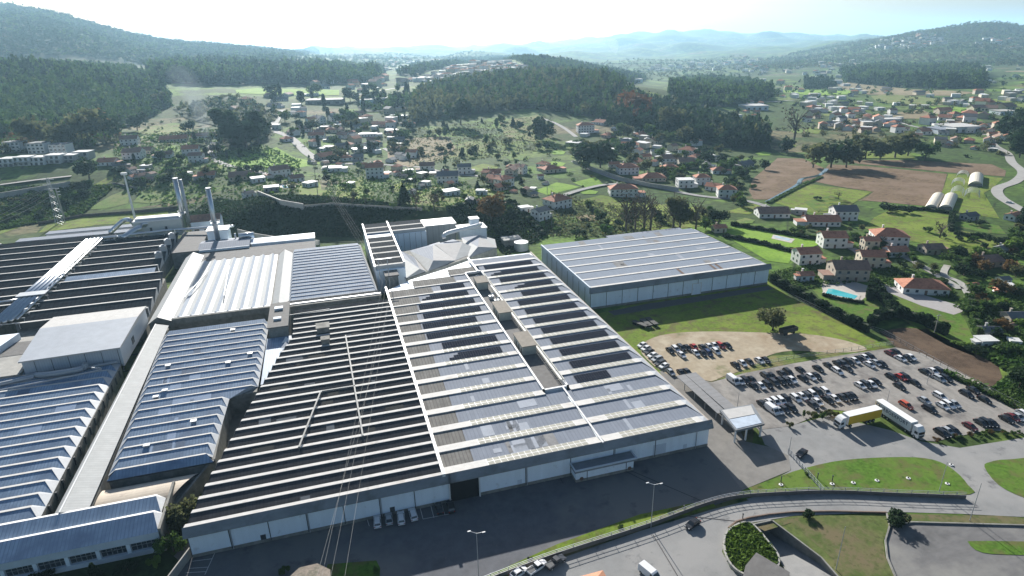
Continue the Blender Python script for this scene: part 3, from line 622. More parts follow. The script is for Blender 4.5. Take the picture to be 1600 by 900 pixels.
# recessed flat roof between the two blocks
g = MB(); g.box(-38.9, -31.4, 30.3, 139.7, 6.0, 8.0); part('flat_roof', g, M_tar, sh)
g = MB(); g.box(-39.4, -38.8, 29.6, 140.4, 7.6, 9.2); g.box(-31.6, -30.9, 29.6, 140.4, 7.6, 9.2); g.box(-39.4, -30.9, 29.6, 30.3, 7.6, 9.2); g.box(-39.4, -30.9, 139.7, 140.4, 7.6, 9.2); part('parapet', g, M_trim, sh)
for i, (ya, yb, xa, xb, lb) in enumerate(((119,126,-38.4,-33,'smallest rooftop plant room at the far end of the solar hall recess'), (85,96,-38,-32.6,'middle rooftop plant room in the solar hall recess'), (55,66,-38.2,-32.6,'near rooftop plant room in the solar hall recess'))):
    t = thing('plant_room', lb, 'plant room', ((xa+xb)/2, (ya+yb)/2, 8))
    m = MB(); m.box(xa+.3, xb-.3, ya+.3, yb-.3, 8, 11.2); part('wall', m, mat('beige_panel', (.42, .42, .36), .7), t)
    m = MB(); m.prism([(xa, ya), (xb, ya), (xb, yb), (xa, yb)], [11.2, 11.2, 11.6, 11.6], [11.5, 11.5, 11.9, 11.9]); part('roof', m, mat('brown_felt', (.25, .22, .18), .9), t)
    m = MB()
    for k in range(3): m.box(xa+.22, xa+.3, ya+1+k*(yb-ya-2)/3, ya+2+k*(yb-ya-2)/3, 8.6, 10.4)
    part('vent', m, M_joint, t)
for i, (x, y) in enumerate(((-36, 131), (-35, 108), (-34, 103))):
    m = MB(); m.box(x-1, x+1, y-.8, y+.8, 8, 9.5); m.tube([(x, y, 9.5), (x, y, 10.3), (x+1.5, y+.3, 10.3)], .3)
    single('ventilation_unit', m, M_galv, ['round-pipe fan unit beyond the smallest rooftop room','pale fan unit between the far and middle rooftop rooms','fan unit just behind the middle rooftop room'][i], 'fan unit')
m = MB(); m.tube([(-32.1, 33, 9.6), (-32.1, 119, 9.6)], .22, 8); m.tube([(-32.6, 33, 9.9), (-32.6, 119, 9.9)], .12, 6); m.tube([(-31.2, 33, 9.6), (-31.2, 137, 9.6)], .18, 6)
for y in range(34, 120, 6): m.bar((-33, y, 9.3), (-31, y, 9.3), .1); m.bar((-32.1, y, 8), (-32.1, y, 9.4), .12)
single('roof_pipe', m, mat('painted_pipe', (.6, .58, .5), .5), 'long pale pipes running along the edge of the roof recess', 'pipe')
# solar panel rows
M_pv = mat('solar_cell', (.024, .028, .042), .8, .15, 1, spec=.0); M_pvf = mat('panel_frame', (.16, .16, .16), .8, spec=.1)
ORD = ['first','second','third','fourth','fifth','sixth','seventh','eighth','ninth','tenth','eleventh','twelfth','thirteenth','fourteenth','fifteenth','sixteenth','seventeenth','eighteenth','nineteenth','twentieth']
def pvrow(k, xa, xb, lb, grp, cut=0):
    yr = P_ * k + 3.2; L = P_ - 3.2; m = MB(); cnt = max(1, round((xb - xa) / 1.75)); dx = (xb - xa) / cnt
    z = lambda y: 8.15 + (y - yr) / L * .47
    rows = [(yr + 1.0 + j * 1.3, yr + 1.0 + j * 1.3 + 1.2) for j in range(3)]
    for j, (a, c) in enumerate(rows):
        for i in range(cnt):
            if cut and ((j == 2 and i < cut) or (j == 1 and i < cut // 2)): continue
            p0 = xa + i * dx + .05; p1 = xa + (i + 1) * dx - .05; mid = (p0 + p1) / 2
            for (q0, q1) in ((p0, mid - .03), (mid + .03, p1)):
                m.poly([(q0, a, z(a) + .22), (q1, a, z(a) + .22), (q1, c, z(c) + .22), (q0, c, z(c) + .22)])
            m.poly([(p0 - .1, a - .06, z(a) + .19), (p1 + .1, a - .06, z(a) + .19), (p1 + .1, c + .06, z(c) + .19), (p0 - .1, c + .06, z(c) + .19)], 1)
            m.poly([(p0, a - .03, z(a) + .02), (p1, a - .03, z(a) + .02), (p1, a - .03, z(a) + .2), (p0, a - .03, z(a) + .2)], 1)
    single('solar_panel_row', m, [M_pv, M_pvf], lb, 'solar panels', grp)
Rr = [(3,-27.1,-15.5),(4,-25,-3.5),(5,-25.1,-3.6),(6,-25.2,-3.5),(7,-25.4,-3.9),(8,-25.4,-4),(9,-25.8,-4.2),(10,-25.9,-3.9),(11,-21.5,-4.6),(12,-22.3,-4.5),(13,-26,-4.5),(14,-28.1,-4.7),(15,-28.5,-4.7)]
for i, (k, xa, xb) in enumerate(Rr): pvrow(k, xa, xb, ('short nearest' if i == 0 else ORD[i]) + ' solar panel row' + (' from the camera' if i else '') + ' on the right-hand block of the solar roof', 'solar panel rows on the right block', 3 if k in (12, 14) else 0)
Lr = [(6,-62.5,-43.8),(7,-63,-43),(8,-67,-46.6),(9,-67,-46),(10,-65.3,-42),(11,-65.5,-42.4),(12,-63,-43),(13,-53.2,-42.6)]
for i, (k, xa, xb) in enumerate(Lr): pvrow(k, xa, xb, ('short farthest' if i == 7 else ORD[i]) + ' solar panel row' + (' from the camera' if i < 7 else '') + ' on the left-hand block of the solar roof', 'solar panel rows on the left block', 2 if k in (6, 12) else 0)
for i, xx in enumerate((-120.5, -90.2)):
    m = MB(); m.box(xx, xx + 1.2, -.05, .05, .1, 2.3); part('door', m, M_joint, dh)
for i, xx in enumerate((-57, -17.5, -8)):
    m = MB(); m.box(xx, xx + (1.2 if i != 1 else 4), -.05, .05, .1, 2.3 if i != 1 else 4.2); part('door', m, M_wall2, sh)
for xx in (-126.9, -109.7, -92.5): m = MB(); m.tube([(xx + .3, -.2, .2), (xx + .3, -.2, 6.6)], .1, 6); part('downpipe', m, M_galv, dh)
for xx in (-54.7, -29.5, -4.3): m = MB(); m.tube([(xx + .3, -.2, .2), (xx + .3, -.2, 6.6)], .1, 6); part('downpipe', m, M_galv, sh)
# loading dock box on the front wall
t = thing('loading_dock', 'low flat-roofed loading annex stuck on the front wall of the solar hall', 'loading dock', (-33, -2, 0))
m = MB(); m.box(-41.8, -25, -3.1, -.15, .9, 3.6); part('wall', m, M_white, t)
m = MB(); m.box(-41.8, -25, -3.15, -.15, 0, .9); part('plinth', m, M_plinth, t)
m = MB(); m.box(-42.4, -24.4, -3.9, -.2, 3.6, 4.1); part('roof', m, M_fascia, t)
m = MB(); m.box(-42.4, -24.4, -3.9, -3.6, 4.1, 4.5); m.box(-42.4, -42.1, -3.6, -.2, 4.1, 4.5); m.box(-24.7, -24.4, -3.6, -.2, 4.1, 4.5); part('parapet', m, M_wall2, t)
for x in (-38.6, -27.2): m = MB(); m.box(x-.08, x+.08, -3.2, -3.05, .2, 3.6); part('wall_joint', m, M_joint, t)
for i, x in enumerate((-40.2, -26.2)):
    m = MB(); m.tube([(x, -3.3, 1.0), (x, -3.18, 1.0)], .55, 14); m.tube([(x, -3.42, 1.0), (x, -3.3, 1.0)], .3, 10)
    part('hose_reel', m, M_rust, t)
for i, (x, r_) in enumerate(((-41, 1.1), (-34.5, .7), (-29.5, .8))):
    pass

# --- warehouse 2
t = thing('warehouse', 'separate long pale-roofed warehouse beside the grass behind the parked cars', 'warehouse', (52, 130, 0))
x0, x1, y0, y1 = 7, 97, 100.5, 164; N = MB()
N_B = 7; pw = (y1 - y0) / N_B; M_whr = roofm('warehouse_sheet_roof', (.29, .33, .385), (.22, .25, .3), .8, (0, 1.1, .4), .06, .12, cols=[((.25, .22, .19), .05, .66, .74)])
roof = bays(t, x0, x1, y0, N_B, pw, 10.2, .9, 1.8, .15, M_whr, M_cap, 0, 2.5)
m = MB(); m.box(x0, x1, y0 + .2, y1, 0, 9.2)
for y in np.arange(y0 + 6, y1, 7): m.box(x0 - .1, x0 + .02, y - .1, y + .1, 0, 9, 1)
part('wall', m, [M_wall2, M_joint], t); front_wall(t, x0, x1, y0, 10.2, 7.9, 7.5, over=1.0)
m = MB(); m.box(x0 - .5, x0 + .1, y0, y1, 8.9, 10.4); part('parapet', m, M_wall2, t)
q = pvx = GZ(1105, 455, 0); sheets(t, 12, [(y0 + pw * k + 1.95, y0 + pw * k + pw - .1) for k in range(7)], lambda y: (x0, x1 - 4), 9.32, 10.04, [M_sh5, M_sh5, M_sh6], 13)
m = MB(); m.box(56.5, 61.5, y0 - .1, y0 + .05, 0, 5.6); part('door', m, M_trim, t); m = MB(); m.box(57, 61, y0 - .14, y0 - .1, 0, 5.2); part('door_panel', m, M_white, t)
for (xa, k) in ((70, 0), (73, 0), (53, 0)):
    m = MB(); yy = y0 + k * pw + 2; m.poly([(xa, yy, 9.5), (xa + 1.2, yy, 9.5), (xa + 1.2, yy + 6.6, 10.12), (xa, yy + 6.6, 10.12)]); part('rusty_sheet', m, M_rust, t)
m = MB(); m.box(46, 90, 164, 169, 0, 9); part('rear_annex', m, M_wall2, t)
m = MB(); m.box(45.6, 90.4, 163.9, 169.4, 9, 9.4); part('annex_roof', m, M_steelroof, t)

# --- left saw-tooth hall, blue roofs
t = thing('factory_hall', 'blue saw-tooth roofed hall along the left edge of the picture', 'factory hall', (-205, 50, 0))
lx1 = lerpf([(15, -169.7), (80, -171.7), (100, -172)])
bays(t, -250, lx1, 19.7 - 5.0, 17, 5.05, 8.3, 1.3, .9, .1, M_blueroof, M_cap, 0, 2.6)
m = MB(); m.prism([(-250, 10), (-169.6, 10), (-171.8, 96), (-250, 96)], 0, 6.95); part('wall', m, M_wconc, t)
for i in range(17):
    y = 16.5 + i * 5.05; xx = lx1(y); m = MB(); m.box(xx, xx + .5, y - .3, y + .3, 4, 6.6); part('downpipe', m, M_joint, t)
sheets(t, 16, [(14.7 + 5.05 * k + .95, 14.7 + 5.05 * k + 4.95) for k in range(1, 14)], lambda y: (-235, -176), 7.02, 8.12, [M_sh3, M_sh4], 11)
# --- white ridged corridor
t = thing('corridor_roof', 'long narrow white ridged roof running between the two blue halls', 'corridor building', (-164, 70, 0))
m = MB(); A = [(-167.4, 15), (-172, 126)]; Bq = [(-164.9, 15), (-166.4, 126)]; Cq = [(-159.4, 15), (-162, 126)]
m.poly([(A[0][0], 15, 6.4), (Bq[0][0], 15, 8.6), (Bq[1][0], 126, 8.6), (A[1][0] + 3.6, 126, 6.4)]); m.poly([(Bq[0][0], 15, 8.6), (Cq[0][0], 15, 7.3), (Cq[1][0], 126, 7.3), (Bq[1][0], 126, 8.6)], 0)
part('roof', m, M_greyroof, t); m = MB(); m.bar((-164.9, 15, 8.65), (-166.4, 126, 8.65), .35, .15); part('ridge_cap', m, M_trim, t)
m = MB(); m.prism([(-167.3, 15.1), (-159.5, 15.1), (-162.1, 125.9), (-168.3, 125.9)], 0, 6.3); m.poly([(-167.3, 15.1, 6.3), (-159.5, 15.1, 7.2), (-164.9, 15.1, 8.5)]); part('wall', m, M_wconc, t)
# --- mid blue hall, right side steps out
t = thing('factory_hall', 'blue saw-tooth roofed hall with stepped right side in the middle left', 'factory hall', (-147, 70, 0))
rx = lambda y: -124.6 + (y - 64) * .012 if y > 62 else -133.6 + (y - 30) * .03
bays(t, lerpf([(28, -158.6), (118, -162.0)]), rx, 34.0 - 4.95, 18, 4.95, 8.3, 1.3, .75, .1, M_blueroof, M_cap, 1.8, 1.8)
m = MB(); m.prism([(-158.5, 28), (-133, 28), (-133.2, 61.5), (-124.8, 61.5), (-124.2, 118), (-161.9, 118)], 0, 6.95); part('wall', m, M_wconc, t)
m = MB(); m.box(-158.5, -133.2, 27.2, 28.0, 6.2, 6.9); part('gutter', m, M_joint, t)
sheets(t, 16, [(29.05 + 4.95 * k + .8, 29.05 + 4.95 * k + 4.9) for k in range(1, 16)], lambda y: (-158, -137), 7.02, 8.12, [M_sh3, M_sh4], 12)
# last slope towards the cream roof
m = MB(); m.poly([(-158.5, 26.8, 6.9), (-133.2, 26.8, 6.9), (-134.9, 29.1, 8.3), (-156.7, 29.1, 8.3)]); part('roof_slope', m, M_blueroof, t)
for i, (px, py) in enumerate(((263,573),(364,517),(357,568),(258,612),(391,554),(244,622),(303,660),(230,698))):
    q = GZ(px, py, 7.8); m = MB(); s = .7; m.box(q[0]-s, q[0]+s, q[1]-s*.7, q[1]+s*.7, 7.2, 8.4); m.box(q[0]-s-.15, q[0]+s+.15, q[1]-s, q[1]+s, 8.4, 8.55)
    single('roof_vent', m, M_galv, ORD[i] + ' small metal vent from the far end on the stepped blue roof', 'roof vent', 'small vents on the stepped blue roof')
# --- cream vaulted roof
t = thing('vaulted_store', 'store with a curved cream roof below the stepped blue hall', 'store building', (-147, 24, 0)); m = MB(); n = 14
for i in range(n):
    a = math.pi * i / n * .62 + .25; b_ = math.pi * (i + 1) / n * .62 + .25; ya, yb = 21.5 - 7 * math.cos(a), 21.5 - 7 * math.cos(b_); za, zb = 2.2 + 3.6 * math.sin(a), 2.2 + 3.6 * math.sin(b_)
    m.poly([(-159.5, ya, za), (-143.4 + (ya - 15) * .6, ya, za), (-143.4 + (yb - 15) * .6, yb, zb), (-159.5, yb, zb)])
part('roof', m, mat('cream_roof', (.58, .5, .4), .8, .08, .4, cols=[((.4, .33, .27), .3, .6, .75)], spec=.3, vec=(1, .3, 1)), t, smooth=True)
m = MB(); m.prism([(-159.4, 15), (-143.8, 15), (-135.6, 27), (-159.4, 27)], 0, 3.2); part('wall', m, M_wconc, t)
m = MB(); m.prism([(-143.2, 14.8), (-142.6, 14.8), (-133.6, 28.6), (-134.3, 28.6)], 0, [2.6, 2.6, 6.4, 6.4]); part('parapet', m, M_wconc, t)
# --- lower left building with windowed front
t = thing('factory_building', 'low building with two blue roof slopes and a windowed front, bottom left', 'factory building', (-200, 10, 0)); 
m = MB(); r0 = -142.3
def slope(ya, za, yb, zb, xa, xb, hip=1.5, mi=0): m.poly([(xa, ya, za), (xb, ya, za), (xb - hip, yb, zb), (xa, yb, zb)], mi)
slope(4.2, 5.9, 9.2, 7.9, -250, r0, 1.6); slope(10.0, 6.7, 14.6, 8.4, -250, r0 - .4, 1.6)
m.poly([(-250, 9.2, 7.9), (r0 - 1.6, 9.2, 7.9), (r0 - 1.6, 10.0, 7.75), (-250, 10.0, 7.75)], 1); m.poly([(-250, 14.6, 8.4), (r0 - 2, 14.6, 8.4), (r0 - 2, 15.4, 8.25), (-250, 15.4, 8.25)], 1)
m.poly([(-250, 10.0, 7.75), (r0 - 1.6, 10, 7.75), (r0 - 1.6, 10, 6.7), (-250, 10, 6.7)], 1)
m.poly([(r0 - 1.6, 9.2, 7.9), (r0, 4.2, 5.9), (r0, 10, 6.5), (r0 - 1.6, 10, 7.75)], 1); m.poly([(r0 - 2, 14.6, 8.4), (r0 - .4, 10, 6.5), (r0 - .4, 15.6, 6.5), (r0 - 2, 15.4, 8.25)], 1)
part('roof', m, [M_blueroof, M_trim], t)
m = MB(); m.box(-250, r0, 5.2, 15.6, 0, 5.75); part('wall', m, M_wconc, t); m = MB(); m.box(-250, r0 + .2, 4.4, 5.2, 3.9, 5.8); part('fascia', m, M_wall2, t)
for i in range(15):
    xa = r0 - 1.2 - i * 6.2; m = MB(); m.box(xa - 5.2, xa, 5.1, 5.2, 1.5, 3.8); f = part('window', m, M_glass, t)
    m = MB(); m.box(xa + .05, xa + .85, 4.55, 5.2, .3, 3.9); part('pier', m, M_white, t)
    m = MB()
    for k in range(1, 5): m.box(xa - 5.2 + k * 1.04 - .05, xa - 5.2 + k * 1.04 + .05, 5.04, 5.12, 1.5, 3.8)
    m.box(xa - 5.2, xa, 5.04, 5.12, 2.6, 2.7); part('window_bars', m, M_galv, f)
m = MB(); m.box(-250, r0, 4.5, 5.2, 0, 1.3); part('sill_wall', m, M_wall2, t)
m = MB(); m.box(r0 - .1, r0 + .5, 4.4, 22, 0, 6.6); part('side_wall', m, M_wconc, t)
# --- white folded roof hall
t = thing('factory_hall', 'hall with a bright white folded roof and gabled side aisles', 'factory hall', (-142, 168, 0)); m = MB(); N = 8; pw = (-124.2 + 161.2) / N
for i in range(N):
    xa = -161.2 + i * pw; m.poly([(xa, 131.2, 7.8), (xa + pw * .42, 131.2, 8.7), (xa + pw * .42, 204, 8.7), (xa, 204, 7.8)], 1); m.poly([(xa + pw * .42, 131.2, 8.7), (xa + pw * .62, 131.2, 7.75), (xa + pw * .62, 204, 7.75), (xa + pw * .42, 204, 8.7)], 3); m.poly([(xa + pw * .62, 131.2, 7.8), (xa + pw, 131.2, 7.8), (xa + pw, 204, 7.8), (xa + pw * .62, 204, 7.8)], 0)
    m.poly([(xa, 131.1, 7.8), (xa + pw, 131.1, 7.8), (xa + pw * .42, 131.1, 8.7)], 2)
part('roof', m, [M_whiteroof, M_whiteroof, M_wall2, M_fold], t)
m = MB(); m.prism([(-170, 130.5), (-117, 130.5), (-118.5, 204), (-170, 217)], 0, 7.4); part('wall', m, M_wconc, t)
m = MB(); m.box(-161.5, -122.6, 129.4, 130.6, 6.0, 8.4); part('gutter_parapet', m, M_wconc, t); m = MB(); m.box(-161.5, -122.6, 130.6, 131.1, 8.0, 8.5); part('edge_cap', m, M_trim, t)
for (a, b_, c_, nm) in ((-170.4, -166.3, -161.4, 0), (-124.2, -120.6, -117.0, 1)):
    m = MB(); m.poly([(a, 129.5, 7.2), (b_, 129.5, 10), (b_, 216 - nm * 12, 10), (a, 216 - nm * 12, 7.2)]); m.poly([(b_, 129.5, 10), (c_, 129.5, 7.6), (c_, 216 - nm * 12, 7.6), (b_, 216 - nm * 12, 10)], 1); m.poly([(a, 129.6, 7.2), (c_, 129.6, 7.6), (b_, 129.6, 10)], 2); part('aisle_roof', m, [M_greyroof, M_whiteroof, M_wconc], t)
for pts, nm in ((((288,465),(325,424)), 0), (((350,462),(358,416)), 0)): single('roof_ladder', roofduct(*pts, w_=.35), M_galv, ['thin pipe lying slanted across the white folded roof', 'short straight pipe in the middle of the white folded roof'][0 if pts[0][0] == 288 else 1], 'roof pipe')
# --- second blue roof
t = thing('factory_hall', 'hall with fine blue saw-tooth roof behind the dark roof', 'factory hall', (-98, 168, 0))
bays(t, -117.3, lerpf([(130, -79.6), (210, -82.5)]), 133, 17, 4.35, 8.6, 1.15, .35, .06, M_blueroof, M_cap, 1.2, 1.2)
m = MB(); m.prism([(-117.4, 130.3), (-79.4, 130.3), (-82, 207), (-117.4, 207)], 0, 7.4); part('wall', m, M_wconc, t)
m = MB(); m.poly([(-117.4, 129.9, 7.6), (-79.6, 129.9, 7.6), (-79.6, 133, 8.6), (-117.4, 133, 8.6)]); part('roof_slope', m, M_oldroof, t)
m = MB(); m.box(-117.6, -78.8, 127.2, 130.0, 0, 8.3); part('parapet_wall', m, M_wconc, t); m = MB(); m.box(-117.6, -78.8, 129.0, 130.05, 8.3, 8.6); part('edge_cap', m, M_trim, t)
# --- concrete tower block between roofs
t = thing('lift_tower', 'square weathered concrete block rising where the four roofs meet', 'roof tower', (-119.5, 113, 0))
m = MB(); m.box(-123.2, -116.2, 102, 126, 0, 10.6); part('wall', m, M_wconc, t); m = MB(); m.box(-123.5, -115.9, 101.7, 126.3, 10.6, 11); part('roof', m, M_tar, t)
m = MB(); m.box(-121.5, -118.3, 118, 120.5, 11, 11.8); part('hatch', m, M_wall2, t); m = MB(); m.box(-121.4, -118.6, 108, 110, 11, 11.7); part('hatch', m, M_wall2, t)
# --- small stepped blue/white roofs beside the tower
t = thing('small_roof', 'little blue stepped roof squeezed between the tower and the dark roof', 'roof section', (-119, 90, 0))
m = MB(); m.prism([(-124, 66), (-121, 66), (-114.8, 96), (-115.4, 101.5), (-124, 101.5)], 0, 6.8); part('roof', m, M_blueroof, t)
m = MB()
for k in range(4): m.poly([(-119.5 + k * .3, 82 + k * 4.5, 7), (-115.8 + k * .2, 82 + k * 4.5, 7), (-117, 85 + k * 4.5, 8)], 0)
part('skylight', m, M_trim, t)
# --- penthouse with white roof
t = thing('roof_house', 'white roofed plant house standing on the left halls', 'plant house', (-187, 112, 0))
m = MB(); m.box(-200.5, -171, 97, 134, 6, 12.6); part('wall', m, mat('steel_wall', (.5, .54, .58), .5, .06, .5, stripes=(0, .8, .4, (.35, .38, .42)), spec=.5), t)
m = MB(); m.poly([(-201, 96, 13.2), (-170.6, 96, 13.6), (-170.6, 122, 14.2), (-203, 122, 14.2)]); m.poly([(-203, 122, 14.2), (-170.6, 122, 14.2), (-170.6, 135, 13.2), (-203, 135, 13.2)], 1)
m.poly([(-201, 96, 12.7), (-170.6, 96, 13.1), (-170.6, 96, 13.6), (-201, 96, 13.2)], 1); m.poly([(-170.6, 96, 13.1), (-170.6, 135, 12.7), (-170.6, 135, 13.2), (-170.6, 122, 14.2), (-170.6, 96, 13.6)], 1)
part('roof', m, [mat('pale_sheet', (.36, .39, .43), .7, .08, .3, spec=.2), M_cap], t)
m = MB()
for x in range(-197, -171, 5): m.box(x, x + .12, 96.9, 97, 6, 12.6)
part('wall_joint', m, M_joint, t)
m = MB(); m.box(-171, -170.9, 110, 113, 8, 10.5); part('hatch', m, M_joint, t)
for pts, r_, lb in ((((-196, 93, 9), (-190, 91, 9.4), (-182, 92, 9.4), (-182, 95, 9.4)), 1.0, 'fat curved ventilation duct in front of the white roofed plant house'), (((-182, 94, 8.6), (-172.5, 95.5, 8.6)), .5, 'thin straight duct to the right of the fat curved one'), (((-215, 83, 9.2), (-178, 89, 9.2), (-178, 89, 10.6)), .3, 'long thin pipe on trestles before the left blue roof'), (((-215, 88, 8.8), (-196, 92, 9)), .7, 'grey duct at the left end of the plant house')):
    m = MB(); m.tube(smoothline(pts, 4), r_, 10); single('air_duct', m, M_galv, lb, 'air duct')
t = thing('roof_block', 'low flat roofed block with dark opening left of the plant house', 'roof block', (-215, 110, 0))
m = MB(); m.box(-232, -202, 96, 128, 0, 8.6); part('wall', m, M_wconc, t); m = MB(); m.box(-232, -201.5, 95.5, 128.5, 8.6, 9.0); part('roof', m, M_conc, t); m = MB(); m.poly([(-214, 112, 9.1), (-203, 112, 9.1), (-203, 124, 9.1), (-214, 124, 9.1)]); part('roof_patch', m, M_tar, t)
m = MB(); m.prism([(-226, 97), (-219, 97), (-212, 127), (-219, 127)], 9, [11, 11, 11.5, 11.5]); part('ventilation_hood', m, M_white, t)
# --- upper left dark saw-tooth hall (two blocks)
t = thing('factory_hall', 'black saw-tooth roofed hall left of the bright pipe run', 'factory hall', (-260, 210, 0))
M_blackroof = roofm('black_glazed_roof', (.035, .042, .052), (.02, .024, .03), .85, (0, 1.6, .5), .25, .05)
bays(t, -345, -227.5, 141.5, 11, 11.7, 10, 3.5, 1.7, .25, M_blackroof, M_cap); m = MB(); m.box(-345, -227.6, 131, 270, 0, 6.4); part('wall', m, M_wconc, t)
t2 = thing('factory_hall', 'black saw-tooth roofed hall right of the bright pipe run', 'factory hall', (-200, 195, 0))
hxr = lerpf([(130, -171.5), (188, -175), (192, -180), (262, -180.5)])
bays(t2, -219, hxr, 141.5, 10, 11.7, 10, 3.5, 1.7, .25, M_blackroof, M_cap); m = MB(); m.prism([(-219, 131), (-171.6, 131), (-175, 188), (-180.2, 192), (-180.2, 258), (-219, 258)], 0, 6.4); part('wall', m, M_wconc, t2)
for tt, xr in ((t, -345), (t2, -219)):
    m = MB()
    for k in range(10):
        y = 141.5 + 11.7 * k
        for x in np.arange(xr + 3, -228 if tt is t else hxr(y) - 1, 6.5): m.bar((x, y + 2.4, 6.75), (x, y + 5.4, 7.8), .25, .2)
    part('roof_rib', m, M_galv, tt)
m = MB(); m.poly([(-218, 189.5, 8.3), (-180, 189.5, 8.3), (-180, 196.5, 9.9), (-218, 196.5, 9.9)]); part('replaced_sheets', m, M_blueroof, t2)
for k in range(4):
    y = 214 + 11.7 * k; m = MB(); m.box(-183.5, -180.6, y - 1.5, y + 1.5, 9, 12.4); m.tube([(-182, y, 12.4), (-182, y, 12.9)], .8, 10); single('roof_fan', m, M_galv, ORD[k] + ' silver fan box along the right edge of the upper left roof', 'fan box', 'silver fan boxes in a row')
# bright pipe run
t = thing('pipe_run', 'wide bundle of shiny steel pipes running down between the black roofs', 'pipe run', (-223, 195, 10))
for i in range(5):
    m = MB(); x = -226.6 + i * 1.9; m.tube([(x, 140 + i, 10.9), (x, 258, 10.9)], .8 if i < 4 else .45, 10); part('pipe', m, M_steel, t, smooth=True)
m = MB()
for y in range(142, 258, 5): m.bar((-228, y, 10), (-217.5, y, 10), .3); m.bar((-228, y, 7.3), (-228, y, 10), .25); m.bar((-218, y, 7.3), (-218, y, 10), .25)
part('support_frame', m, M_galv, t)
m = MB(); m.tube([(-219, y_, 11.2 + .5 * math.sin(y_)) for y_ in range(150, 200, 2)], .35, 6); part('corrugated_hose', m, M_steel, t)
m = MB(); m.box(-228, -217, 168, 173, 11.8, 12.2); part('cover_plate', m, M_galv, t)
for pts, r_, lb in (((tuple(GZ(172,364,10)), tuple(GZ(184,352,14)), tuple(GZ(195,344,16.5)), tuple(GZ(205,345,16.5)), tuple(GZ(212,354,11))), 1.3, 'big shiny arched pipe behind the upper left roofs'), (((-209,258,10),(-200,268,14),(-196,270,15)), 1.7, 'thick shiny pipe slanting up to the white tank'), (((-226,258,11),(-190,262,11),(-182,262,11)), .7, 'long steel pipe across the rear roof edge'), (((-184,262,11),(-160,256,12),(-150,254,12)), .7, 'steel pipe leading to the right-hand chimney'), (((-229,172,9.5),(-262,168,9.5)), .5, 'twin pipes leaving the bundle to the left')):
    m = MB(); m.tube(smoothline(pts, 5), r_, 12); single('steel_pipe', m, M_steel, lb, 'steel pipe', smooth=True)
m = MB()
for i in range(40):
    x = -226 + rnd.random() * 46; y = 256 + rnd.random() * 8; z = 9 + rnd.random() * 2.5; d = rnd.choice([(3, 0, 0), (0, 2, 0), (0, 0, 2), (5, 0, 0)]); m.tube([(x, y, z), (x + d[0], y + d[1], z + d[2])], .22, 6)
single('pipework', m, M_steel, 'tangle of small pipes at the top of the pipe bundle', 'pipework')
# white tank, plant buildings at the rear
t = thing('filter_tank', 'long white box-shaped filter tank at the rear of the left roofs', 'filter tank', (-190, 274, 0))
m = MB(); m.box(-205, -180, 268, 280, 6, 15.5); part('body', m, mat('cream_white', (.62, .62, .57), .5, .05), t); m = MB(); m.box(-205.4, -179.6, 267.6, 280.4, 15.5, 16.3); m.tube([(-204, 270, 16.8), (-181, 270, 16.8)], .5, 8); part('lid', m, M_trim, t)
for x in (-197, -189): m = MB(); m.box(x, x + 1.2, 267.9, 268, 9, 12); part('door', m, M_joint, t)
def plain(name, lb, cat, x0, x1, y0, y1, h, mw, mr, ridge=0, nwin=0, base=0, over=.4):
    t = thing(name, lb, cat, ((x0+x1)/2, (y0+y1)/2, base)); m = MB(); m.box(x0, x1, y0, y1, base - 1, base + h); part('wall', m, mw, t); m = MB(); a = .2
    if ridge:
        ym = (y0 + y1) / 2; z = base + h; r_ = MB()
        r_.poly([(x0-over, y0-over, z-.1), (x1+over, y0-over, z-.1), (x1+over, ym, z+ridge), (x0-over, ym, z+ridge)]); r_.poly([(x0-over, ym, z+ridge), (x1+over, ym, z+ridge), (x1+over, y1+over, z-.1), (x0-over, y1+over, z-.1)])
        for xx in (x0, x1): r_.poly([(xx, y0, z), (xx, y1, z), (xx, ym, z + ridge - .05)], 1)
        part('roof', r_, [mr, mw], t)
    else: m.box(x0-over, x1+over, y0-over, y1+over, base + h, base + h + .45); part('roof', m, mr, t)
    for i in range(nwin):
        xa = x0 + (x1 - x0) * (i + .25) / nwin; m = MB(); m.box(xa, xa + (x1 - x0) / nwin * .5, y0 - .06, y0 + .02, base + h * .45, base + h * .75); part('window', m, M_glass, t)
    return t
M_tile = mat('red_roof_tile', (.42, .19, .12), .85, .22, 1.2, cols=[((.26, .1, .06), .4, .5, .7)], spec=.2, rand=.12)
M_tileb = mat('brown_roof_tile', (.27, .17, .13), .85, .18, 1.2, cols=[((.17, .115, .09), .4, .5, .7)], spec=.2, rand=.15)
plain('boiler_house', 'brown roofed white building beside the twin chimney', 'boiler house', -176, -160, 272, 284, 12, M_white, M_tileb, 3, 3)
plain('plant_box', 'white plant box at the foot of the right chimney', 'plant box', -163, -152, 243, 252, 13, M_white, M_trim, 0, 0)
plain('rear_shed', 'dark roofed shed strip beside the boiler house', 'shed', -178, -165, 222, 262, 8.5, M_wconc, M_tar)
plain('rear_shed', 'pale roofed shed between right chimney and white folded roof', 'shed', -165, -140, 222, 240, 8.8, M_white, M_steelroof, 1.2)
plain('rear_shed', 'long blue roofed annex behind the white folded roof', 'shed', -139, -106, 226, 236, 8.5, M_white, mat('blue_sheet', (.3, .42, .58), .4, .08), 1)
plain('rear_shed', 'dark roofed gap building between white roof and rear annex', 'shed', -166, -106, 205, 222, 7.2, M_wconc, M_tar)
m = MB(); m.tube([(-146, 236, 10.6), (-138, 236, 10.6)], 1.7, 14); m.tube([(-148, 238, 9), (-148, 238, 12)], .4, 8); single('steel_tank', m, M_steel, 'small round horizontal steel tank near the right chimney', 'tank', smooth=True)
plain('window_annex', 'long low annex with windows at the very back left', 'annex', -258, -212, 292, 298, 5.5, M_galv, M_steelroof, 0, 14, 2)
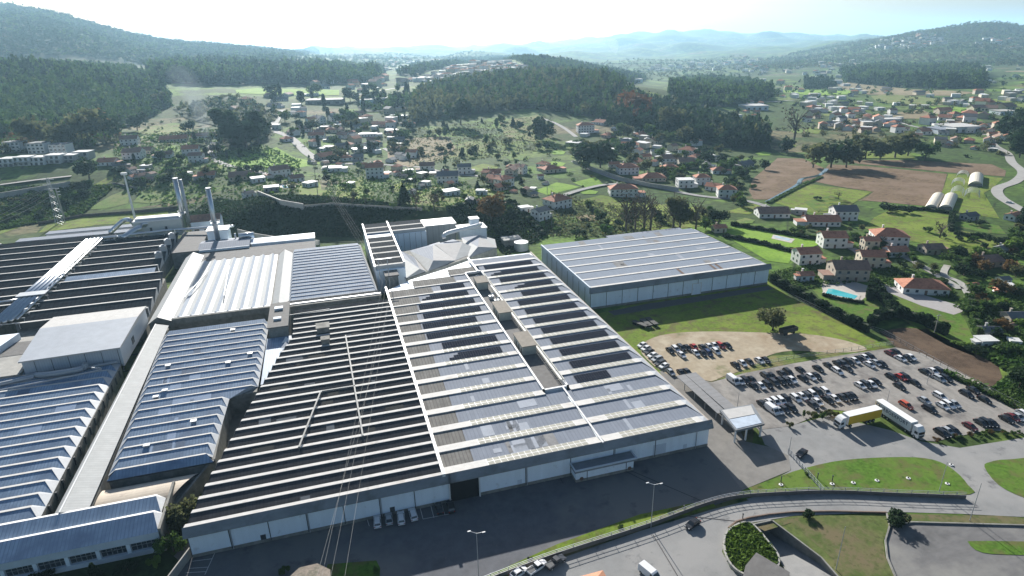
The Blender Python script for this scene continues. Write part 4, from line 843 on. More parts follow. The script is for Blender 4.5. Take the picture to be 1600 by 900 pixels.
plain('window_annex', 'longer low annex in front of the back left one', 'annex', -268, -212, 278, 284, 6, M_galv, M_steelroof, 0, 16, 2)
plain('small_cabin', 'tiny white cabin at the left end of the rear annexes', 'cabin', -288, -277, 276, 281, 6, M_white, M_trim, 0, 2, 1)
# chimneys, mast
def chimney(lb, x, y, z0, z1, r_, twin, platf):
    t = thing('chimney', lb, 'chimney', (x, y, z0)); m = MB(); m.tube([(x, y, z0), (x, y, z1)], [r_ * 1.1, r_], 16); part('shaft', m, M_steel, t, smooth=True)
    m = MB(); m.tube([(x, y, z1 - .4), (x, y, z1 + .1)], r_ * 1.25, 16); part('rim', m, M_galv, t)
    if twin: m = MB(); m.tube([(x + r_ * 2.1, y, z0), (x + r_ * 2.1, y, z1 - 1)], r_ * .8, 14); part('shaft', m, M_galv, t, smooth=True)
    m = MB(); zz = platf
    m.tube([(x, y, zz), (x, y, zz + .15)], r_ + 1.5, 12)
    for k in range(12):
        a = k * math.pi / 6; m.bar((x + (r_ + 1.4) * math.cos(a), y + (r_ + 1.4) * math.sin(a), zz), (x + (r_ + 1.4) * math.cos(a), y + (r_ + 1.4) * math.sin(a), zz + 1.2), .1)
    m.tube([(x + (r_ + 1.4) * math.cos(k * math.pi / 8), y + (r_ + 1.4) * math.sin(k * math.pi / 8), zz + 1.2) for k in range(17)], .07, 4, cap=False)
    part('platform', m, M_galv, t); m = MB(); m.bar((x - r_ - .3, y, z0), (x - r_ - .3, y, z1), .35, .2); part('ladder', m, M_galv, t)
chimney('tall twin steel chimney behind the black roofs', -179.1, 273, 8, 38.6, 1.15, True, 18)
chimney('single steel chimney with a platform halfway up', -156.9, 237.8, 8, 38.4, 1.05, False, 19)
m = MB(); m.tube([(-219.3, 326.9, 3), (-219.3, 326.9, 34.3)], [.75, .5], 10); m.box(-221, -217.6, 326, 328, 33.4, 34.8); single('light_mast', m, M_trim, 'slim tall grey mast standing behind the arched pipe', 'mast')
# --- centre rear: tall shed with slatted white roof
t = thing('tall_shed', 'taller shed with black and white striped roof behind the solar hall', 'tall shed', (-65, 190, 0))
m = MB(); m.prism([(-78.6, 150), (-65.2, 150), (-65.2, 206), (-46, 206), (-46, 226), (-79, 226)], 0, 11.4); part('wall', m, M_white, t)
m = MB()
for k in range(8):
    y = 152 + k * 9.2; xr = -65 if y < 203 else -46.2
    if k == 5: m.poly([(-79, y, 12), (xr, y, 12), (xr, y + 9, 12.6), (-79, y + 9, 12.6)], 2); continue
    m.poly([(-79, y + 1.4, 11.6), (xr, y + 1.4, 11.6), (xr, y + 9.1, 13.2), (-79, y + 9.1, 13.2)], 0); m.box(-79, xr, y - .3, y + 1.4, 11.4, 13.2, 1)
part('roof', m, [M_blackroof, M_cap, M_blueroof], t)
m = MB(); m.box(-65.6, -64.9, 152, 226, 11.4, 13.9); m.box(-79.3, -78.6, 150, 226, 11.4, 13.6); part('parapet', m, M_trim, t)
m = MB()
for i in range(6): m.box(-65 + i * 3.2, -64.9 + i * 3.2, 205.85, 205.95, 1, 11.3)
part('wall_joint', m, M_joint, t)
plain('tall_shed', 'pale panelled block at the rear right of the striped roof', 'tall shed', -46, -27.5, 215, 228, 11.5, mat('panel_grey', (.45, .46, .44), .6, .05, .3, stripes=(0, 3.2, .5, (.3, .3, .3))), M_trim)
plain('plant_box', 'white rooftop box behind the wedge roofs', 'plant box', -26, -10, 212, 222, 8, M_white, M_trim); plain('plant_box', 'small square tower topped with a cap by the wedge roofs', 'tower', -18, -13, 218, 223, 12, M_white, M_trim)
m = MB(); m.tube(smoothline([(-38, 196, 9.5), (-36, 198, 11.5), (-18, 203, 12.5), (-15, 206, 12.5)], 5), 1.1, 12); single('air_duct', m, M_trim, 'fat white elbowed duct above the wedge roofs', 'air duct', smooth=True)
t = thing('wedge_roofs', 'cluster of three pale peaked roofs at the rear of the solar hall', 'peaked roofs', (-40, 175, 0)); m = MB()
def wedge(a, b_, c_, d, ri, za=6.6, zr=9.6):          # a..d footprint (x,y), ridge ri
    (r0, r1) = ri
    m.poly([(*a, za), (*b_, za), (*r1, zr), (*r0, zr)], 0); m.poly([(*r0, zr), (*r1, zr), (*c_, za), (*d, za)], 1); m.poly([(*b_, za), (*c_, za), (*r1, zr)], 2); m.poly([(*a, za), (*r0, zr), (*d, za)], 2)
wedge((-66, 148), (-55, 155), (-62, 190), (-66, 190), ((-58, 154), (-58, 172)), 6.6, 8.6)
wedge((-54, 155), (-38, 166), (-40, 200), (-58, 190), ((-50, 162), (-46, 186)), 6.4, 9.2); wedge((-54.5, 190), (-38.5, 166), (-22, 178), (-32, 202), ((-44, 188), (-30, 186)), 6.4, 9.0)
wedge((-31, 168), (-13, 179), (-10, 194), (-27, 203), ((-24, 176), (-18, 196)), 6.4, 9.0)
part('roof', m, [mat('warm_white_roof', (.37, .36, .35), .8, .1), M_steelroof, M_greyroof], t); m = MB(); m.prism([(-65, 149), (-31, 168), (-13, 179), (-11, 193), (-30, 201), (-64, 189)], 0, 6.3); part('wall', m, M_wconc, t)
plain('rear_hut', 'flat grey hut with round tank right of the wedge roofs', 'hut', -4, 6, 196, 203, 4, M_wconc, M_conc)
m = MB(); m.tube([(4, 190, 0), (4, 190, 4.5)], 4, 18); single('round_tank', m, M_galv, 'squat round open tank between the solar hall and warehouse', 'tank')
t = thing('stair_tower', 'small dark roofed square turret at the foot of the striped roof', 'turret', (-72, 146, 0)); m = MB(); m.box(-75, -69.5, 143, 150, 0, 10.5); part('wall', m, M_wconc, t); m = MB(); m.box(-75.4, -69.1, 142.6, 150.4, 10.5, 11); part('roof', m, M_tar, t)

# --- gatehouse and canopies right of the hall
t = thing('canopy', 'flat white roofed gate canopy on posts at the car park entrance', 'canopy', (14, 4, 0))
m = MB(); m.prism([(7.8, -1.6), (17.6, -1.4), (20.9, 8.6), (9.6, 9)], 4.1, 4.7); part('roof', m, M_fascia, t)
m = MB(); m.prism([(8.5, -1), (17, -.8), (18.2, 3.4), (9.2, 3.6)], 4.7, 4.78); part('roof_sheet', m, mat('pale_blue_sheet', (.45, .52, .6), .5), t); m = MB(); m.prism([(9.3, 3.8), (18, 3.6), (19.8, 8), (10, 8.4)], 4.72, 4.85); part('roof_sheet', m, M_cap, t)
for x, y in ((8.4, -.8), (17, -.8), (12, -.9), (10.2, 8), (19.6, 7.8)): m = MB(); m.box(x - .2, x + .2, y - .2, y + .2, 0, 4.1); part('post', m, M_trim, t)
m = MB(); m.box(11.5, 17.5, 3, 7.5, 0, 3); part('booth', m, M_wconc, t); m = MB(); m.box(12, 17, 2.92, 3, 1.2, 2.5); part('window', m, M_glass, t)
for i, (a, c_) in enumerate(((9.7, 12.7), (13.1, 16.9))):
    t = thing('parking_canopy', ['long grey parking shelter roof nearest the solar hall', 'long grey parking shelter roof nearest the car park'][i], 'parking shelter', ((a + c_) / 2, 22, 0))
    m = MB(); m.prism([(a, 10), (c_, 10), (c_ + .3, 34), (a, 34)], [2.7] * 4, [2.85] * 4); part('roof', m, mat('shelter_sheet', (.2, .2, .205), .7, .1, .5, stripes=(1, 2.2, .4, (.14, .14, .14))), t)
    for y in range(11, 35, 6): m = MB(); m.box(a + (.3 if i == 0 else 3.2), a + (.5 if i == 0 else 3.4), y, y + .2, 0, 2.7); part('post', m, M_galv, t)
# ================================================================ VEHICLES AND STREET FURNITURE
def paint(name, c, r_=.3): return mat('car_paint_' + name, c, r_, .03, 1, spec=.6)
PAINT = dict(white=paint('white', (.72, .72, .72)), black=paint('black', (.015, .016, .02)), darkgrey=paint('dark_grey', (.05, .053, .06)), silver=paint('silver', (.38, .4, .42), .35), blue=paint('blue', (.025, .05, .13)),
             red=paint('red', (.42, .03, .025)), orange=paint('orange', (.5, .09, .04)), darkred=paint('dark_red', (.14, .02, .025)))
NAMES = dict(white='white', black='black', darkgrey='dark grey', silver='silver', blue='dark blue', red='red', orange='orange red', darkred='dark red')
M_tyre = mat('tyre_rubber', (.02, .02, .02), .9, .1, 3); M_cglass = mat('car_glass', (.02, .025, .03), .08, 0, 1, spec=.8); M_lamp = mat('lamp_lens', (.6, .6, .6), .15, 0, 1); M_tail = mat('tail_lens', (.35, .02, .02), .2, 0, 1)
def loft(mb, prof, hw, m=0):
    """body from side profile points (y,z) with half widths, closed left-right"""
    n = len(prof); a = len(mb.v)
    mb.v += [(-w_, y, z) for (y, z), w_ in zip(prof, hw)] + [(w_, y, z) for (y, z), w_ in zip(prof, hw)]
    for i in range(n):
        j = (i + 1) % n; mb.f.append((a + i, a + j, a + n + j, a + n + i)); mb.m.append(m)
    mb.f.append(tuple(a + n + i for i in range(n))); mb.f.append(tuple(a + i for i in reversed(range(n)))); mb.m += [m, m]
def make_car(kind, colour):
    """nose towards -y"""
    t = thing(kind, 'x', kind.replace('_', ' ')); m = MB()
    L, W_, Hh = dict(car=(4.3, 1.78, 1.46), estate_car=(4.7, 1.84, 1.52), van=(5.3, 2.0, 2.2), pickup_truck=(5.2, 1.85, 1.75))[kind]; h = L / 2; w_ = W_ / 2
    if kind in ('car', 'estate_car'):
        loft(m, [(-h, .35), (-h, .62), (-h+.15, .74), (-h+1.15, .9), (h-.2, .98), (h-.02, .8), (h, .4), (h-.1, .25), (-h+.1, .25)], [w_*.86, w_*.9, w_*.92, w_, w_*.96, w_*.92, w_*.9, w_*.9, w_*.9])
        ry = h - (.95 if kind == 'car' else .5)
        g = MB(); loft(g, [(-h+1.05, .88), (-h+1.8, Hh-.08), (ry, Hh-.06), (h-.22, .95)], [w_*.93, w_*.74, w_*.74, w_*.88]); part('windows', g, M_cglass, t, False)
        r = MB(); loft(r, [(-h+1.78, Hh-.1), (-h+1.95, Hh-.01), (ry-.2, Hh), (ry+.08, Hh-.1)], [w_*.72, w_*.7, w_*.7, w_*.72]); 
        for s in (-1, 1):
            for (y0, z0, y1, z1) in ((-h+1.08, .9, -h+1.82, Hh-.08), (ry-.05, Hh-.08, h-.26, .95), ((ry-h)/2+.1, .92, (ry-h)/2+.1, Hh-.08)):
                wa = w_*.93 if z0 < 1 else w_*.75; wb = w_*.75 if z1 > 1 else w_*.9
                r.bar((s*wa, y0, z0), (s*wb, y1, z1), .09, .09)
        m.f += [tuple(i + len(m.v) for i in f) for f in r.f]; m.m += [0] * len(r.f); m.v += r.v
    elif kind == 'van':
        loft(m, [(-h, .4), (-h, .95), (-h+.5, 1.15), (-h+1.2, 2.05), (-h+1.6, Hh), (h-.1, Hh), (h, 1.2), (h, .35)], [w_*.88, w_*.92, w_*.96, w_*.86, w_*.85, w_*.87, w_*.97, w_*.97])
        g = MB(); g.poly([(-w_*.82, -h+.52, 1.2), (w_*.82, -h+.52, 1.2), (w_*.76, -h+1.13, 2.0), (-w_*.76, -h+1.13, 2.0)])
        for s in (-1, 1): q = [(s*w_*.985, -h+.85, 1.2), (s*w_*.985, -h+1.9, 1.2), (s*w_*.9, -h+1.9, 1.9), (s*w_*.9, -h+1.3, 1.9)]; g.poly(q if s > 0 else q[::-1])
        part('windows', g, M_cglass, t, False)
    else:
        loft(m, [(-h, .45), (-h, .8), (-h+1.1, 1.0), (.3, 1.02), (h, 1.0), (h, .45)], [w_*.9, w_*.94, w_, w_, w_, w_]); m.box(-w_*.75, w_*.75, -.75, .35, 1.55, 1.72)
        g = MB(); loft(g, [(-h+1.2, 1.0), (-.8, 1.62), (.4, 1.62), (.65, 1.0)], [w_*.9, w_*.76, w_*.76, w_*.9]); part('windows', g, M_cglass, t, False)
        g = MB(); g.box(-w_*.82, w_*.82, .75, h-.12, .95, 1.05); part('load_bed', g, M_joint, t, False)
    part('body', m, PAINT[colour], t, False)
    for sx in (-1, 1):
        for y in (-h + .85, h - .85):
            m = MB(); m.tube([(sx * (w_ - .2), y, .33), (sx * (w_ + .01), y, .33)], .33, 12); m.tube([(sx * (w_ + .01), y, .33), (sx * (w_ + .02), y, .33)], .19, 8, 1); part('wheel', m, [M_tyre, M_galv], t, False)
        z = .62 if kind != 'van' else .85
        m = MB(); m.box(min(sx * w_ * .85, sx * w_ * .45), max(sx * w_ * .85, sx * w_ * .45), -h - .02, -h + .1, z, z + .14); part('headlight', m, M_lamp, t, False)
        m = MB(); m.box(min(sx * w_ * .88, sx * w_ * .55), max(sx * w_ * .88, sx * w_ * .55), h - .1, h + .02, z + .1, z + .26); part('tail_light', m, M_tail, t, False)
    return t
CARS = {}
def put_car(px, py, colour, kind, yaw, label, group):
    q = G(px, py); key = (kind, colour); loc = (q[0], q[1], q[2] + .1)
    if key not in CARS:
        o = make_car(kind, colour); CARS[key] = o; kids(o); o.location = loc; o.rotation_euler = (0, 0, yaw); o['label'] = label; o['group'] = group
    else: o = copy_tree(CARS[key], loc, yaw, label, group)
    return o
W_, K, Dg, Si, Bl, Re = 'white', 'black', 'darkgrey', 'silver', 'blue', 'red'
o3 = lambda L: [(980 + x / 6.43, 480 + y / 6.43, *r) for x, y, *r in L]
o1 = lambda L: [(1050 + x / 5, 520 + y / 5, *r) for x, y, *r in L]
o2 = lambda L: [(1280 + x / 5, 520 + y / 5, *r) for x, y, *r in L]
ROWS = [
 ('back row on the sandy lot', 0, o3([(430,440,K),(485,425,W_),(540,410,Dg),(600,412,K),(670,405,Re),(755,410,Dg),(820,400,W_),(875,390,W_),(935,390,Re),(1005,390,K)])),
 ('front row on the sandy lot', 0, o3([(545,485,W_),(685,465,W_),(755,470,K),(815,465,Bl),(890,450,W_)])),
 ('slanting line by the solar hall', -75, o3([(150,385,W_),(188,418,W_),(220,450,Dg),(255,488,W_),(300,525,Si),(332,565,Dg),(370,595,W_)])),
 ('group above the parking shelter', 0, o3([(435,660,Si),(540,665,K),(600,655,Dg)])),
 ('row on the grass edge above the lot', 0, o1([(495,258,K),(548,243,W_),(603,232,Dg),(680,222,W_),(730,218,K)])),
 ('upper-left back row of the car park', 0, o1([(475,380,W_,'van'),(530,384,Si),(572,378,K),(622,372,K),(732,343,Dg),(775,342,K),(860,327,Dg),(906,312,K),(1003,298,K),(1140,285,K)])),
 ('upper-left front row of the car park', 0, o1([(635,420,K),(692,420,W_),(745,410,K),(797,394,Dg),(850,385,K),(893,380,Dg),(935,372,W_),(1022,362,K),(1080,349,W_),(1125,342,K)])),
 ('top back row of the car park', 0, o2([(70,263,K),(145,247,K),(183,246,Dg),(225,233,K),(275,223,W_),(315,210,K),(355,199,W_),(397,192,K)])),
 ('top front row of the car park', 0, o2([(140,304,W_),(220,286,Dg),(390,254,W_),(440,240,Si),(487,248,K)])),
 ('group in the far top corner of the car park', 0, o2([(553,166,'darkred'),(600,157,K),(632,206,W_),(680,202,K),(712,195,W_)])),
 ('group by the fence on the right of the car park', 0, o2([(825,312,K),(885,306,W_),(940,304,K),(933,364,Si),(985,361,K)])),
 ('small middle group left of the red car', 0, o2([(315,417,W_),(362,410,Dg),(405,407,W_),(437,387,K)])),
 ('middle cluster around the red car', 0, o2([(565,352,K),(632,352,Re),(670,350,K),(625,424,K),(745,398,K)])),
 ('fence edge of the car park', 0, o2([(1200,454,K),(1148,484,K),(1288,529,K)])),
 ('central right group of the car park', 0, o2([(938,500,W_,'estate_car'),(818,534,Si),(860,602,K),(675,571,'orange'),(960,577,W_),(1005,567,W_),(1050,562,Si)])),
 ('bottom row beside the right hedge', 0, o2([(955,790,K),(1000,775,Si),(1045,772,K),(1175,738,'darkred'),(1262,712,K),(1303,708,K),(1345,712,K)])),
 ('far right group at the picture edge', 0, o2([(1462,682,K),(1505,668,'darkred'),(1550,664,Si),(1590,637,W_)])),
 ('lower-left back row of the car park', 0, o1([(705,563,K),(760,551,W_),(805,543,W_),(852,537,W_),(890,522,K),(963,517,W_),(1012,502,W_),(1057,499,Dg),(1096,485,W_),(1137,467,K),(1197,465,W_,'estate_car')])),
 ('lower-left front row of the car park', 0, o1([(780,612,W_,'van'),(830,613,Si),(877,605,Dg),(930,594,K),(1097,570,Dg),(1132,547,W_),(1218,532,K),(1267,521,W_),(1328,512,Dg),(1372,504,K),(1405,498,K)])),
 ('row against the hall front wall', 180, [(590,816,W_),(608,812,Si),(627,811,W_),(645.5,805,W_,'estate_car'),(686,796,K),(704,793,K)]),
]
for rname, yaw, L in ROWS:
    for i, c in enumerate(sorted(L, key=lambda c: c[0])):
        px, py, colour = c[:3]; kind = c[3] if len(c) > 3 else ('estate_car' if rnd.random() < .3 else 'car'); kn = {'car': 'hatchback', 'estate_car': 'estate', 'van': 'van'}[kind]
        put_car(px, py + 1.5, colour, kind, R(yaw + rnd.uniform(-4, 4)), f"{NAMES[colour]} {kn}, {ORD[i]} from left, {rname}", 'cars parked in the ' + rname if 'row' in rname else 'cars parked in the ' + rname)
for px, py, c, k, yaw, lb in ((1082,822,K,'car',-71,'black car driving on the curved road above the planter'), (1252,711,K,'car',-67,'dark car by the gate next to the grass oval'), (868,882,Dg,'pickup_truck',112,'dark grey pickup at the roadside, rightmost of three by the wall'), (839,890,W_,'pickup_truck',112,'white pickup at the roadside, middle of three by the wall'), (811,898,W_,'car',112,'white car at the roadside, leftmost of three by the wall'), (1015,901,W_,'van',20,'white van at the bottom edge of the picture'), (1577,318,W_,'car',30,'tiny white car on the winding road at the right edge'), (1235,584+0,K,'car',0,None)):
    if lb: put_car(px, py, c, k, R(yaw), lb, None); 
for o in COL.objects:
    if 'group' in o and not o['group']: del o['group']
# trucks
def make_truck(a, b_, label, side, lettering=None, L=13.6):
    A = G(*a); B = G(*b_); d = (A - B)[:2]; yaw = math.atan2(-d[0], d[1]) + math.pi
    t = thing('articulated_lorry', label, 'lorry', (A[0], A[1], .1), yaw)   # local nose at y=0 pointing -y
    m = MB(); loft(m, [(0, .5), (0, 1.5), (.15, 2.4), (.5, 3.2), (1.0, 3.7), (2.2, 3.75), (2.2, .6)], [1.2, 1.22, 1.2, 1.12, 1.05, 1.1, 1.22]); part('cab', m, PAINT['white'], t, False)
    m = MB(); m.poly([(-1.1, .02-.05, 1.55), (1.1, .02-.05, 1.55), (1.08, .13-.05, 2.35), (-1.08, .13-.05, 2.35)])
    for s in (-1, 1): q = [(s*1.225, .3, 1.6), (s*1.225, 1.4, 1.6), (s*1.2, 1.4, 2.4), (s*1.2, .4, 2.4)]; m.poly(q if s > 0 else q[::-1])
    part('windscreen', m, M_cglass, t, False); m = MB(); m.box(-1.0, 1.0, -.04, .02, .55, 1.3); part('grille', m, M_joint, t, False)
    m = MB(); m.box(-1.275, 1.275, 2.9, 2.9 + L, 1.15, 4.0); m.box(-1.29, 1.29, 2.85, 2.95, 1.1, 4.03, 1); m.box(-1.29, 1.29, 2.85 + L, 2.95 + L, 1.1, 4.03, 1); m.box(-1.26, 1.26, 2.92, 2.88 + L, 4.0, 4.06, 1); tr = part('trailer_body', m, [side, mat('trailer_white', (.75, .75, .73), .5, .04, 1)], t, False)
    m = MB(); m.box(-.5, .5, .8, 2.8 + L, .75, 1.12); part('chassis', m, M_joint, t, False)
    for y in (1.3, 4.2, L - 2.2, L - .9, L + .4):
        for s in (-1, 1): m = MB(); m.tube([(s * .85, y, .5), (s * 1.22, y, .5)], .5, 14); m.tube([(s * 1.22, y, .5), (s * 1.24, y, .5)], .25, 8, 1); part('wheel', m, [M_tyre, M_galv], t, False)
    for s in (-1, 1):
        m = MB(); m.box(min(s * .7, s * 1.1), max(s * .7, s * 1.1), -.05, .05, .75, .95); part('headlight', m, M_lamp, t, False); m = MB(); m.box(min(s * 1.3, s * 1.5), max(s * 1.3, s * 1.5), .3, .4, 1.9, 2.5); part('mirror', m, M_joint, t, False)
    for k in range(3 if not lettering else 0): pass
    if lettering:
        c = bpy.data.curves.new('txt', 'FONT'); c.body = lettering; c.size = 1.85; c.extrude = .01; c.offset = .03; c.space_character = 1.18; c.align_x = 'LEFT'; tmp = bpy.data.objects.new('txt', c); COL.objects.link(tmp)
        dg = bpy.context.evaluated_depsgraph_get(); me = bpy.data.meshes.new_from_object(tmp.evaluated_get(dg)); bpy.data.objects.remove(tmp)
        v = np.array([x.co[:] for x in me.vertices]); wx = v[:, 0].max(); sc = .77 * L / wx
        # reads from the -x side: text runs from tail (high y) towards nose
        nv = np.stack([-1.30 - v[:, 2], 2.9 + L - .16 * L - v[:, 0] * sc, 2.35 + v[:, 1] * .8], 1); me.vertices.foreach_set('co', nv.ravel()); me.materials.clear(); me.materials.append(mat('navy_lettering', (.02, .035, .07), .6)); me.update()
        o = bpy.data.objects.new('lettering', me); link(o, tr)
        m = MB(); m.tube([(-1.29, 2.9 + L - 1.1, 2.9), (-1.31, 2.9 + L - 1.1, 2.9)], .75, 20); m.tube([(-1.31, 2.9 + L - 1.1, 2.9), (-1.32, 2.9 + L - 1.1, 2.9)], .5, 18, 1); m.box(-1.33, -1.31, 2.9 + L - 1.6, 2.9 + L - .6, 2.8, 3.0); e = part('emblem', m, [MATS['navy_lettering'], PAINT['white']], tr, False)
    return t
make_truck((1306,669), (1378,652), 'white cab lorry with a yellow curtain-sided trailer on the access road', mat('yellow_tarpaulin', (.8, .48, .03), .6, .06, .5), None, 12.4)
make_truck((1438,687), (1376,646), 'white lorry with large dark lettering along its trailer', mat('white_tarpaulin', (.6, .62, .62), .6, .04, .5), 'URBOEXPORT', 12.9)
# flat trailers and tipper
def flat_trailer(px, py, yaw, label, tip=False):
    q = G(px, py); t = thing('farm_trailer' if tip else 'flat_trailer', label, 'trailer', q, R(yaw)); m = MB(); m.box(-1.1, 1.1, -3.6, 3.6, 1.0, 1.25)
    if tip:
        for (x0, x1, y0, y1) in ((-1.2, -1.1, -3.6, 3.6), (1.1, 1.2, -3.6, 3.6), (-1.2, 1.2, -3.7, -3.6), (-1.2, 1.2, 3.6, 3.7)): m.box(x0, x1, y0, y1, 1.0, 2.6)
    part('deck', m, mat('dark_trailer', (.05, .05, .045), .8), t, False)
    for y in (-2, 1.6, 2.6):
        for s in (-1, 1): m = MB(); m.tube([(s * .8, y, .5), (s * 1.1, y, .5)], .5, 10); part('wheel', m, M_tyre, t, False)
    m = MB(); m.bar((0, -3.6, .9), (0, -5.2, .7), .2); part('drawbar', m, M_joint, t, False)
flat_trailer(1000, 509, 25, 'leftmost of the three dark flat trailers on the grass'); flat_trailer(1009, 507, 2, 'middle of the three dark flat trailers on the grass'); flat_trailer(1018, 505, 2, 'rightmost of the three dark flat trailers on the grass'); flat_trailer(1231, 521, 95, 'dark high-sided tipping trailer near the lone round tree', True)
# lamp posts
def lamp_post(px, py, ptop, label, arms=2, ax=1):
    q = G(px, py); h = rise(q, px, ptop); t = thing('lamp_post', label, 'lamp post', q); m = MB(); m.tube([(q[0], q[1], q[2]), (q[0], q[1], q[2] + h)], [.1, .06], 8); part('pole', m, M_galv, t)
    for s in ([-1, 1] if arms == 2 else [1] if arms else []):
        m = MB(); m.tube([(q[0], q[1], q[2] + h - .1), (q[0] + s * 1.2 * ax, q[1] - s * .5, q[2] + h + .35)], .05, 6); m.box(*sorted((q[0] + s * 1.1 * ax, q[0] + s * 1.8 * ax)), q[1] - s * .6 - .12, q[1] - s * .6 + .12, q[2] + h + .3, q[2] + h + .45); part('lamp_head', m, M_trim, t)
lamp_post(1017, 824, 757, 'double-headed lamp post in the middle of the grass strip'); lamp_post(748, 900, 833, 'double-headed lamp post at the bottom centre'); lamp_post(1306, 890, 823, 'lamp post standing in the lower dry lawn', 0); lamp_post(1515, 814, 755, 'lamp post beside the lower parking area on the right', 0); lamp_post(1467, 769, 722, 'lamp post in the right half of the grass oval', 0); lamp_post(1232, 710, 683, 'thin post by the gate barrier', 0); lamp_post(1152, 636, 612, 'thin post beside the gate canopy', 0)
lamp_post(1385, 632, 610, 'slim post in the middle of the gravel car park', 0); lamp_post(1448, 600, 583, 'slim post near the right cars of the car park', 0)
# roadside wall with railing and posts
WL = [(730,922),(780,902),(870,869),(1010,824),(1100,791),(1150,779),(1210,774),(1300,771),(1400,775),(1508,779)]
WP = [GZ(*p, 0)[:2] for p in smoothline(WL, 5)]
m = MB(); pts, l, r = strip_pts(WP, .4)
for i in range(len(l) - 1): m.prism([l[i], r[i], r[i+1], l[i+1]], 0, 1.0, 0, 1)
single('roadside_wall', m, [mat('stained_concrete', (.13, .12, .11), .9, .25, .6), mat('coping', (.24, .19, .155), .9, .2, 1)], 'long curved retaining wall between the yard strip and the road', 'wall')
t = thing('railing', 'white panel railing on the curved wall along the road', 'railing', (*WP[len(WP)//2], 0)); acc = 0; m = MB(); prev = np.array(WP[0]); posts = MB()
for i in range(1, len(WP)):
    a, b_ = np.array(WP[i-1]), np.array(WP[i])
    for z in (1.05, 1.5, 1.95): m.bar((*a, z), (*b_, z), .07)
    n = max(1, int(np.linalg.norm(b_ - a) / 2.6))
    for k in range(n): q = a + (b_ - a) * k / n; m.bar((*q, .9), (*q, 2.0), .12)
part('rails', m, M_galv, t)
# gate rail between yard and oval
m = MB(); A = GZ(1231, 708, 0); B = GZ(1286, 770, 0)
for z in (.5, 1.0, 1.6): m.bar((A[0], A[1], z), (B[0], B[1], z), .1)
for k in range(13): q = A + (B - A) * k / 12; m.bar((q[0], q[1], 0), (q[0], q[1], 1.7), .12)
single('gate', m, M_galv, 'sliding metal gate across the yard entrance beside the grass oval', 'gate')
# chain-link fence along the far side of the car park
def fence(pix, h, lb, step=3.0, hedge=None, name='fence', w_=.06):
    P = [G(*p) for p in pix]; m = MB(); po = MB()
    for a, b_ in zip(P[:-1], P[1:]):
        n = max(1, int(np.linalg.norm(b_ - a) / step))
        for z in (.15, h * .5, h): m.bar((a[0], a[1], a[2] + z), (b_[0], b_[1], b_[2] + z), w_)
        for k in range(n + 1): q = a + (b_ - a) * k / n; m.bar((q[0], q[1], q[2]), (q[0], q[1], q[2] + h + .1), .1, None, 1)
    t = thing(name, lb, 'fence', P[len(P)//2]); part('rails_and_posts', m, [M_galv, M_wconc], t)
fence([(1180,572),(1240,560),(1330,548),(1396,538)], 1.3, 'low post fence between the sandy lot and the gravel car park'); fence([(1378,520),(1480,577),(1600,641)], 1.6, 'long fence between the car park and the ploughed soil')
fence([(1232,462),(1310,500),(1378,520)], 1.5, 'fence between the meadow and the villa hedge')
def wallrun(pix, h, lb, m_=None, w_=.35, name='garden_wall'):
    P = [G(*p) for p in pix]; m = MB(); pts, l, r = strip_pts([p[:2] for p in P], w_)
    for i in range(len(l) - 1):
        z0 = [P[i][2] - .8, P[i][2] - .8, P[i+1][2] - .8, P[i+1][2] - .8]; z1 = [P[i][2] + h, P[i][2] + h, P[i+1][2] + h, P[i+1][2] + h]; m.prism([l[i], r[i], r[i+1], l[i+1]], z0, z1)
    single(name, m, m_ or M_wconc, lb, 'wall')
wallrun([(1138,826),(1150,816),(1170,810),(1200,805),(1240,801),(1300,800),(1385,802)], .45, 'low brown-capped wall along the inner edge of the curved road', mat('brown_cap', (.2, .14, .11), .9, .2, 1), .3); wallrun([(1385,803),(1390,822),(1383,845),(1386,872),(1400,905)], .4, 'kerb around the left end of the lower parking area'); wallrun([(1392,822),(1425,817),(1600,822),(1760,830)], .4, 'kerb along the top of the lower parking area')
wallrun([(0,312),(60,302),(112,293)], 5, 'long concrete retaining wall below the white terraces', M_conc, 1); wallrun([(404,307),(440,322),(475,328)], 4, 'grey block wall below the swimming pool garden', M_conc, 1); wallrun([(475,326),(520,322),(580,326),(660,330)], 2.2, 'dark garden wall under the hillside gardens'); wallrun([(895,255),(930,268),(970,282),(1010,291),(1060,299)], 3, 'grey retaining wall along the village road', M_conc, .6); wallrun([(372,365),(400,372),(450,380),(500,383)], 3, 'pale concrete wall behind the fine blue roof', M_conc, .6)
wallrun([(60,352),(130,339),(200,334),(278,326)], 2.0, 'dark wall running along the slope left of the chimneys', mat('dark_stone', (.08, .075, .065), .9, .3, 1)); wallrun([(130,300),(180,288),(215,296)], 1.5, 'stone edging above the left slope strips', M_wconc)
# boundary wall of the yard by the bushes
m = MB(); A = GZ(300, 868, 0); B = GZ(232, 960, 0); m.bar((A[0], A[1], 1.2), (B[0], B[1], 1.2), .3, 2.6); single('boundary_wall', m, M_conc, 'low wall at the left end of the front yard', 'wall')
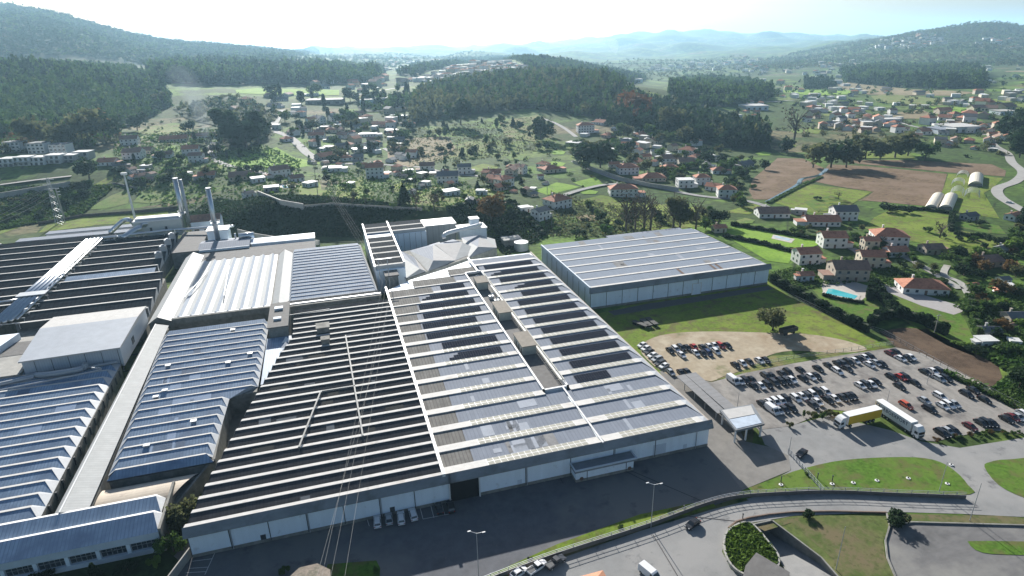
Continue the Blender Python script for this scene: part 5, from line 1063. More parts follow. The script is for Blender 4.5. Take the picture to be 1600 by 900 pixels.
# floor lights / drain covers on the oval
for i, (x, y) in enumerate(((1220,758),(1300,757),(1333,755),(1370,751.5),(1419,748),(1480,756.5),(1486,727))):
    q = G(x, y); m = MB(); m.tube([(q[0], q[1], .12), (q[0], q[1], .25)], .55, 10); m.box(q[0]-.15, q[0]+.15, q[1]-.15, q[1]+.15, .25, .5, 1)
    single('ground_lamp', m, [mat('white_disc', (.7, .7, .68), .6), M_joint], ORD[i] + ' white round base from the left on the grass oval' if i < 6 else 'white round base on the road edge right of the oval', 'round base', 'white bases around the oval')
for i, (x, y) in enumerate(((1220,753),(1277,748),(1300,752),(1068,799),(1160,812))):
    q = G(x, y); m = MB(); m.tube([(q[0], q[1], 0), (q[0], q[1], 1.6)], .12, 6); m.tube([(q[0], q[1], 1.6), (q[0], q[1], 1.9)], .2, 6); single('bollard', m, M_joint, ORD[i] + ' dark bollard along the wall by the grass', 'bollard', 'dark bollards by the wall')
# planter
PL = smoothline([(1131,850),(1140,830),(1170,820),(1198,848),(1217,878),(1200,905),(1160,900),(1138,880)], 4, True)
PP = [GZ(*p, 0)[:2] for p in PL]; m = MB(); pts, l, r = strip_pts(PP + [PP[0]], .4)
for i in range(len(l) - 1): m.prism([l[i], r[i], r[i+1], l[i+1]], 0, .9)
single('planter_wall', m, M_conc, 'curved low wall around the leafy planter beside the lane', 'planter')
# hut roof, orange roof at the bottom edge, bridge slab
m = MB(); q = GZ(482, 893, 3); s = 4.6; oc = [(q[0] + s * 1.0 * math.cos(a), q[1] - 3 + s * math.sin(a)) for a in [math.pi / 8 + k * math.pi / 4 for k in range(8)]]; t = thing('round_hut', 'octagonal hut with mottled stone roof at the bottom centre', 'hut', (q[0], q[1] - 3, 0)); m.prism(oc, 0, 2.8); part('wall', m, M_wconc, t)
m = MB(); oc2 = [(q[0] + (a - q[0]) * 1.08, q[1] - 3 + (b_ - q[1] + 3) * 1.08) for a, b_ in oc]; m.prism(oc2, 2.8, 3.2); part('roof', m, mat('mossy_felt', (.24, .2, .16), .95, .3, 1.5, cols=[((.12, .12, .08), .8, .5, .7)]), t)
q = GZ(915, 892, 4); t = thing('gate_house', 'orange tiled pyramid roof peeking in at the bottom edge', 'small house', (q[0], q[1] - 4, 0)); x, y = q[0], q[1] - 4; m = MB(); m.box(x-3.6, x+3.6, y-3.6, y+3.6, 0, 2.9); part('wall', m, M_white, t)
m = MB(); c4 = [(x-4.1, y-4.1), (x+4.1, y-4.1), (x+4.1, y+4.1), (x-4.1, y+4.1)]
for i in range(4): m.poly([(*c4[i], 2.8), (*c4[(i+1) % 4], 2.8), (x, y, 5.0)])
part('roof', m, mat('orange_tile', (.4, .19, .11), .85, .15, 1.5), t)
m = MB(); P4 = [GZ(*p, 1)[:2] for p in ((1163,895),(1180,874),(1232,905),(1215,960),(1150,950))]; m.prism(P4[::-1], 0, 3); single('flat_roof_lodge', m, M_tar, 'dark flat roofed lodge corner at the bottom by the planter', 'lodge')
# swimming pools
M_pool = mat('pool_water', (.06, .42, .45), .06, .08, .8, spec=.6)
def pool(c, deck, lb, m_=None):
    P = [G(*p) for p in c]; D = [G(*p) for p in deck]; z = P[0][2]; t = thing('swimming_pool', lb, 'swimming pool', P[0]); m = MB(); m.prism([p[:2] for p in D][::-1], z - .6, z + .22); part('pool_deck', m, mat('pool_paving', (.45, .42, .37), .8), t); m = MB(); m.prism([p[:2] for p in P][::-1], z + .1, z + .27); part('water', m, m_ or M_pool, t)
pool([(1294,452),(1301,452),(1340,463),(1335,468),(1290,459)], [(1284,458),(1296,447),(1345,462),(1340,471)], 'turquoise rectangular pool below the beige villa')
pool([(1212,369),(1236,374),(1232,377),(1209,371)], [(1208,367),(1242,374),(1236,380),(1205,373)], 'small pale garden pool left of the red roofed houses', mat('pale_pool', (.45, .55, .6), .1))
pool([(440,290),(458,291),(462,295),(445,296)], [(434,289),(462,289),(468,296),(440,298)], 'blue pool in the hillside garden behind the factory', mat('blue_pool', (.08, .3, .5), .1))
# greenhouses
M_poly = mat('greenhouse_film', (.6, .55, .44), .5, .1, .5, spec=.4)
def greenhouse(a, b_, c_, lb, cover=1.0):
    """a,b front corners, c back left corner in the picture"""
    A, B, C_ = G(*a), G(*b_), G(*c_); ux = (B - A)[:2]; w_ = np.linalg.norm(ux); ux /= w_; uy = (C_ - A)[:2]; L = np.linalg.norm(uy); uy /= L; h = w_ * .42; t = thing('greenhouse', lb, 'greenhouse', A); m = MB(); N = 10
    P = lambda s, k: (A[0] + ux[0] * (w_ / 2 - w_ / 2 * math.cos(math.pi * k / N)) + uy[0] * s, A[1] + ux[1] * (w_ / 2 - w_ / 2 * math.cos(math.pi * k / N)) + uy[1] * s, A[2] + .1 + h * math.sin(math.pi * k / N))
    if cover:
        for k in range(N): m.poly([P(0, k), P(0, k+1), P(L * cover, k+1), P(L * cover, k)])
        m.poly([P(L * cover, k) for k in range(N + 1)]); m.poly([P(0, k) for k in range(2, N - 1)]); part('film', m, M_poly, t)
        m = MB(); m.poly([(P(0,1)[0]-.02, P(0,1)[1]-.05, A[2]+.1), (P(0,N-1)[0], P(0,N-1)[1]-.05, A[2]+.1), (P(0,N-2)[0], P(0,N-2)[1]-.05, A[2]+h*.55), (P(0,2)[0], P(0,2)[1]-.05, A[2]+h*.55)]); part('door', m, M_wconc, t)
    m = MB()
    for s in np.linspace(0, L, 7): m.tube([P(s, k) for k in range(N + 1)], .06 if cover else .14, 4)
    part('hoops', m, M_trim, t)
greenhouse((1443,327), (1464,328), (1456,307), 'left of the two cream polytunnels beside the maize field'); greenhouse((1465,328), (1488,329), (1475,308), 'right of the two cream polytunnels beside the maize field'); greenhouse((1512,291), (1535,292), (1515,276), 'farther cream polytunnel with open front near the road')
greenhouse((1483,306), (1504,306), (1486,298), 'bare hoop frame just above the two polytunnels', 0); greenhouse((1486,289), (1506,290), (1488,284), 'bare hoop frame in the middle of the tunnel garden', 0); greenhouse((1506,308), (1530,309), (1508,300), 'bare hoop frame right of the maize side tunnels', 0); greenhouse((1494,276), (1512,277), (1496,272), 'farthest bare hoop frame in the tunnel garden', 0)
# lattice pylon, poles, cables
t = thing('lattice_pylon', 'steel lattice pylon on the left slope', 'pylon', (-270, 349, 0)); m = MB(); zt = float(terr(-270, 349)); hh = 31
for s1, s2 in ((-1,-1),(-1,1),(1,1),(1,-1)): m.bar((-270 + s1*2.2, 349 + s2*2.2, zt), (-270 + s1*.5, 349 + s2*.5, zt + hh), .22)
for k in range(14):
    z0 = hh * k / 14; z1 = hh * (k + 1) / 14; w0 = 2.2 - 1.7 * k / 14; w1 = 2.2 - 1.7 * (k + 1) / 14; s = 1 if k % 2 else -1
    for yy in (-1, 1): m.bar((-270 - s*w0, 349 + yy*w0, zt + z0), (-270 + s*w1, 349 + yy*w1, zt + z1), .13)
    for xx in (-1, 1): m.bar((-270 + xx*w0, 349 - s*w0, zt + z0), (-270 + xx*w1, 349 + s*w1, zt + z1), .13)
part('lattice', m, M_galv, t); m = MB()
for z in (hh - 1, hh - 4, hh - 7): m.bar((-273.5, 349, zt + z), (-266.5, 349, zt + z), .25)
part('crossarms', m, M_galv, t)
t = thing('utility_pole', 'thick concrete pole with stacked insulators on the left slope', 'pole', (-271, 360, 0)); m = MB(); zt = float(terr(-271, 360)); m.tube([(-271, 360, zt), (-271, 360, zt + 22)], [.6, .35], 8); part('pole', m, M_conc, t); m = MB()
for z in (21.5, 19.5, 17.5): m.bar((-271, 360, zt + z), (-268.8, 359.5, zt + z + .3), .35)
part('insulators', m, M_trim, t)
def pole(px, py, h, lb, wood=True):
    q = G(px, py); t = thing('utility_pole', lb, 'pole', q); m = MB(); m.tube([(q[0], q[1], q[2]), (q[0], q[1], q[2] + h)], [.22, .13], 6); part('pole', m, M_wconc if wood else M_galv, t); m = MB(); m.bar((q[0] - 1.2, q[1], q[2] + h - .6), (q[0] + 1.2, q[1], q[2] + h - .6), .15); part('crossarm', m, M_galv, t); return q + np.array([0, 0, h])
tops = [pole(*a) for a in ((497,307,24,'tall dark pole in the gardens left of the big white house'), (495,250,14,'pole at the foot of the sloping road'), (442,206,13,'pole beside the upper bend of the sloping road'), (715,233,16,'pole on the tan hillside'), (621,186,15,'tall pole by the dark trees above the village'), (855,303,10,'pole in the bright green paddock'), (430,150,14,'pole at the edge of the flat bright field'), (514,192,20,'white lamp mast by the church roof'), (340,250,15,'pole beside the left lane'), (862,352,10,'pole by the white houses behind the warehouse'), (1085,392,9,'pole near the small red shed'), (1460,520,8,'pole at the corner of the ploughed soil'))]
A0 = np.array(tops[0]); 
for i, (px, py) in enumerate(((502,905),(516,905),(538,905),(494,905))):
    B0 = GZ(px - (0), py, 17 + i * .4); Mid = GZ(598 + i * 6, 440, 19); Ast = A0 + np.array([(i - 1.5) * .8, 0, -.6]); P = []
    for a, b_, n, sag in ((Ast, Mid, 14, 1.5), (Mid, B0, 20, 1.2)):
        for k in range(n): f = k / n; q = a + (b_ - a) * f; P.append((q[0], q[1], q[2] - sag * 4 * f * (1 - f)))
    P.append(tuple(B0)); m = MB(); m.tube(P, .022, 4); single('power_cable', m, mat('cable_steel', (.3, .3, .28), .8), ORD[i] + ' power cable from the left crossing the dark roof at the bottom', 'power cable', 'power cables crossing the dark roof')
q = GZ(598, 440, 8.5); m = MB(); m.bar((q[0] - 1, q[1], 6), (q[0] - 1, q[1], 19.3), .3); m.bar((q[0] + 3, q[1], 6), (q[0] + 3, q[1], 19.3), .3); m.bar((q[0] - 2, q[1], 19.2), (q[0] + 5, q[1], 19.2), .25); single('cable_gantry', m, M_galv, 'steel gantry holding the cables between dark hall and solar hall', 'cable gantry')
for i in range(4):
    a = np.array((-268, 349, float(terr(-270, 349)) + 30 - i * 3)); b_ = GZ(-80 + i * 8, 362, 12 + i); P = [tuple(a + (b_ - a) * k / 14 - np.array((0, 0, 12 * (k / 14) * (1 - k / 14)))) for k in range(15)]; m = MB(); m.tube(P, .06, 4); single('power_cable', m, MATS['cable_steel'], ORD[i] + ' wire from the top running left off the lattice pylon', 'power cable', 'wires leaving the lattice pylon')
# ================================================================ HOUSES
WALLS = dict(white=mat('white_render', (.66, .66, .64), .85, .07, .4), cream=mat('cream_render', (.52, .47, .36), .85, .07, .4), grey=mat('grey_render', (.34, .34, .34), .85, .1, .4), beige=mat('beige_render', (.4, .35, .28), .85, .1, .4), pink=mat('pale_pink_render', (.5, .36, .3), .85, .07, .4))
M_slate = mat('grey_roof', (.13, .135, .14), .8, .15, 1, rand=.2); M_flatw = mat('pale_flat_roof', (.55, .55, .53), .7, .1, .4)
ROOFS = dict(r=(M_tile, 'red tiled', 'gable'), h=(M_tile, 'red tiled hipped', 'hip'), b=(M_tileb, 'brown tiled', 'gable'), B=(M_tileb, 'brown tiled hipped', 'hip'), g=(M_slate, 'grey', 'gable'), w=(M_flatw, 'flat pale', 'flat'))
def house_parts(t, w_, d, st, roof, wall, detail=True):
    """local frame: front wall on y=0 facing -y"""
    hh = 2.9 * st + .3; m = MB(); x0, x1 = -w_ / 2, w_ / 2; rm, _, rt = ROOFS[roof]; o = .45; rr = min(d, w_) * .24
    m.box(x0, x1, 0, d, -2.5, hh)
    if rt == 'gable':
        for xx in (x0, x1): m.poly([(xx, 0, hh), (xx, d, hh), (xx, d / 2, hh + rr)])
    wl = part('wall', m, WALLS[wall], t, False); m = MB(); e = hh - .12
    if rt == 'gable':
        for y0, y1 in ((-o, d / 2), (d + o, d / 2)):
            q = [(x0-o, y0, e), (x1+o, y0, e), (x1+o, y1, hh+rr), (x0-o, y1, hh+rr)]; q2 = [(a, b_, c-.18) for a, b_, c in q]; m.poly(q if y0 < 0 else q[::-1]); m.poly(q2); m.poly([q[0], q[1], q2[1], q2[0]]); m.poly([q[1], q[2], q2[2], q2[1]]); m.poly([q[0], q[3], q2[3], q2[0]])
    elif rt == 'hip':
        k = min(d / 2, w_ / 2 - .5); a, b_, c, dd = (x0-o, -o, e), (x1+o, -o, e), (x1+o, d+o, e), (x0-o, d+o, e); r0, r1 = (x0+k, d/2, hh+rr), (x1-k, d/2, hh+rr)
        m.poly([a, b_, r1, r0]); m.poly([c, dd, r0, r1]); m.poly([b_, c, r1]); m.poly([dd, a, r0]); m.box(x0-o, x1+o, -o, d+o, e-.16, e-.01)
    else: m.box(x0-.2, x1+.2, -.2, d+.2, hh, hh+.3)
    rf = part('roof', m, rm, t, False)
    if not detail: return
    if rt != 'flat': m = MB(); cx = x0 + w_ * .3; m.box(cx-.35, cx+.35, d*.6, d*.6+.7, hh, hh+rr+.9); m.box(cx-.45, cx+.45, d*.6-.1, d*.6+.8, hh+rr+.9, hh+rr+1.05); part('chimney', m, WALLS[wall], rf, False)
    nx = max(2, int(w_ / 3.2)); dr = nx // 2
    for s in range(st):
        for i in range(nx):
            cx = x0 + (i + .5) * w_ / nx; z = 2.9 * s + 1.0
            if s == 0 and i == dr: m = MB(); m.box(cx-.55, cx+.55, -.06, .02, 0, 2.15); part('door', m, M_rust, t, False); continue
            m = MB(); m.box(cx-.6, cx+.6, -.07, .02, z, z+1.25); m.box(cx-.7, cx+.7, -.12, .02, z-.12, z, 1); part('window', m, [M_glass, M_trim], t, False)
        for cy in (d * .3, d * .7):
            for sx, xx in ((-1, x0), (1, x1)):
                m = MB(); z = 2.9 * s + 1.0; m.box(min(xx, xx+sx*.07), max(xx, xx+sx*.07), cy-.55, cy+.55, z, z+1.2); part('window', m, M_glass, t, False)
    if st >= 2 and w_ > 9 and rnd.random() < .6:
        m = MB(); m.box(x0+.5, x0+w_*.5, -1.3, 0, 2.8, 2.95); m.box(x0+.5, x0+w_*.5, -1.35, -1.28, 2.95, 3.85); part('balcony', m, WALLS[wall], t, False)
    if rnd.random() < .5: m = MB(); hw = w_ * .3; sx = rnd.choice([-1, 1]); xx = x1 if sx > 0 else x0; m.box(min(xx, xx+sx*hw), max(xx, xx+sx*hw), 1, d*.7, -2.5, 2.6); m.box(min(xx, xx+sx*(hw+.3)), max(xx, xx+sx*(hw+.3)), .7, d*.7+.3, 2.6, 2.85, 1); part('side_wing', m, [WALLS[wall], rm], t, False)
RN = {'r': 'red roofed', 'h': 'red hip-roofed', 'b': 'brown roofed', 'B': 'brown hip-roofed', 'g': 'grey roofed', 'w': 'flat roofed'}
def house_region(rname, L, detail=True, size=1.0):
    L = sorted(L, key=lambda c: c[0])
    for i, (px, py, wp, st, roof, wall, *yw) in enumerate(L):
        q = G(px, py)
        if np.isnan(q[0]): continue
        dep = depth(q); w_ = min(26, max(6, wp * dep / F * .86 * size)); yaw = R(yw[0] if yw else rnd.choice([-25, -10, 10, 30, 60, -50]) + rnd.uniform(-8, 8))
        t = thing('house', f"{wall} {RN[roof]} {'two-storey ' if st == 2 else 'three-storey ' if st == 3 else ''}house, {ORD[i] if i < 20 else str(i + 1) + 'th'} from left {rname}", 'house', q, yaw, 'houses ' + rname)
        house_parts(t, w_, min(w_ * .8, 11 + rnd.random() * 2), st, roof, wall, detail)
Wt, Cr, Gy, Be, Pk = 'white', 'cream', 'grey', 'beige', 'pink'
house_region('around the villa with the pool', [(1265,414,40,2,'r',Wt,-12),(1261,440,24,1,'r',Wt,-15),(1330,440,60,2,'b',Be,-22),(1304,388,42,2,'r',Wt,-20),(1363,419,40,2,'r',Cr,-25),(1361,393,26,2,'r',Cr,-20),(1392,386,56,2,'h',Wt,-30),(1405,402,34,1,'r',Wt,-15),(1446,461,76,1,'h',Wt,-28)])
house_region('in the gardens at the right edge', [(1552,418,40,1,'b',Be,-10),(1461,398,34,1,'b',Be,-15),(1521,345,24,1,'g',Gy,0),(1591,345,24,1,'r',Wt,10),(1575,398,26,1,'g',Gy,10),(1550,530,24,1,'g',Gy,-20),(1592,508,34,1,'g',Be,-15),(1545,546,20,1,'w',Wt,-15)])
house_region('below the maize field', [(1210,341,54,1,'b',Wt,-20),(1287,354,58,1,'r',Wt,-22),(1322,345,40,2,'g',Wt,-20),(1126,364,22,1,'r',Cr,-10),(1250,336,20,1,'w',Gy)])
house_region('between warehouse and village road', [(975,308,50,2,'h',Wt,-15),(880,326,42,2,'h',Wt,20),(851,344,28,2,'g',Wt,25),(822,332,20,1,'w',Wt),(1136,309,32,2,'h',Wt,-25),(1098,289,26,2,'h',Wt,-15),(1072,294,28,2,'w',Wt,-15),(1112,298,26,1,'r',Wt),(795,292,30,2,'h',Wt,30),(768,286,30,1,'r',Pk),(806,276,22,2,'b',Cr)])
house_region('in the village row above the grey wall', [(983,273,36,2,'h',Wt,-10),(1022,284,44,1,'h',Be,-15),(1048,274,30,2,'h',Cr,-15),(1073,263,28,2,'b',Cr,-20),(1046,258,28,2,'b',Wt,-20),(1125,272,26,1,'h',Wt,-20),(1000,258,26,1,'r',Wt),(960,262,18,1,'r',Gy)])
house_region('on the slope of the upper village', [(893,228,26,1,'w',Be),(916,208,30,3,'h',Wt,-10),(931,232,28,1,'g',Wt),(957,230,32,1,'h',Pk),(964,205,24,1,'w',Gy),(1005,206,24,1,'w',Wt),(990,195,22,1,'b',Be),(1010,214,26,1,'h',Wt),(1030,224,24,1,'b',Cr),(1070,244,28,2,'h',Wt),(1094,250,24,1,'h',Wt),(1110,262,20,1,'g',Gy),(955,215,20,1,'h',Pk),(935,195,22,1,'r',Wt),(975,226,22,1,'g',Wt),(1150,258,20,1,'b',Be),(990,240,20,1,'g',Be),(1170,262,26,1,'g',Gy)])
house_region('above the swimming pool garden', [(586,279,31,3,'r',Wt,-8),(518,269,34,1,'w',Wt,-10),(441,277,32,2,'b',Wt,20),(466,284,24,1,'b',Wt,20),(405,285,24,1,'w',Wt),(490,292,22,1,'w',Wt),(553,292,14,1,'w',Cr),(425,300,26,1,'w',Gy),(391,309,18,1,'g',Wt),(376,282,38,1,'b',Cr,0)])
house_region('in the gardens below the tan hillside', [(668,270,26,2,'b',Wt,-10),(700,287,38,2,'g',Wt,-10),(726,272,24,2,'g',Wt,-10),(768,277,32,1,'r',Wt,-20),(663,291,14,1,'w',Wt),(708,306,30,1,'w',Wt),(750,305,14,1,'w',Wt),(785,298,24,1,'r',Be),(865,270,34,1,'h',Cr),(845,262,22,1,'h',Wt),(810,272,20,2,'b',Wt),(640,272,14,1,'w',Wt),(740,318,16,1,'g',Gy)])
house_region('in the hamlet by the sloping road', [(567,238,32,1,'w',Cr),(574,214,32,1,'w',Wt),(513,249,30,1,'r',Be),(494,216,28,1,'r',Wt),(522,222,24,1,'g',Gy),(546,216,22,1,'g',Wt),(610,208,22,1,'w',Wt),(545,197,30,1,'r',Be),(476,206,26,1,'b',Wt),(590,198,28,1,'r',Pk),(528,190,24,2,'g',Wt),(508,204,20,1,'g',Wt),(493,192,22,2,'g',Wt),(560,250,20,1,'g',Gy),(535,232,20,1,'g',Gy),(640,195,18,1,'g',Gy),(625,222,18,1,'g',Gy)])
house_region('beside the left lane', [(202,227,28,2,'b',Wt,0),(206,249,32,2,'b',Wt,-10),(222,241,30,1,'b',Cr,-10),(165,259,30,1,'r',Wt,-10),(257,247,26,1,'b',Wt,0),(298,243,28,2,'r',Wt,0),(306,254,24,2,'b',Wt,-8),(323,280,28,1,'r',Gy,0),(271,222,46,1,'r',Cr,0),(318,217,40,1,'b',Wt,0),(222,272,18,1,'w',Gy),(188,264,22,1,'g',Be),(226,280,20,1,'b',Be),(290,276,14,1,'w',Wt)])
house_region('left of the bright flat field', [(395,166,26,1,'h',Wt),(405,180,24,1,'b',Wt),(425,168,24,1,'g',Wt),(440,158,24,1,'g',Wt),(398,192,22,1,'g',Wt),(455,150,24,1,'b',Wt),(487,150,26,1,'w',Wt),(418,152,20,1,'b',Be),(380,158,22,1,'h',Wt),(372,172,20,1,'b',Be),(350,118,26,1,'w',Wt),(330,126,30,1,'w',Gy)])
def shed(px, py, wp, dp, h, lb, rm, wm=M_wall2, yaw=-12):
    q = G(px, py); w_ = wp * depth(q) / F; t = thing('industrial_shed', lb, 'industrial shed', q, R(yaw)); m = MB(); m.box(-w_/2, w_/2, 0, dp, -3, h); part('wall', m, wm, t, False); m = MB(); m.box(-w_/2-.4, w_/2+.4, -.4, dp+.4, h, h+.6); part('roof', m, rm, t, False)
    for i in range(4): m = MB(); m.box(-w_/2 + (i+.3)*w_/4, -w_/2 + (i+.7)*w_/4, -.1, .02, .3, h*.6); part('door', m, M_joint, t, False)
shed(506,163,56,30,6,'long low shed with dark openings above the church hamlet', M_conc, M_wconc); shed(600,160,48,26,6,'long pale roofed shed left of the dark woods', M_cap); shed(573,166,20,22,9,'tall blue-white block beside the long pale shed', M_conc, M_white)
shed(1510,207,46,30,6,'white industrial shed in the far right village', M_cap); shed(1478,210,20,24,5,'small light blue shed left of the white industrial one', M_steelroof); shed(1575,180,26,20,5,'low flat shed at the right edge of the plain', M_conc)
shed(1183,172,36,30,6,'white factory shed beyond the dark wood', M_cap); shed(1380,192,60,14,4,'long thin white shed in the plain village', M_cap); shed(980,128,50,30,6,'distant white factory between the wooded hills', M_cap); shed(1150,186,20,20,5,'small pale shed near the white factory shed', M_conc); shed(845,212,16,10,4,'stone barn beside the upper bend', M_conc)
# white terrace rows at the left edge
for i, (px, py) in enumerate(((-14,262),(10,261),(34,260),(58,258),(82,256),(104,254),(126,250))):
    q = G(px, py); s = .9; t = thing('terraced_house', (ORD[i] + ' from the left of the modern white terrace with dark recesses'), 'terraced house', q, R(-14), 'modern white terraced houses'); w_ = 24 * depth(q) / F
    t.location.z += (i * 37 % 5) * .35 - .7; m = MB(); m.box(-w_/2+.25, w_/2-.25, (i % 3) * .8, 12, -4, 3.0); m.box(-w_/2, w_/2, 1.5, 12, 3, 6.4); part('wall', m, WALLS['white' if i < 5 else 'grey'], t, False); m = MB(); m.box(-w_/2-.1, w_/2+.1, 1.2, 12.3, 6.4, 6.8); m.box(-w_/2-.1, w_/2+.1, -.3, 1.5, 3, 3.25); part('roof', m, M_flatw, t, False)
    for k in range(3):
        m = MB(); m.box(-w_/2 + (k+.15)*w_/3, -w_/2 + (k+.7)*w_/3, -.08, .02, .3, 2.5); part('garage_door', m, M_joint, t, False); m = MB(); m.box(-w_/2 + (k+.1)*w_/3, -w_/2 + (k+.6)*w_/3, 1.42, 1.52, 3.5, 5.9); part('window', m, M_glass, t, False)
for i, (px, py) in enumerate(((20,238),(58,240),(92,242))): 
    q = G(px, py); t = thing('apartment_block', ORD[i] + ' dark topped apartment block from the left behind the white terrace', 'apartment block', q, R(-14)); w_ = 26 * depth(q) / F; m = MB(); m.box(-w_/2, w_/2, 0, 12, -3, 9); part('wall', m, WALLS['white'], t, False); m = MB(); m.box(-w_/2-.2, w_/2+.2, -.2, 12.2, 9, 9.4); part('roof', m, M_slate, t, False)
    for k in range(4):
        for z in (1, 4, 7): m = MB(); m.box(-w_/2 + (k+.2)*w_/4, -w_/2 + (k+.75)*w_/4, -.08, .02, z-.3, z+1.3); part('window', m, M_glass, t, False)
# far villages: small houses copied from a few sources
FARP = {}
def far_house(q, w_, roof, wall, st, label, group, yaw):
    key = (roof, wall, st)
    if key not in FARP:
        t = thing('house', label, 'house', q, yaw, group); house_parts(t, 10, 9, st, roof, wall, False)
        for xx in (-2.5, 2.5): m = MB(); m.box(xx-.8, xx+.8, -.08, .02, 1, 2.3); part('window', m, M_glass, t, False)
        FARP[key] = t; kids(t); [kids(c) for c in kids(t)]; t.scale = (w_ / 10,) * 3
    else: copy_tree(FARP[key], q, yaw, label, group, w_ / 10)
def mass_houses(L, name):
    W = {k: MB() for k in WALLS}; RF = {k: MB() for k in ('r', 'b', 'g', 'w')}
    for q, w_, ro, wa, st, yaw in L:
        c, s = math.cos(yaw), math.sin(yaw); T = lambda x, y, z: (q[0] + x * c - y * s, q[1] + x * s + y * c, q[2] + z); d = w_ * .75; h = w_ * .3 * (1 + .6 * (st - 1)); x = w_ / 2; y = d / 2; rk = {'h': 'r', 'B': 'b'}.get(ro, ro); e = w_ * .04; r_ = w_ * .17
        base = [(-x, -y), (x, -y), (x, y), (-x, y)]; m = W[wa]
        for i in range(4): a, b_ = base[i], base[(i + 1) % 4]; m.poly([T(*a, -3), T(*b_, -3), T(*b_, h), T(*a, h)])
        m = RF[rk]
        if ro == 'w': m.poly([T(a, b_, h) for a, b_ in base])
        else:
            k = 0 if ro in 'gb' else w_ * .3; x += e; y += e
            m.poly([T(-x, -y, h), T(x, -y, h), T(x - k, 0, h + r_), T(-x + k, 0, h + r_)]); m.poly([T(x, y, h), T(-x, y, h), T(-x + k, 0, h + r_), T(x - k, 0, h + r_)]); m.poly([T(x, -y, h), T(x, y, h), T(x - k, 0, h + r_)]); m.poly([T(-x, y, h), T(-x, -y, h), T(-x + k, 0, h + r_)])
    mb = MB(); ms = []
    for k, m in list(W.items()) + list(RF.items()):
        if m.v: mb.f += [tuple(i + len(mb.v) for i in f) for f in m.f]; mb.m += [len(ms)] * len(m.f); mb.v += m.v; ms.append(WALLS[k] if k in W else ROOFS[k][0])
    single(name, mb, ms, None, None, kind='stuff')
def village(poly, n, lo, hi, where, seed, pr=('r','h','b','g','w'), walls=(Wt, Wt, Wt, Cr, Be), stuff=False):
    r_ = random.Random(seed); xs = [p[0] for p in poly]; ys = [p[1] for p in poly]; pts = []; tries = 0
    while len(pts) < n and tries < 4000:
        tries += 1; x = r_.uniform(min(xs), max(xs)); y = r_.uniform(min(ys), max(ys))
        if inpoly(poly, x, y) and all(abs(x - a) > lo * .8 or abs(y - b_) > lo * .3 for a, b_ in pts): pts.append((x, y))
    P = gpix([p[0] for p in pts], [p[1] for p in pts])
    if stuff:
        mass_houses([(q, min(30, r_.uniform(lo, hi) * depth(q) / F), r_.choice('wwwgr'), r_.choice(walls), r_.choice([1, 2, 2]), r_.uniform(-1, 1)) for q in P if not np.isnan(q[0])], 'distant_village'); return
    for (x, y), q in zip(pts, P):
        if np.isnan(q[0]): continue
        ro = r_.choice(pr); wa = r_.choice(walls); w_ = min(30, r_.uniform(lo, hi) * depth(q) / F); far_house(q, w_, ro, wa, r_.choice([1, 1, 2]), f"small {wa} {RN[ro]} house {where}", 'small houses ' + where, R(r_.uniform(-60, 60)))
village([(648,128),(700,108),(760,97),(810,100),(822,112),(780,122),(700,132)], 130, 8, 13, 'in the hilltop village at the top centre', 1, stuff=True)
village([(1180,112),(1320,118),(1400,148),(1300,165),(1200,150)], 40, 7, 12, '', 51, stuff=True)
village([(1250,160),(1420,148),(1600,140),(1600,170),(1430,170),(1260,185)], 40, 9, 15, '', 52, stuff=True)
village([(1380,120),(1600,100),(1600,135),(1400,140)], 22, 6, 10, '', 53, stuff=True)
village([(400,150),(470,146),(640,176),(630,240),(520,246),(470,200)], 26, 9, 14, '', 54, stuff=True)
village([(900,195),(1020,200),(1120,240),(1160,270),(1040,262),(920,240)], 26, 11, 16, '', 55, stuff=True)
village([(390,215),(470,180),(640,176),(650,250),(520,256),(470,225)], 34, 10, 17, 'tucked between the hamlet trees', 41)
village([(600,268),(860,262),(880,320),(760,320),(600,308)], 28, 8, 14, 'in the gardens under the brown slope', 42)
village([(480,138),(500,128),(640,124),(648,134),(560,146)], 24, 9, 17, 'in the village behind the bright flat field', 2)
village([(1355,80),(1380,62),(1440,52),(1470,58),(1482,72),(1420,78)], 60, 5, 9, 'on the slope of the far right hill', 3, stuff=True)
village([(1500,75),(1540,62),(1600,60),(1600,75),(1560,80)], 16, 5, 11, 'at the far right edge of the hill', 4, stuff=True)
village([(1262,196),(1268,172),(1340,165),(1412,175),(1408,200),(1330,212)], 40, 9, 16, 'in the plain village left of the long white shed', 5)
village([(1395,214),(1410,196),(1480,184),(1590,196),(1592,228),(1540,240),(1470,232)], 40, 10, 18, 'in the plain village around the white industrial shed', 6)
village([(1450,180),(1540,168),(1600,172),(1600,186),(1520,186)], 9, 14, 22, 'beside the light green strips at the right', 7)
village([(1000,112),(1060,100),(1180,88),(1210,100),(1190,118),(1100,112)], 60, 5, 9, 'scattered over the distant central valley', 8, stuff=True)
village([(1140,158),(1190,150),(1215,175),(1180,185)], 10, 8, 14, 'by the white shed beyond the dark wood', 9)
village([(1210,112),(1340,88),(1340,108),(1260,120)], 24, 5, 9, 'at the foot of the far right hill', 10, stuff=True); village([(570,108),(620,92),(660,92),(640,112)], 30, 5, 8, 'in the hazy valley at the top centre', 11, stuff=True)
village([(930,142),(960,132),(1010,138),(990,152)], 8, 8, 12, 'between the wooded ridges in the centre', 12, stuff=True)
village([(200,262),(240,266),(250,282),(210,288)], 6, 9, 14, 'in the allotments behind the white terrace', 13); village([(455,255),(640,240),(640,266),(540,262)], 9, 9, 15, 'along the lane below the hamlet', 14)
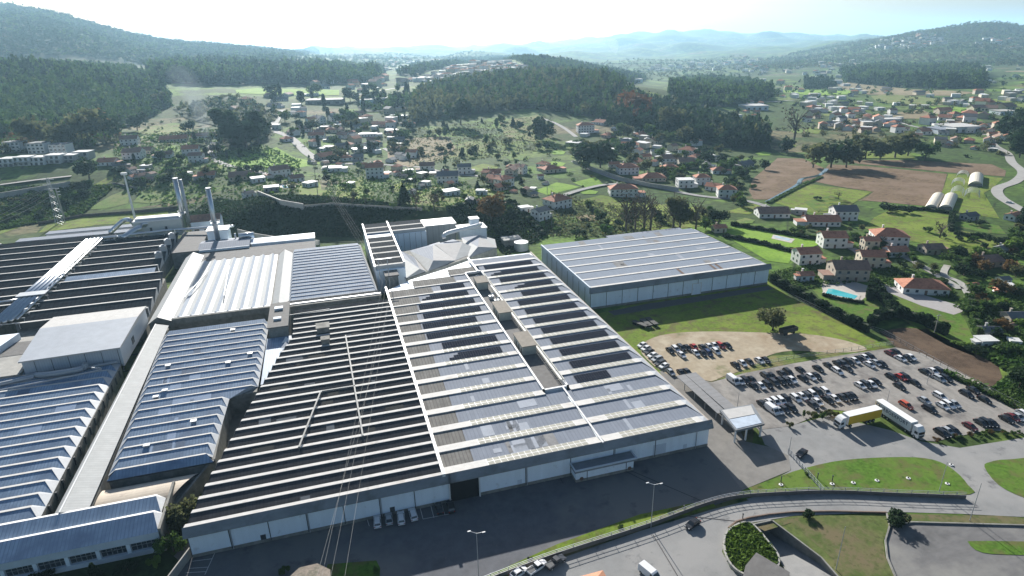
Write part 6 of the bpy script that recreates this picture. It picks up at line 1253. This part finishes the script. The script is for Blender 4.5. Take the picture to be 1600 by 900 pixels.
village([(1500,440),(1600,420),(1600,560),(1560,540)], 8, 12, 22, 'in the cluttered gardens at the right edge', 15); village([(930,240),(1000,225),(1100,240),(1130,262),(1000,250)], 10, 10, 16, 'squeezed between the upper village houses', 16)

# ================================================================ TREES, HEDGES, WOODS
def leafm(name, c, c2, tr=.3, rand=.18): return mat(name, c, .85, .3, .35, cols=[(c2, .12, .42, .65)], spec=.15, trans=tr, rand=rand)
LEAF = dict(green=leafm('leaf_green', (.055, .115, .025), (.09, .14, .035)), dark=leafm('leaf_dark', (.022, .046, .02), (.03, .056, .022)), olive=leafm('leaf_olive', (.085, .1, .045), (.11, .115, .05), .45), autumn=leafm('leaf_autumn', (.17, .1, .04), (.13, .1, .04)), rust=leafm('leaf_rust', (.2, .085, .035), (.15, .08, .035)), bare=leafm('bare_twigs', (.12, .095, .07), (.09, .075, .055), .1), lime=leafm('leaf_lime', (.12, .2, .03), (.09, .15, .03)))
M_bark = mat('bark', (.09, .07, .055), .9, .3, 2)
rs = np.random.RandomState(11)
def crown_arrays(kind, n, leaf, seed):
    """unit tree: crown inside height 0.15..1, radius ~0.5*aspect; returns quads verts (n*4,3)"""
    r = np.random.RandomState(seed)
    if kind == 'cone': 
        t = r.rand(n) ** .7; z = .1 + .9 * (1 - t) ; rad = (.03 + .22 * t) * (.7 + .5 * r.rand(n)) * (1 + .15 * np.sin(z * 60)); a = r.rand(n) * 2 * np.pi; P = np.stack([rad * np.cos(a), rad * np.sin(a), z], 1)
    elif kind == 'column': z = .05 + .95 * r.rand(n); rad = .11 * np.sqrt(np.clip(np.sin(np.pi * (z * .93 + .04)), 0, 1)) * (.8 + .3 * r.rand(n)); a = r.rand(n) * 2 * np.pi; P = np.stack([rad * np.cos(a), rad * np.sin(a), z], 1)
    else:
        L = 11 if kind == 'round' else 7; c = np.clip(r.randn(L, 3), -1.5, 1.5) * [.18, .18, .13] + [0, 0, .55]; c[0] = [0, 0, .6]; c[1] = [0, 0, .4]
        if kind == 'tall': c = np.stack([r.randn(L) * .09, r.randn(L) * .09, np.linspace(.35, .92, L)], 1)
        if kind == 'bush': c = np.stack([r.randn(L) * .25, r.randn(L) * .25, .3 + .2 * r.rand(L)], 1)
        R_ = (.17 + .11 * r.rand(L)) * (1 if kind != 'tall' else .75); i = r.randint(0, L, n); d = r.randn(n, 3); d /= np.linalg.norm(d, axis=1)[:, None]; P = c[i] + d * (R_[i] * (.55 + .5 * r.rand(n)))[:, None]; P[:, 2] = np.maximum(P[:, 2], .04 if kind == 'bush' else .2)
    u = r.randn(n, 3); u /= np.linalg.norm(u, axis=1)[:, None]; v = np.cross(u, r.randn(n, 3)); v /= np.linalg.norm(v, axis=1)[:, None]; s = (leaf * (.6 + .8 * r.rand(n)))[:, None]
    return np.stack([P - u*s - v*s*.7, P + u*s - v*s*.7, P + u*s*.8 + v*s*.7, P - u*s*.8 + v*s*.7], 1).reshape(-1, 3)
def quads_mesh(name, V, m):
    me = bpy.data.meshes.new(name); n = len(V) // 4; me.vertices.add(len(V)); me.vertices.foreach_set('co', V.astype(np.float32).ravel()); me.loops.add(n * 4); me.loops.foreach_set('vertex_index', np.arange(n * 4, dtype=np.int32)); me.polygons.add(n); me.polygons.foreach_set('loop_start', np.arange(0, n * 4, 4, dtype=np.int32)); me.polygons.foreach_set('loop_total', np.full(n, 4, dtype=np.int32)); me.materials.append(m); me.update(calc_edges=True); return me
def trunk_mb(kind, h=.5, limbs=5, seed=0, bare=False):
    m = MB(); r = random.Random(seed); top = .85 if kind in ('cone', 'column', 'tall') else .5; m.tube([(0, 0, -.03), (.01, 0, top * .5), (0, .01, top)], [.028, .02, .006], 6)
    for k in range(limbs if not bare else 16):
        a = r.uniform(0, 6.28); z = r.uniform(.25, .5 if not bare else .6); L = r.uniform(.18, .32); p1 = (math.cos(a) * L * .6, math.sin(a) * L * .6, z + L * (.6 if not bare else 1)); p2 = (math.cos(a) * L, math.sin(a) * L, z + L * (1 if not bare else 1.5)); m.tube([(0, 0, z), p1, p2], [.012, .008, .003], 4)
    return m
TREES = {}
def tree(px, py, hpx, kind, leaf, label, group=None, wide=1.0, fine=False, hm=None, q=None, name=None):
    if q is None: q = G(px, py)
    if np.isnan(q[0]): return
    h = hm or hpx * depth(q) / F / .93; key = (kind, leaf, fine, rnd.randint(0, 2)); sc = (h * wide, h * wide, h)
    if key not in TREES:
        nm = name or {'cone': 'conifer_tree', 'column': 'cypress_tree', 'bush': 'shrub'}.get(kind, 'tree')
        t = thing(nm, label, 'shrub' if kind == 'bush' else 'tree', q, rnd.uniform(0, 6), group); n = (1300 if fine else 420) if leaf != 'bare' else (420 if fine else 160)
        part('trunk', trunk_mb(kind, seed=key[3], bare=leaf == 'bare'), M_bark, t, False); o = bpy.data.objects.new('crown', quads_mesh('crown', crown_arrays(kind, n, (.035 if fine else .055) if leaf != 'bare' else (.012 if fine else .022), 5 + key[3]), LEAF[leaf])); link(o, t); t.scale = sc; TREES[key] = t; kids(t)
    else: t = copy_tree(TREES[key], q, rnd.uniform(0, 6), label, group, sc)
    return t
ntree = [0]
for a in [ # individually placed, described
 (1207,516,38,'round','olive','lone round tree standing in the meadow above the car park',None,1.25,True),
 (768,346,44,'round','autumn','big round brownish tree behind the wedge roofs',None,1.1,True),
 (978,362,56,'tall','bare','leftmost bare twiggy tree behind the warehouse',None,1.2,True), (992,360,50,'tall','bare','second bare twiggy tree behind the warehouse',None,1.2,True), (1006,360,54,'tall','bare','third bare twiggy tree behind the warehouse',None,1.3,True), (1016,360,52,'tall','bare','fourth bare twiggy tree behind the warehouse',None,1.2,True),
 (1052,357,48,'tall','bare','fifth bare twiggy tree behind the warehouse',None,1.4,True), (1062,357,44,'tall','olive','yellowish thin tree between the bare trees behind the warehouse',None,1.3,True), (1087,358,44,'tall','bare','rightmost forked bare tree behind the warehouse',None,1.2,True),
 (1122,352,26,'round','dark','dark tree beside the small red shed',None,1.3,True), (424,600,32,'bush','olive','bush growing out of the gap beside the stepped blue roof',None,.7,True),
 (288,822,60,'bush','olive','big rounded bush between the cream roof and dark hall',None,1.0,True), (272,862,46,'bush','green','pale green bush below the big rounded one',None,.8,True), (588,894,14,'bush','green','small bush at the end of the yard lawn',None,.8,True), (445,895,16,'bush','green','shrub left of the octagonal hut roof',None,.9,True),
 (1262,808,16,'bush','dark','round dark bush at the road edge above the lane',None,1.2,True), (1401,818,26,'bush','dark','large dark bush at the corner of the lower parking',None,1.5,True), (970,830-5,8,'bush','green','small clipped bush in the grass strip',None,1,True), (828,876,8,'bush','dark','dark little bush near the parked pickups',None,1,True), (1047,803,7,'bush','green','low bush in the grass strip near the bollard',None,1.4,True), (1260,742,6,'bush','green','tiny bush touching the gate',None,1.2,True),
 (245,885,26,'bush','lime','bright shrub by the alley at the bottom left',None,.6,True), (150,905,30,'cone','dark','dark conifer in front of the windowed building',None,1.2,True), (200,892,22,'bush','dark','dark shrub in front of the windowed building',None,1.3,True), (60,915,26,'bush','dark','dark shrub in the bottom left corner',None,1.5,True),
 (1229,240,26,'round','dark','dark round tree at the top of the left maize field',None,1.1), (1270,262,38,'round','olive','left one of the two large dark trees above the maize',None,1.2), (1298,262,42,'round','dark','right one of the two large dark trees above the maize',None,1.3), (1322,262,40,'round','olive','olive tree right of the two large dark ones above the maize',None,1.2),
 (1352,249,36,'round','olive','spreading tree left of the orchard above the maize',None,1.2), (1375,250,32,'round','olive','compact tree in the orchard above the maize',None,1.2), (1398,247,40,'round','olive','tallest spreading tree of the orchard above the maize',None,1.3), (1418,244,38,'round','olive','tree next to the tallest one above the maize',None,1.2), (1445,250,28,'round','green','last tree of the orchard above the maize',None,1.2), (1240,222,48,'tall','bare','tall bare poplar near the stream left of the orchard',None,1.3),
 (845,218,34,'round','dark','round dark tree below the upper bend',None,1.1), (912,262,40,'round','dark','big dark tree in the middle of the village slope',None,1.2), (938,262,44,'round','dark','second big dark tree in the village slope',None,1.1), (920,247,28,'round','olive','pale tree between the dark village trees',None,1.1), (1050,208,40,'round','olive','large pale tree at the edge of the dark wood',None,1.2), (992,190,46,'round','rust','rust coloured autumn tree in front of the central wood',None,1.1), (978,182,38,'round','rust','second rust coloured tree in the central wood',None,1.0), (1000,196,30,'round','rust','low rusty tree beside the autumn tree',None,1.1), (1070,225,28,'round','olive','small pale tree below the dark wood',None,1.1),
 (131,225,52,'round','olive','broad olive tree left of the lane houses',None,1.1), (166,222,48,'round','dark','dark tree between the broad olive ones at the left',None,1.0), (155,212,40,'round','autumn','brownish tree behind the dark one at the left',None,1.0), (98,232,40,'round','olive','olive tree behind the white terrace',None,1.1), (60,230,46,'round','olive','rounded olive tree behind the terraces',None,1.1), (215,205,28,'round','dark','round dark tree at the foot of the left forest',None,1.1), (140,280,34,'round','dark','dark tree beside the end of the white terrace',None,1.2), (296,207,18,'round','dark','tree above the long white garden wall',None,1.2), (250,165,20,'round','olive','smoky tree at the right edge of the left forest',None,1.2),
 (385,232,50,'round','dark','large dark tree right of the left lane',None,1.3), (405,226,46,'tall','dark','tall dark tree right of the left lane',None,1.3), (362,228,48,'tall','dark','first dark tree of the clump by the left lane',None,1.3),
 (720,195,40,'round','dark','dark pine at the edge of the tan hillside',None,1.1), (678,330,30,'round','bare','grey bare tree in the gardens centre',None,1.1), (651,330,36,'round','bare','bare tree right of the garden steps',None,1.1), (632,318,28,'cone','dark','small dark conifer in the middle gardens',None,1.2), (1525,352,12,'bush','dark','dark bush by the black hut',None,1.5),
 (1390,330,16,'bush','dark','dark hedge clump at the maize field corner',None,2), (1310,312,14,'round','bare','brown tree on the green squares',None,1.2), (1277,312,8,'bush','dark','little bush on the green squares',None,1.2), (1375,296+90,20,'round','bare','bare tree in the big green field',None,1.3), (1468,372,24,'tall','bare','bare double tree in the big green field',None,1.6),
 (1497,418,26,'bush','green','large light green bush near the right gardens',None,1.6), (1520,640-96,12,'bush','lime','bright lime bush at the end of the ploughed soil',None,2.5,True), (1590,612,44,'round','dark','dark tree at the right edge below the gardens',None,1.1,True), (1525,552,18,'bush','dark','dark bush at the lower tip of the long lawn',None,1.3,True)]: tree(*a)
def tree_scatter(poly, n, hlo, hhi, kinds, lb, seed, wide=1.15, gap=5, fine=False):
    r = random.Random(seed); xs = [p[0] for p in poly]; ys = [p[1] for p in poly]; pts = []; t = 0
    while len(pts) < n and t < 6000:
        t += 1; x = r.uniform(min(xs), max(xs)); y = r.uniform(min(ys), max(ys))
        if inpoly(poly, x, y) and all(abs(x-a) + abs(y-b_) * 2 > gap for a, b_ in pts): pts.append((x, y))
    P = gpix([p[0] for p in pts], [p[1] for p in pts])
    for (x, y), q in zip(pts, P):
        k, l = r.choice(kinds); tree(x, y, r.uniform(hlo, hhi), k, l, lb, lb.replace('one of the ', ''), wide, q=q, fine=fine)
RB = [('round','green'),('round','dark'),('round','olive'),('bush','dark'),('bush','green')]
tree_scatter([(500,262),(700,262),(830,290),(800,330),(660,332),(520,325)], 46, 7, 15, RB + [('cone','dark'),('round','bare')], 'one of the small garden trees behind the factory centre', 21)
tree_scatter([(860,310),(960,320),(1120,330),(1110,360),(960,372),(870,372),(830,352)], 34, 8, 18, RB, 'one of the small trees and bushes behind the warehouse', 22)
tree_scatter([(880,230),(1000,205),(1110,230),(1200,262),(1190,300),(1100,290),(950,270),(890,262)], 60, 9, 20, RB, 'one of the trees between the upper village houses', 23)
tree_scatter([(1130,300),(1150,268),(1180,245),(1166,285),(1160,326),(1130,318)], 18, 9, 18, RB, 'one of the trees by the lane left of the maize', 24)
tree_scatter([(1180,345),(1240,360),(1330,352),(1380,378),(1460,420),(1500,470),(1420,440),(1340,395),(1250,372)], 34, 7, 15, RB, 'one of the garden trees around the right-hand villas', 25)
tree_scatter([(1490,400),(1600,390),(1600,560),(1560,560),(1510,490)], 46, 10, 24, RB + [('round','autumn'),('round','lime')], 'one of the trees in the wild gardens on the right', 26, 1.3)
tree_scatter([(1560,380),(1600,335),(1600,400),(1540,400)], 10, 12, 22, RB, 'one of the trees below the winding road', 27)
tree_scatter([(1540,400),(1380,340),(1480,372),(1560,366)], 12, 6, 12, RB, 'one of the hedge trees around the small pasture', 28)
tree_scatter([(440,185),(640,175),(640,245),(500,255),(470,225)], 44, 9, 18, RB + [('column','dark')], 'one of the trees among the hamlet houses', 29)
tree_scatter([(180,262),(330,215),(460,268),(460,300),(380,285),(200,300)], 40, 8, 18, RB + [('column','dark')], 'one of the trees among the houses left of centre', 30)
tree_scatter([(590,205),(860,182),(880,230),(800,262),(700,262),(620,250)], 56, 6, 14, [('round','dark'),('cone','dark'),('tall','green'),('round','olive')], 'one of the scattered pines on the tan hillside', 31)
tree_scatter([(1230,655),(1312,645),(1314,652),(1234,668)], 9, 9, 17, [('bush','green'),('bush','olive'),('tall','green')], 'one of the young trees in the strip beside the lorries', 33, .7, 6, True)
tree_scatter([(1455,690),(1560,668),(1600,676),(1475,697)], 12, 6, 10, [('bush','green'),('bush','autumn')], 'one of the low shrubs along the lower edge of the car park', 34, 1, 5, True)
tree_scatter([(1570,205),(1600,200),(1600,250),(1585,250)], 8, 26, 40, [('round','dark')], 'one of the dark trees at the right edge by the winding road', 35)
tree_scatter([(0,300),(120,290),(190,285),(130,330),(60,350),(0,352)], 26, 8, 16, RB, 'one of the bushes on the left slope under the terraces', 36, 1.5)
tree_scatter([(420,150),(640,140),(660,170),(560,178),(430,178)], 34, 10, 18, [('round','dark'),('tall','dark'),('column','dark'),('round','green')], 'one of the dark trees around the long sheds', 37)

def hedge(pix, w_, h, lb, leaf='dark', kindn='hedge', name='hedge'):
    P = [G(*p) for p in pix]; V = []
    for a, b_ in zip(P[:-1], P[1:]):
        L = np.linalg.norm(b_ - a); n = int(L * w_ * h * 7) + 20; t = rs.rand(n)[:, None]; c = a + (b_ - a) * t; d = (b_ - a)[:2] / L; nn = np.array([-d[1], d[0]]); s = (rs.rand(n) - .5) * w_; c[:, 0] += nn[0] * s; c[:, 1] += nn[1] * s; c[:, 2] += rs.rand(n) ** .6 * h * (.85 + .15 * np.sin(t[:, 0] * L * .8)); u = rs.randn(n, 3); u /= np.linalg.norm(u, axis=1)[:, None]; v = np.cross(u, rs.randn(n, 3)); v /= np.linalg.norm(v, axis=1)[:, None]; q = .34; V.append(np.stack([c-u*q-v*q, c+u*q-v*q, c+u*q+v*q, c-u*q+v*q], 1).reshape(-1, 3))
    V = np.concatenate(V); o0 = V.mean(0); t = thing(name, lb, kindn, (o0[0], o0[1], P[0][2])); o = bpy.data.objects.new('foliage', quads_mesh('foliage', V - np.array(t.location), LEAF[leaf])); link(o, t)
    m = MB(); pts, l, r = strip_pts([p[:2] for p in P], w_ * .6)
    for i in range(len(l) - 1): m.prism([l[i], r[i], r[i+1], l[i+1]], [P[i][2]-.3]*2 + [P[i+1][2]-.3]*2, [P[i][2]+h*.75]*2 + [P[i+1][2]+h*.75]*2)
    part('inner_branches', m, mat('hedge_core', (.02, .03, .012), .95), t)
hedge([(1205,440),(1240,460),(1280,482),(1330,508),(1356,520)], 2.8, 4.3, 'long dark hedge between the meadow and the villa gardens'); hedge([(1358,512),(1372,500),(1400,494),(1440,505),(1478,524)], 3.2, 4.6, 'thick hedge across the top of the ploughed soil'); hedge([(1358,470),(1364,450),(1372,462),(1395,490)], 3.4, 5, 'tall curved hedge right of the turquoise pool'); hedge([(1285,462),(1320,470),(1350,474)], 1.6, 1.4, 'low hedge in front of the turquoise pool')
hedge([(1512,470),(1520,500),(1530,528)], 3, 4, 'light green hedge at the right edge of the long lawn', 'green'); hedge([(1130,370),(1190,382),(1240,395)], 2.5, 2.5, 'dark hedge across the bright lawn right of the warehouse'); hedge([(1142,352),(1200,362),(1290,378)], 2, 2.5, 'upper hedge across the bright lawn'); hedge([(1488,335),(1485,352),(1486,362)], 3, 3, 'hedge left of the small pasture'); hedge([(1380,326),(1440,328),(1485,334)], 3, 2.2, 'hedge under the maize field')
hedge([(1475,584),(1560,624),(1600,645)], 2, 1.8, 'rough hedge along the right car park fence', 'green'); hedge([(1490,366),(1540,372),(1600,385)], 2, 2, 'hedge along the lower side of the small pasture'); hedge([(1200,318),(1225,305),(1250,292),(1284,277)], 3, 1.2, 'reeds along the left bank of the stream', 'green'); hedge([(700,330),(740,318),(800,318),(850,368)], 4, 3, 'dark thicket along the bank behind the wedge roofs')
# leafy cover of the planter, rough growth
def cover(poly_xy, n, size, leaf, h, name, z0=0):
    P = np.array([p[:2] for p in poly_xy]); lo, hi = P.min(0), P.max(0); c = lo + rs.rand(n * 3, 2) * (hi - lo); k = inpoly(P, c[:, 0], c[:, 1]); c = c[k][:n]; n = len(c); z = terr(c[:, 0], c[:, 1]) + z0 + rs.rand(n) * h; c = np.column_stack([c, z]); u = rs.randn(n, 3); u[:, 2] *= .5; u /= np.linalg.norm(u, axis=1)[:, None]; v = np.cross(u, rs.randn(n, 3)); v /= np.linalg.norm(v, axis=1)[:, None]; q = size * (.6 + .8 * rs.rand(n))[:, None]
    V = np.stack([c-u*q-v*q*.6, c+u*q-v*q*.6, c+u*q+v*q*.6, c-u*q+v*q*.6], 1).reshape(-1, 3); o = bpy.data.objects.new(name, quads_mesh(name, V, LEAF[leaf])); link(o); tag(o, kind='stuff'); return o
cover(PP, 5200, .3, 'lime', .9, 'planter_ground_cover'); cover(PP, 1500, .3, 'dark', .7, 'planter_ground_cover')
gp = lambda L: [G(*p) for p in L]
cover(gp([(1455,573),(1548,608),(1600,642),(1600,600),(1575,588),(1552,609)]), 3200, .5, 'green', 1.2, 'undergrowth'); cover(gp([(1500,470),(1600,450),(1600,600),(1540,560)]), 9000, .7, 'green', 1.6, 'undergrowth')
cover(gp([(520,262),(700,270),(800,330),(650,332),(500,325)]), 3500, .7, 'green', 1.1, 'undergrowth'); cover(gp([(860,300),(960,320),(1120,340),(960,372),(850,370)]), 2800, .7, 'olive', 1.0, 'undergrowth'); cover(gp([(700,330),(800,318),(850,372),(790,400),(770,380)]), 4000, .7, 'dark', 1.4, 'undergrowth')
cover(gp([(180,210),(330,200),(470,250),(470,300),(270,335),(180,290)]), 4500, 1.0, 'green', 1.2, 'undergrowth'); cover(gp([(270,345),(340,310),(400,314),(400,370),(300,352)]), 4000, .7, 'dark', .9, 'bank_shade_undergrowth'); cover(gp([(380,312),(660,328),(560,372),(400,368)]), 9000, .8, 'dark', 1.0, 'bank_shade_undergrowth'); cover(gp([(0,295),(180,290),(130,335),(0,360)]), 8000, .9, 'green', 1.4, 'undergrowth'); cover(gp([(600,205),(860,182),(870,235),(640,262)]), 3200, .8, 'olive', 1.0, 'hillside_scrub'); cover(gp([(1180,430),(1340,400),(1480,440),(1500,470),(1350,440),(1240,455)]), 3500, .5, 'green', .9, 'garden_undergrowth')  # dark leaves on the bank extend its shade by colour
# woods seen as masses
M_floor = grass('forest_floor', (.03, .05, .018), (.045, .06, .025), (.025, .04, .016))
def wood(poly, spacing, h, nq, leaves, kinds, seed, name='woodland', jit=.45, size=1.0, floor=None):
    floor = (name == 'woodland') if floor is None else floor
    P = gpix([p[0] for p in poly], [p[1] for p in poly])
    for k_ in range(40):
        bad = np.where(np.isnan(P[:, 0]))[0]
        if len(bad): P[bad] = gpix([poly[i][0] for i in bad], [poly[i][1] + k_ for i in bad])
    P = P[:, :2]; lo, hi = P.min(0), P.max(0); r = np.random.RandomState(seed); gx, gy = np.meshgrid(np.arange(lo[0], hi[0], spacing), np.arange(lo[1], hi[1], spacing)); c = np.stack([gx.ravel(), gy.ravel()], 1); c += (r.rand(*c.shape) - .5) * spacing * 2 * jit; c = c[inpoly(P, c[:, 0], c[:, 1])]
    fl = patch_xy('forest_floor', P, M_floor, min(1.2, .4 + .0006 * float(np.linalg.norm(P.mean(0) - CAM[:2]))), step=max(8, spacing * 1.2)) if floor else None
    n = len(c); z = terr(c[:, 0], c[:, 1]); hh = h * (.5 + .75 * r.rand(n) ** 1.5) * (1 + .15 * np.sin(c[:, 0] * .02) * np.sin(c[:, 1] * .017)); ww = h * (.55 + .55 * r.rand(n)) * size; lf = r.randint(0, len(leaves), n)
    patchy = np.sin(c[:, 0] * .013 + 1) + np.sin(c[:, 1] * .011 + c[:, 0] * .004); lf = np.where(patchy + r.randn(n) * .5 > .6, len(leaves) - 1, lf)
    T = [crown_arrays(kinds[i % len(kinds)], nq, .11 if nq < 60 else .085, seed + i) for i in range(5)]
    for li in range(len(leaves)):
        idx = np.where(lf == li)[0]
        if not len(idx): continue
        V = []
        for ti in range(5):
            s = idx[idx % 5 == ti]
            if not len(s): continue
            a = r.rand(len(s)) * 6.28; ca, sa = np.cos(a)[:, None], np.sin(a)[:, None]; t = T[ti][None]; x = (t[..., 0] * ca - t[..., 1] * sa) * ww[s][:, None] + c[s, 0][:, None]; y = (t[..., 0] * sa + t[..., 1] * ca) * ww[s][:, None] + c[s, 1][:, None]; zz = t[..., 2] * hh[s][:, None] + z[s][:, None] - 1; V.append(np.stack([x, y, zz], -1).reshape(-1, 3))
        o = bpy.data.objects.new(name, quads_mesh(name, np.concatenate(V), LEAF[leaves[li]])); link(o); tag(o, kind='stuff')
    print('wood', seed, n); return n
nn = 0
nn += wood([(-60,232),(-60,112),(60,104),(120,106),(200,112),(255,135),(268,165),(230,188),(180,202),(120,226),(60,214)], 8.5, 18, 60, ['dark','green','dark','green'], ['tall','cone','round'], 1)
nn += wood([(-80,225),(0,215),(60,205),(130,215),(180,205),(190,222),(100,238),(0,242)], 9, 11, 70, ['olive','green','olive','autumn'], ['round'], 2)
nn += wood([(-100,97),(-100,2),(0,1),(60,3),(110,10),(160,24),(220,40),(300,55),(380,68),(430,78),(500,84),(420,102),(300,104),(200,99)], 21, 22, 24, ['dark','green','dark'], ['round'], 3, size=1.5, floor=False)
nn += wood([(240,128),(236,112),(300,106),(420,108),(540,112),(600,116),(590,128),(480,134),(400,132),(320,134)], 12, 28, 60, ['dark','dark','green'], ['tall','round'], 4)
nn += wood([(236,122),(240,108),(300,108),(320,122),(280,130)], 9, 24, 60, ['dark'], ['tall','round'], 5)
nn += wood([(640,196),(646,160),(660,142),(700,132),(760,122),(830,118),(900,118),(955,130),(1000,155),(1050,165),(1110,185),(1195,212),(1205,232),(1130,228),(1080,212),(1030,203),(970,190),(900,180),(830,170),(740,180),(690,184)], 8.5, 18, 60, ['dark','green','dark','green','olive'], ['tall','cone','round'], 6)
nn += wood([(950,200),(1000,175),(1060,165),(1110,185),(1195,212),(1205,235),(1130,232),(1080,222),(1030,212)], 10, 22, 70, ['dark'], ['round','tall'], 7)
nn += wood([(618,118),(640,106),(700,94),(760,88),(800,88),(880,98),(960,112),(1010,124),(960,130),(880,118),(820,112),(818,100),(760,95),(700,106),(650,122)], 14, 18, 50, ['dark','dark','green'], ['tall','round'], 8)
nn += wood([(1318,128),(1312,112),(1400,108),(1530,112),(1540,138),(1470,140),(1400,137)], 11, 26, 60, ['dark','dark','green'], ['tall','round'], 9)
nn += wood([(1140,104),(1200,92),(1280,74),(1340,64),(1390,52),(1440,42),(1500,30),(1560,32),(1640,44),(1640,104),(1500,104),(1300,104),(1200,110)], 27, 17, 24, ['dark','green','dark','olive'], ['round'], 10, size=1.5, floor=False)
nn += wood([(1044,158),(1052,128),(1110,124),(1190,132),(1210,150),(1190,160),(1130,168),(1070,165)], 10, 18, 55, ['dark','green'], ['round','tall'], 11)
nn += wood([(1256,140),(1258,128),(1300,126),(1306,140)], 9, 18, 60, ['dark'], ['tall'], 12)
nn += wood([(870,112),(960,118),(1060,126),(1160,120),(1240,112),(1240,96),(1100,92),(960,96),(880,98)], 50, 14, 26, ['dark','green','olive'], ['round'], 13, size=1.5, floor=False)
nn += wood([(400,104),(600,108),(640,98),(760,84),(640,84),(500,86),(430,90)], 42, 16, 24, ['dark','green'], ['round'], 14, size=1.5, floor=False)
nn += wood([(270,170),(360,150),(440,175),(430,190),(350,200),(290,185)], 13, 11, 60, ['dark','green','olive'], ['round'], 15)
nn += wood([(640,172),(560,176),(560,160),(640,150),(652,165)], 11, 13, 60, ['dark','green'], ['round','tall'], 16)
nn += wood([(1210,150),(1600,148),(1600,240),(1450,250),(1330,240),(1230,235),(1210,200)], 46, 8, 46, ['dark','green','olive'], ['round','bush'], 17, name='hedgerow_trees', size=1.3)
nn += wood([(1255,208),(1420,160),(1600,160),(1600,235),(1420,238),(1260,225)], 30, 9, 60, ['dark','green','olive'], ['round','bush'], 27, name='village_trees', size=1.2)
nn += wood([(1200,130),(1600,118),(1600,148),(1210,150)], 60, 10, 30, ['dark','green'], ['round'], 18, name='hedgerow_trees', size=1.6)
nn += wood([(340,228),(345,200),(400,190),(428,205),(420,222),(380,232)], 8, 13, 70, ['dark'], ['round','tall'], 19)
nn += wood([(200,200),(280,180),(400,205),(640,170),(880,235),(1180,245),(1180,300),(880,300),(640,262),(460,290),(200,300)], 24, 5, 60, ['dark','green','olive'], ['bush','round'], 20, name='scattered_shrubs', size=1.3)
print('wood trees', nn, 'objects', len(COL.objects))
# ---------------------------------------------------------------- smoke from garden fires
def smoke(px, py, top, wd, dens, lb):
    q = G(px, py); s = depth(q) / F; h = (py - top) * s; m = bpy.data.meshes.new('smoke'); bm_ = bmesh.new(); bmesh.ops.create_icosphere(bm_, subdivisions=3, radius=1); 
    for v in bm_.verts:
        t = (v.co.z + 1) / 2; f = (.25 + .75 * t); n_ = 1 + .2 * math.sin(v.co.x * 7 + t * 5) * math.sin(v.co.y * 6); v.co = Vector((v.co.x * wd * s * f * n_ - (t ** 1.5) * wd * s * .8, v.co.y * wd * s * f * n_, t * h))
    bm_.to_mesh(m); bm_.free(); sm = bpy.data.materials.new('smoke'); sm.use_nodes = True; nt = sm.node_tree; nt.nodes.remove(nt.nodes['Principled BSDF']); v = nt.nodes.new('ShaderNodeVolumePrincipled'); v.inputs['Density'].default_value = dens; v.inputs['Color'].default_value = (.8, .9, 1, 1); nt.links.new(v.outputs[0], nt.nodes['Material Output'].inputs['Volume']); m.materials.append(sm)
    o = bpy.data.objects.new('smoke', m); o.location = q.tolist(); link(o); tag(o, kind='stuff')
smoke(318, 190, 104, 30, .0032, ''); smoke(326, 215, 130, 22, .004, ''); smoke(332, 240, 150, 16, .005, ''); smoke(336, 262, 190, 9, .008, ''); smoke(548, 96, 74, 22, .003, ''); smoke(962, 86, 60, 12, .003, '')
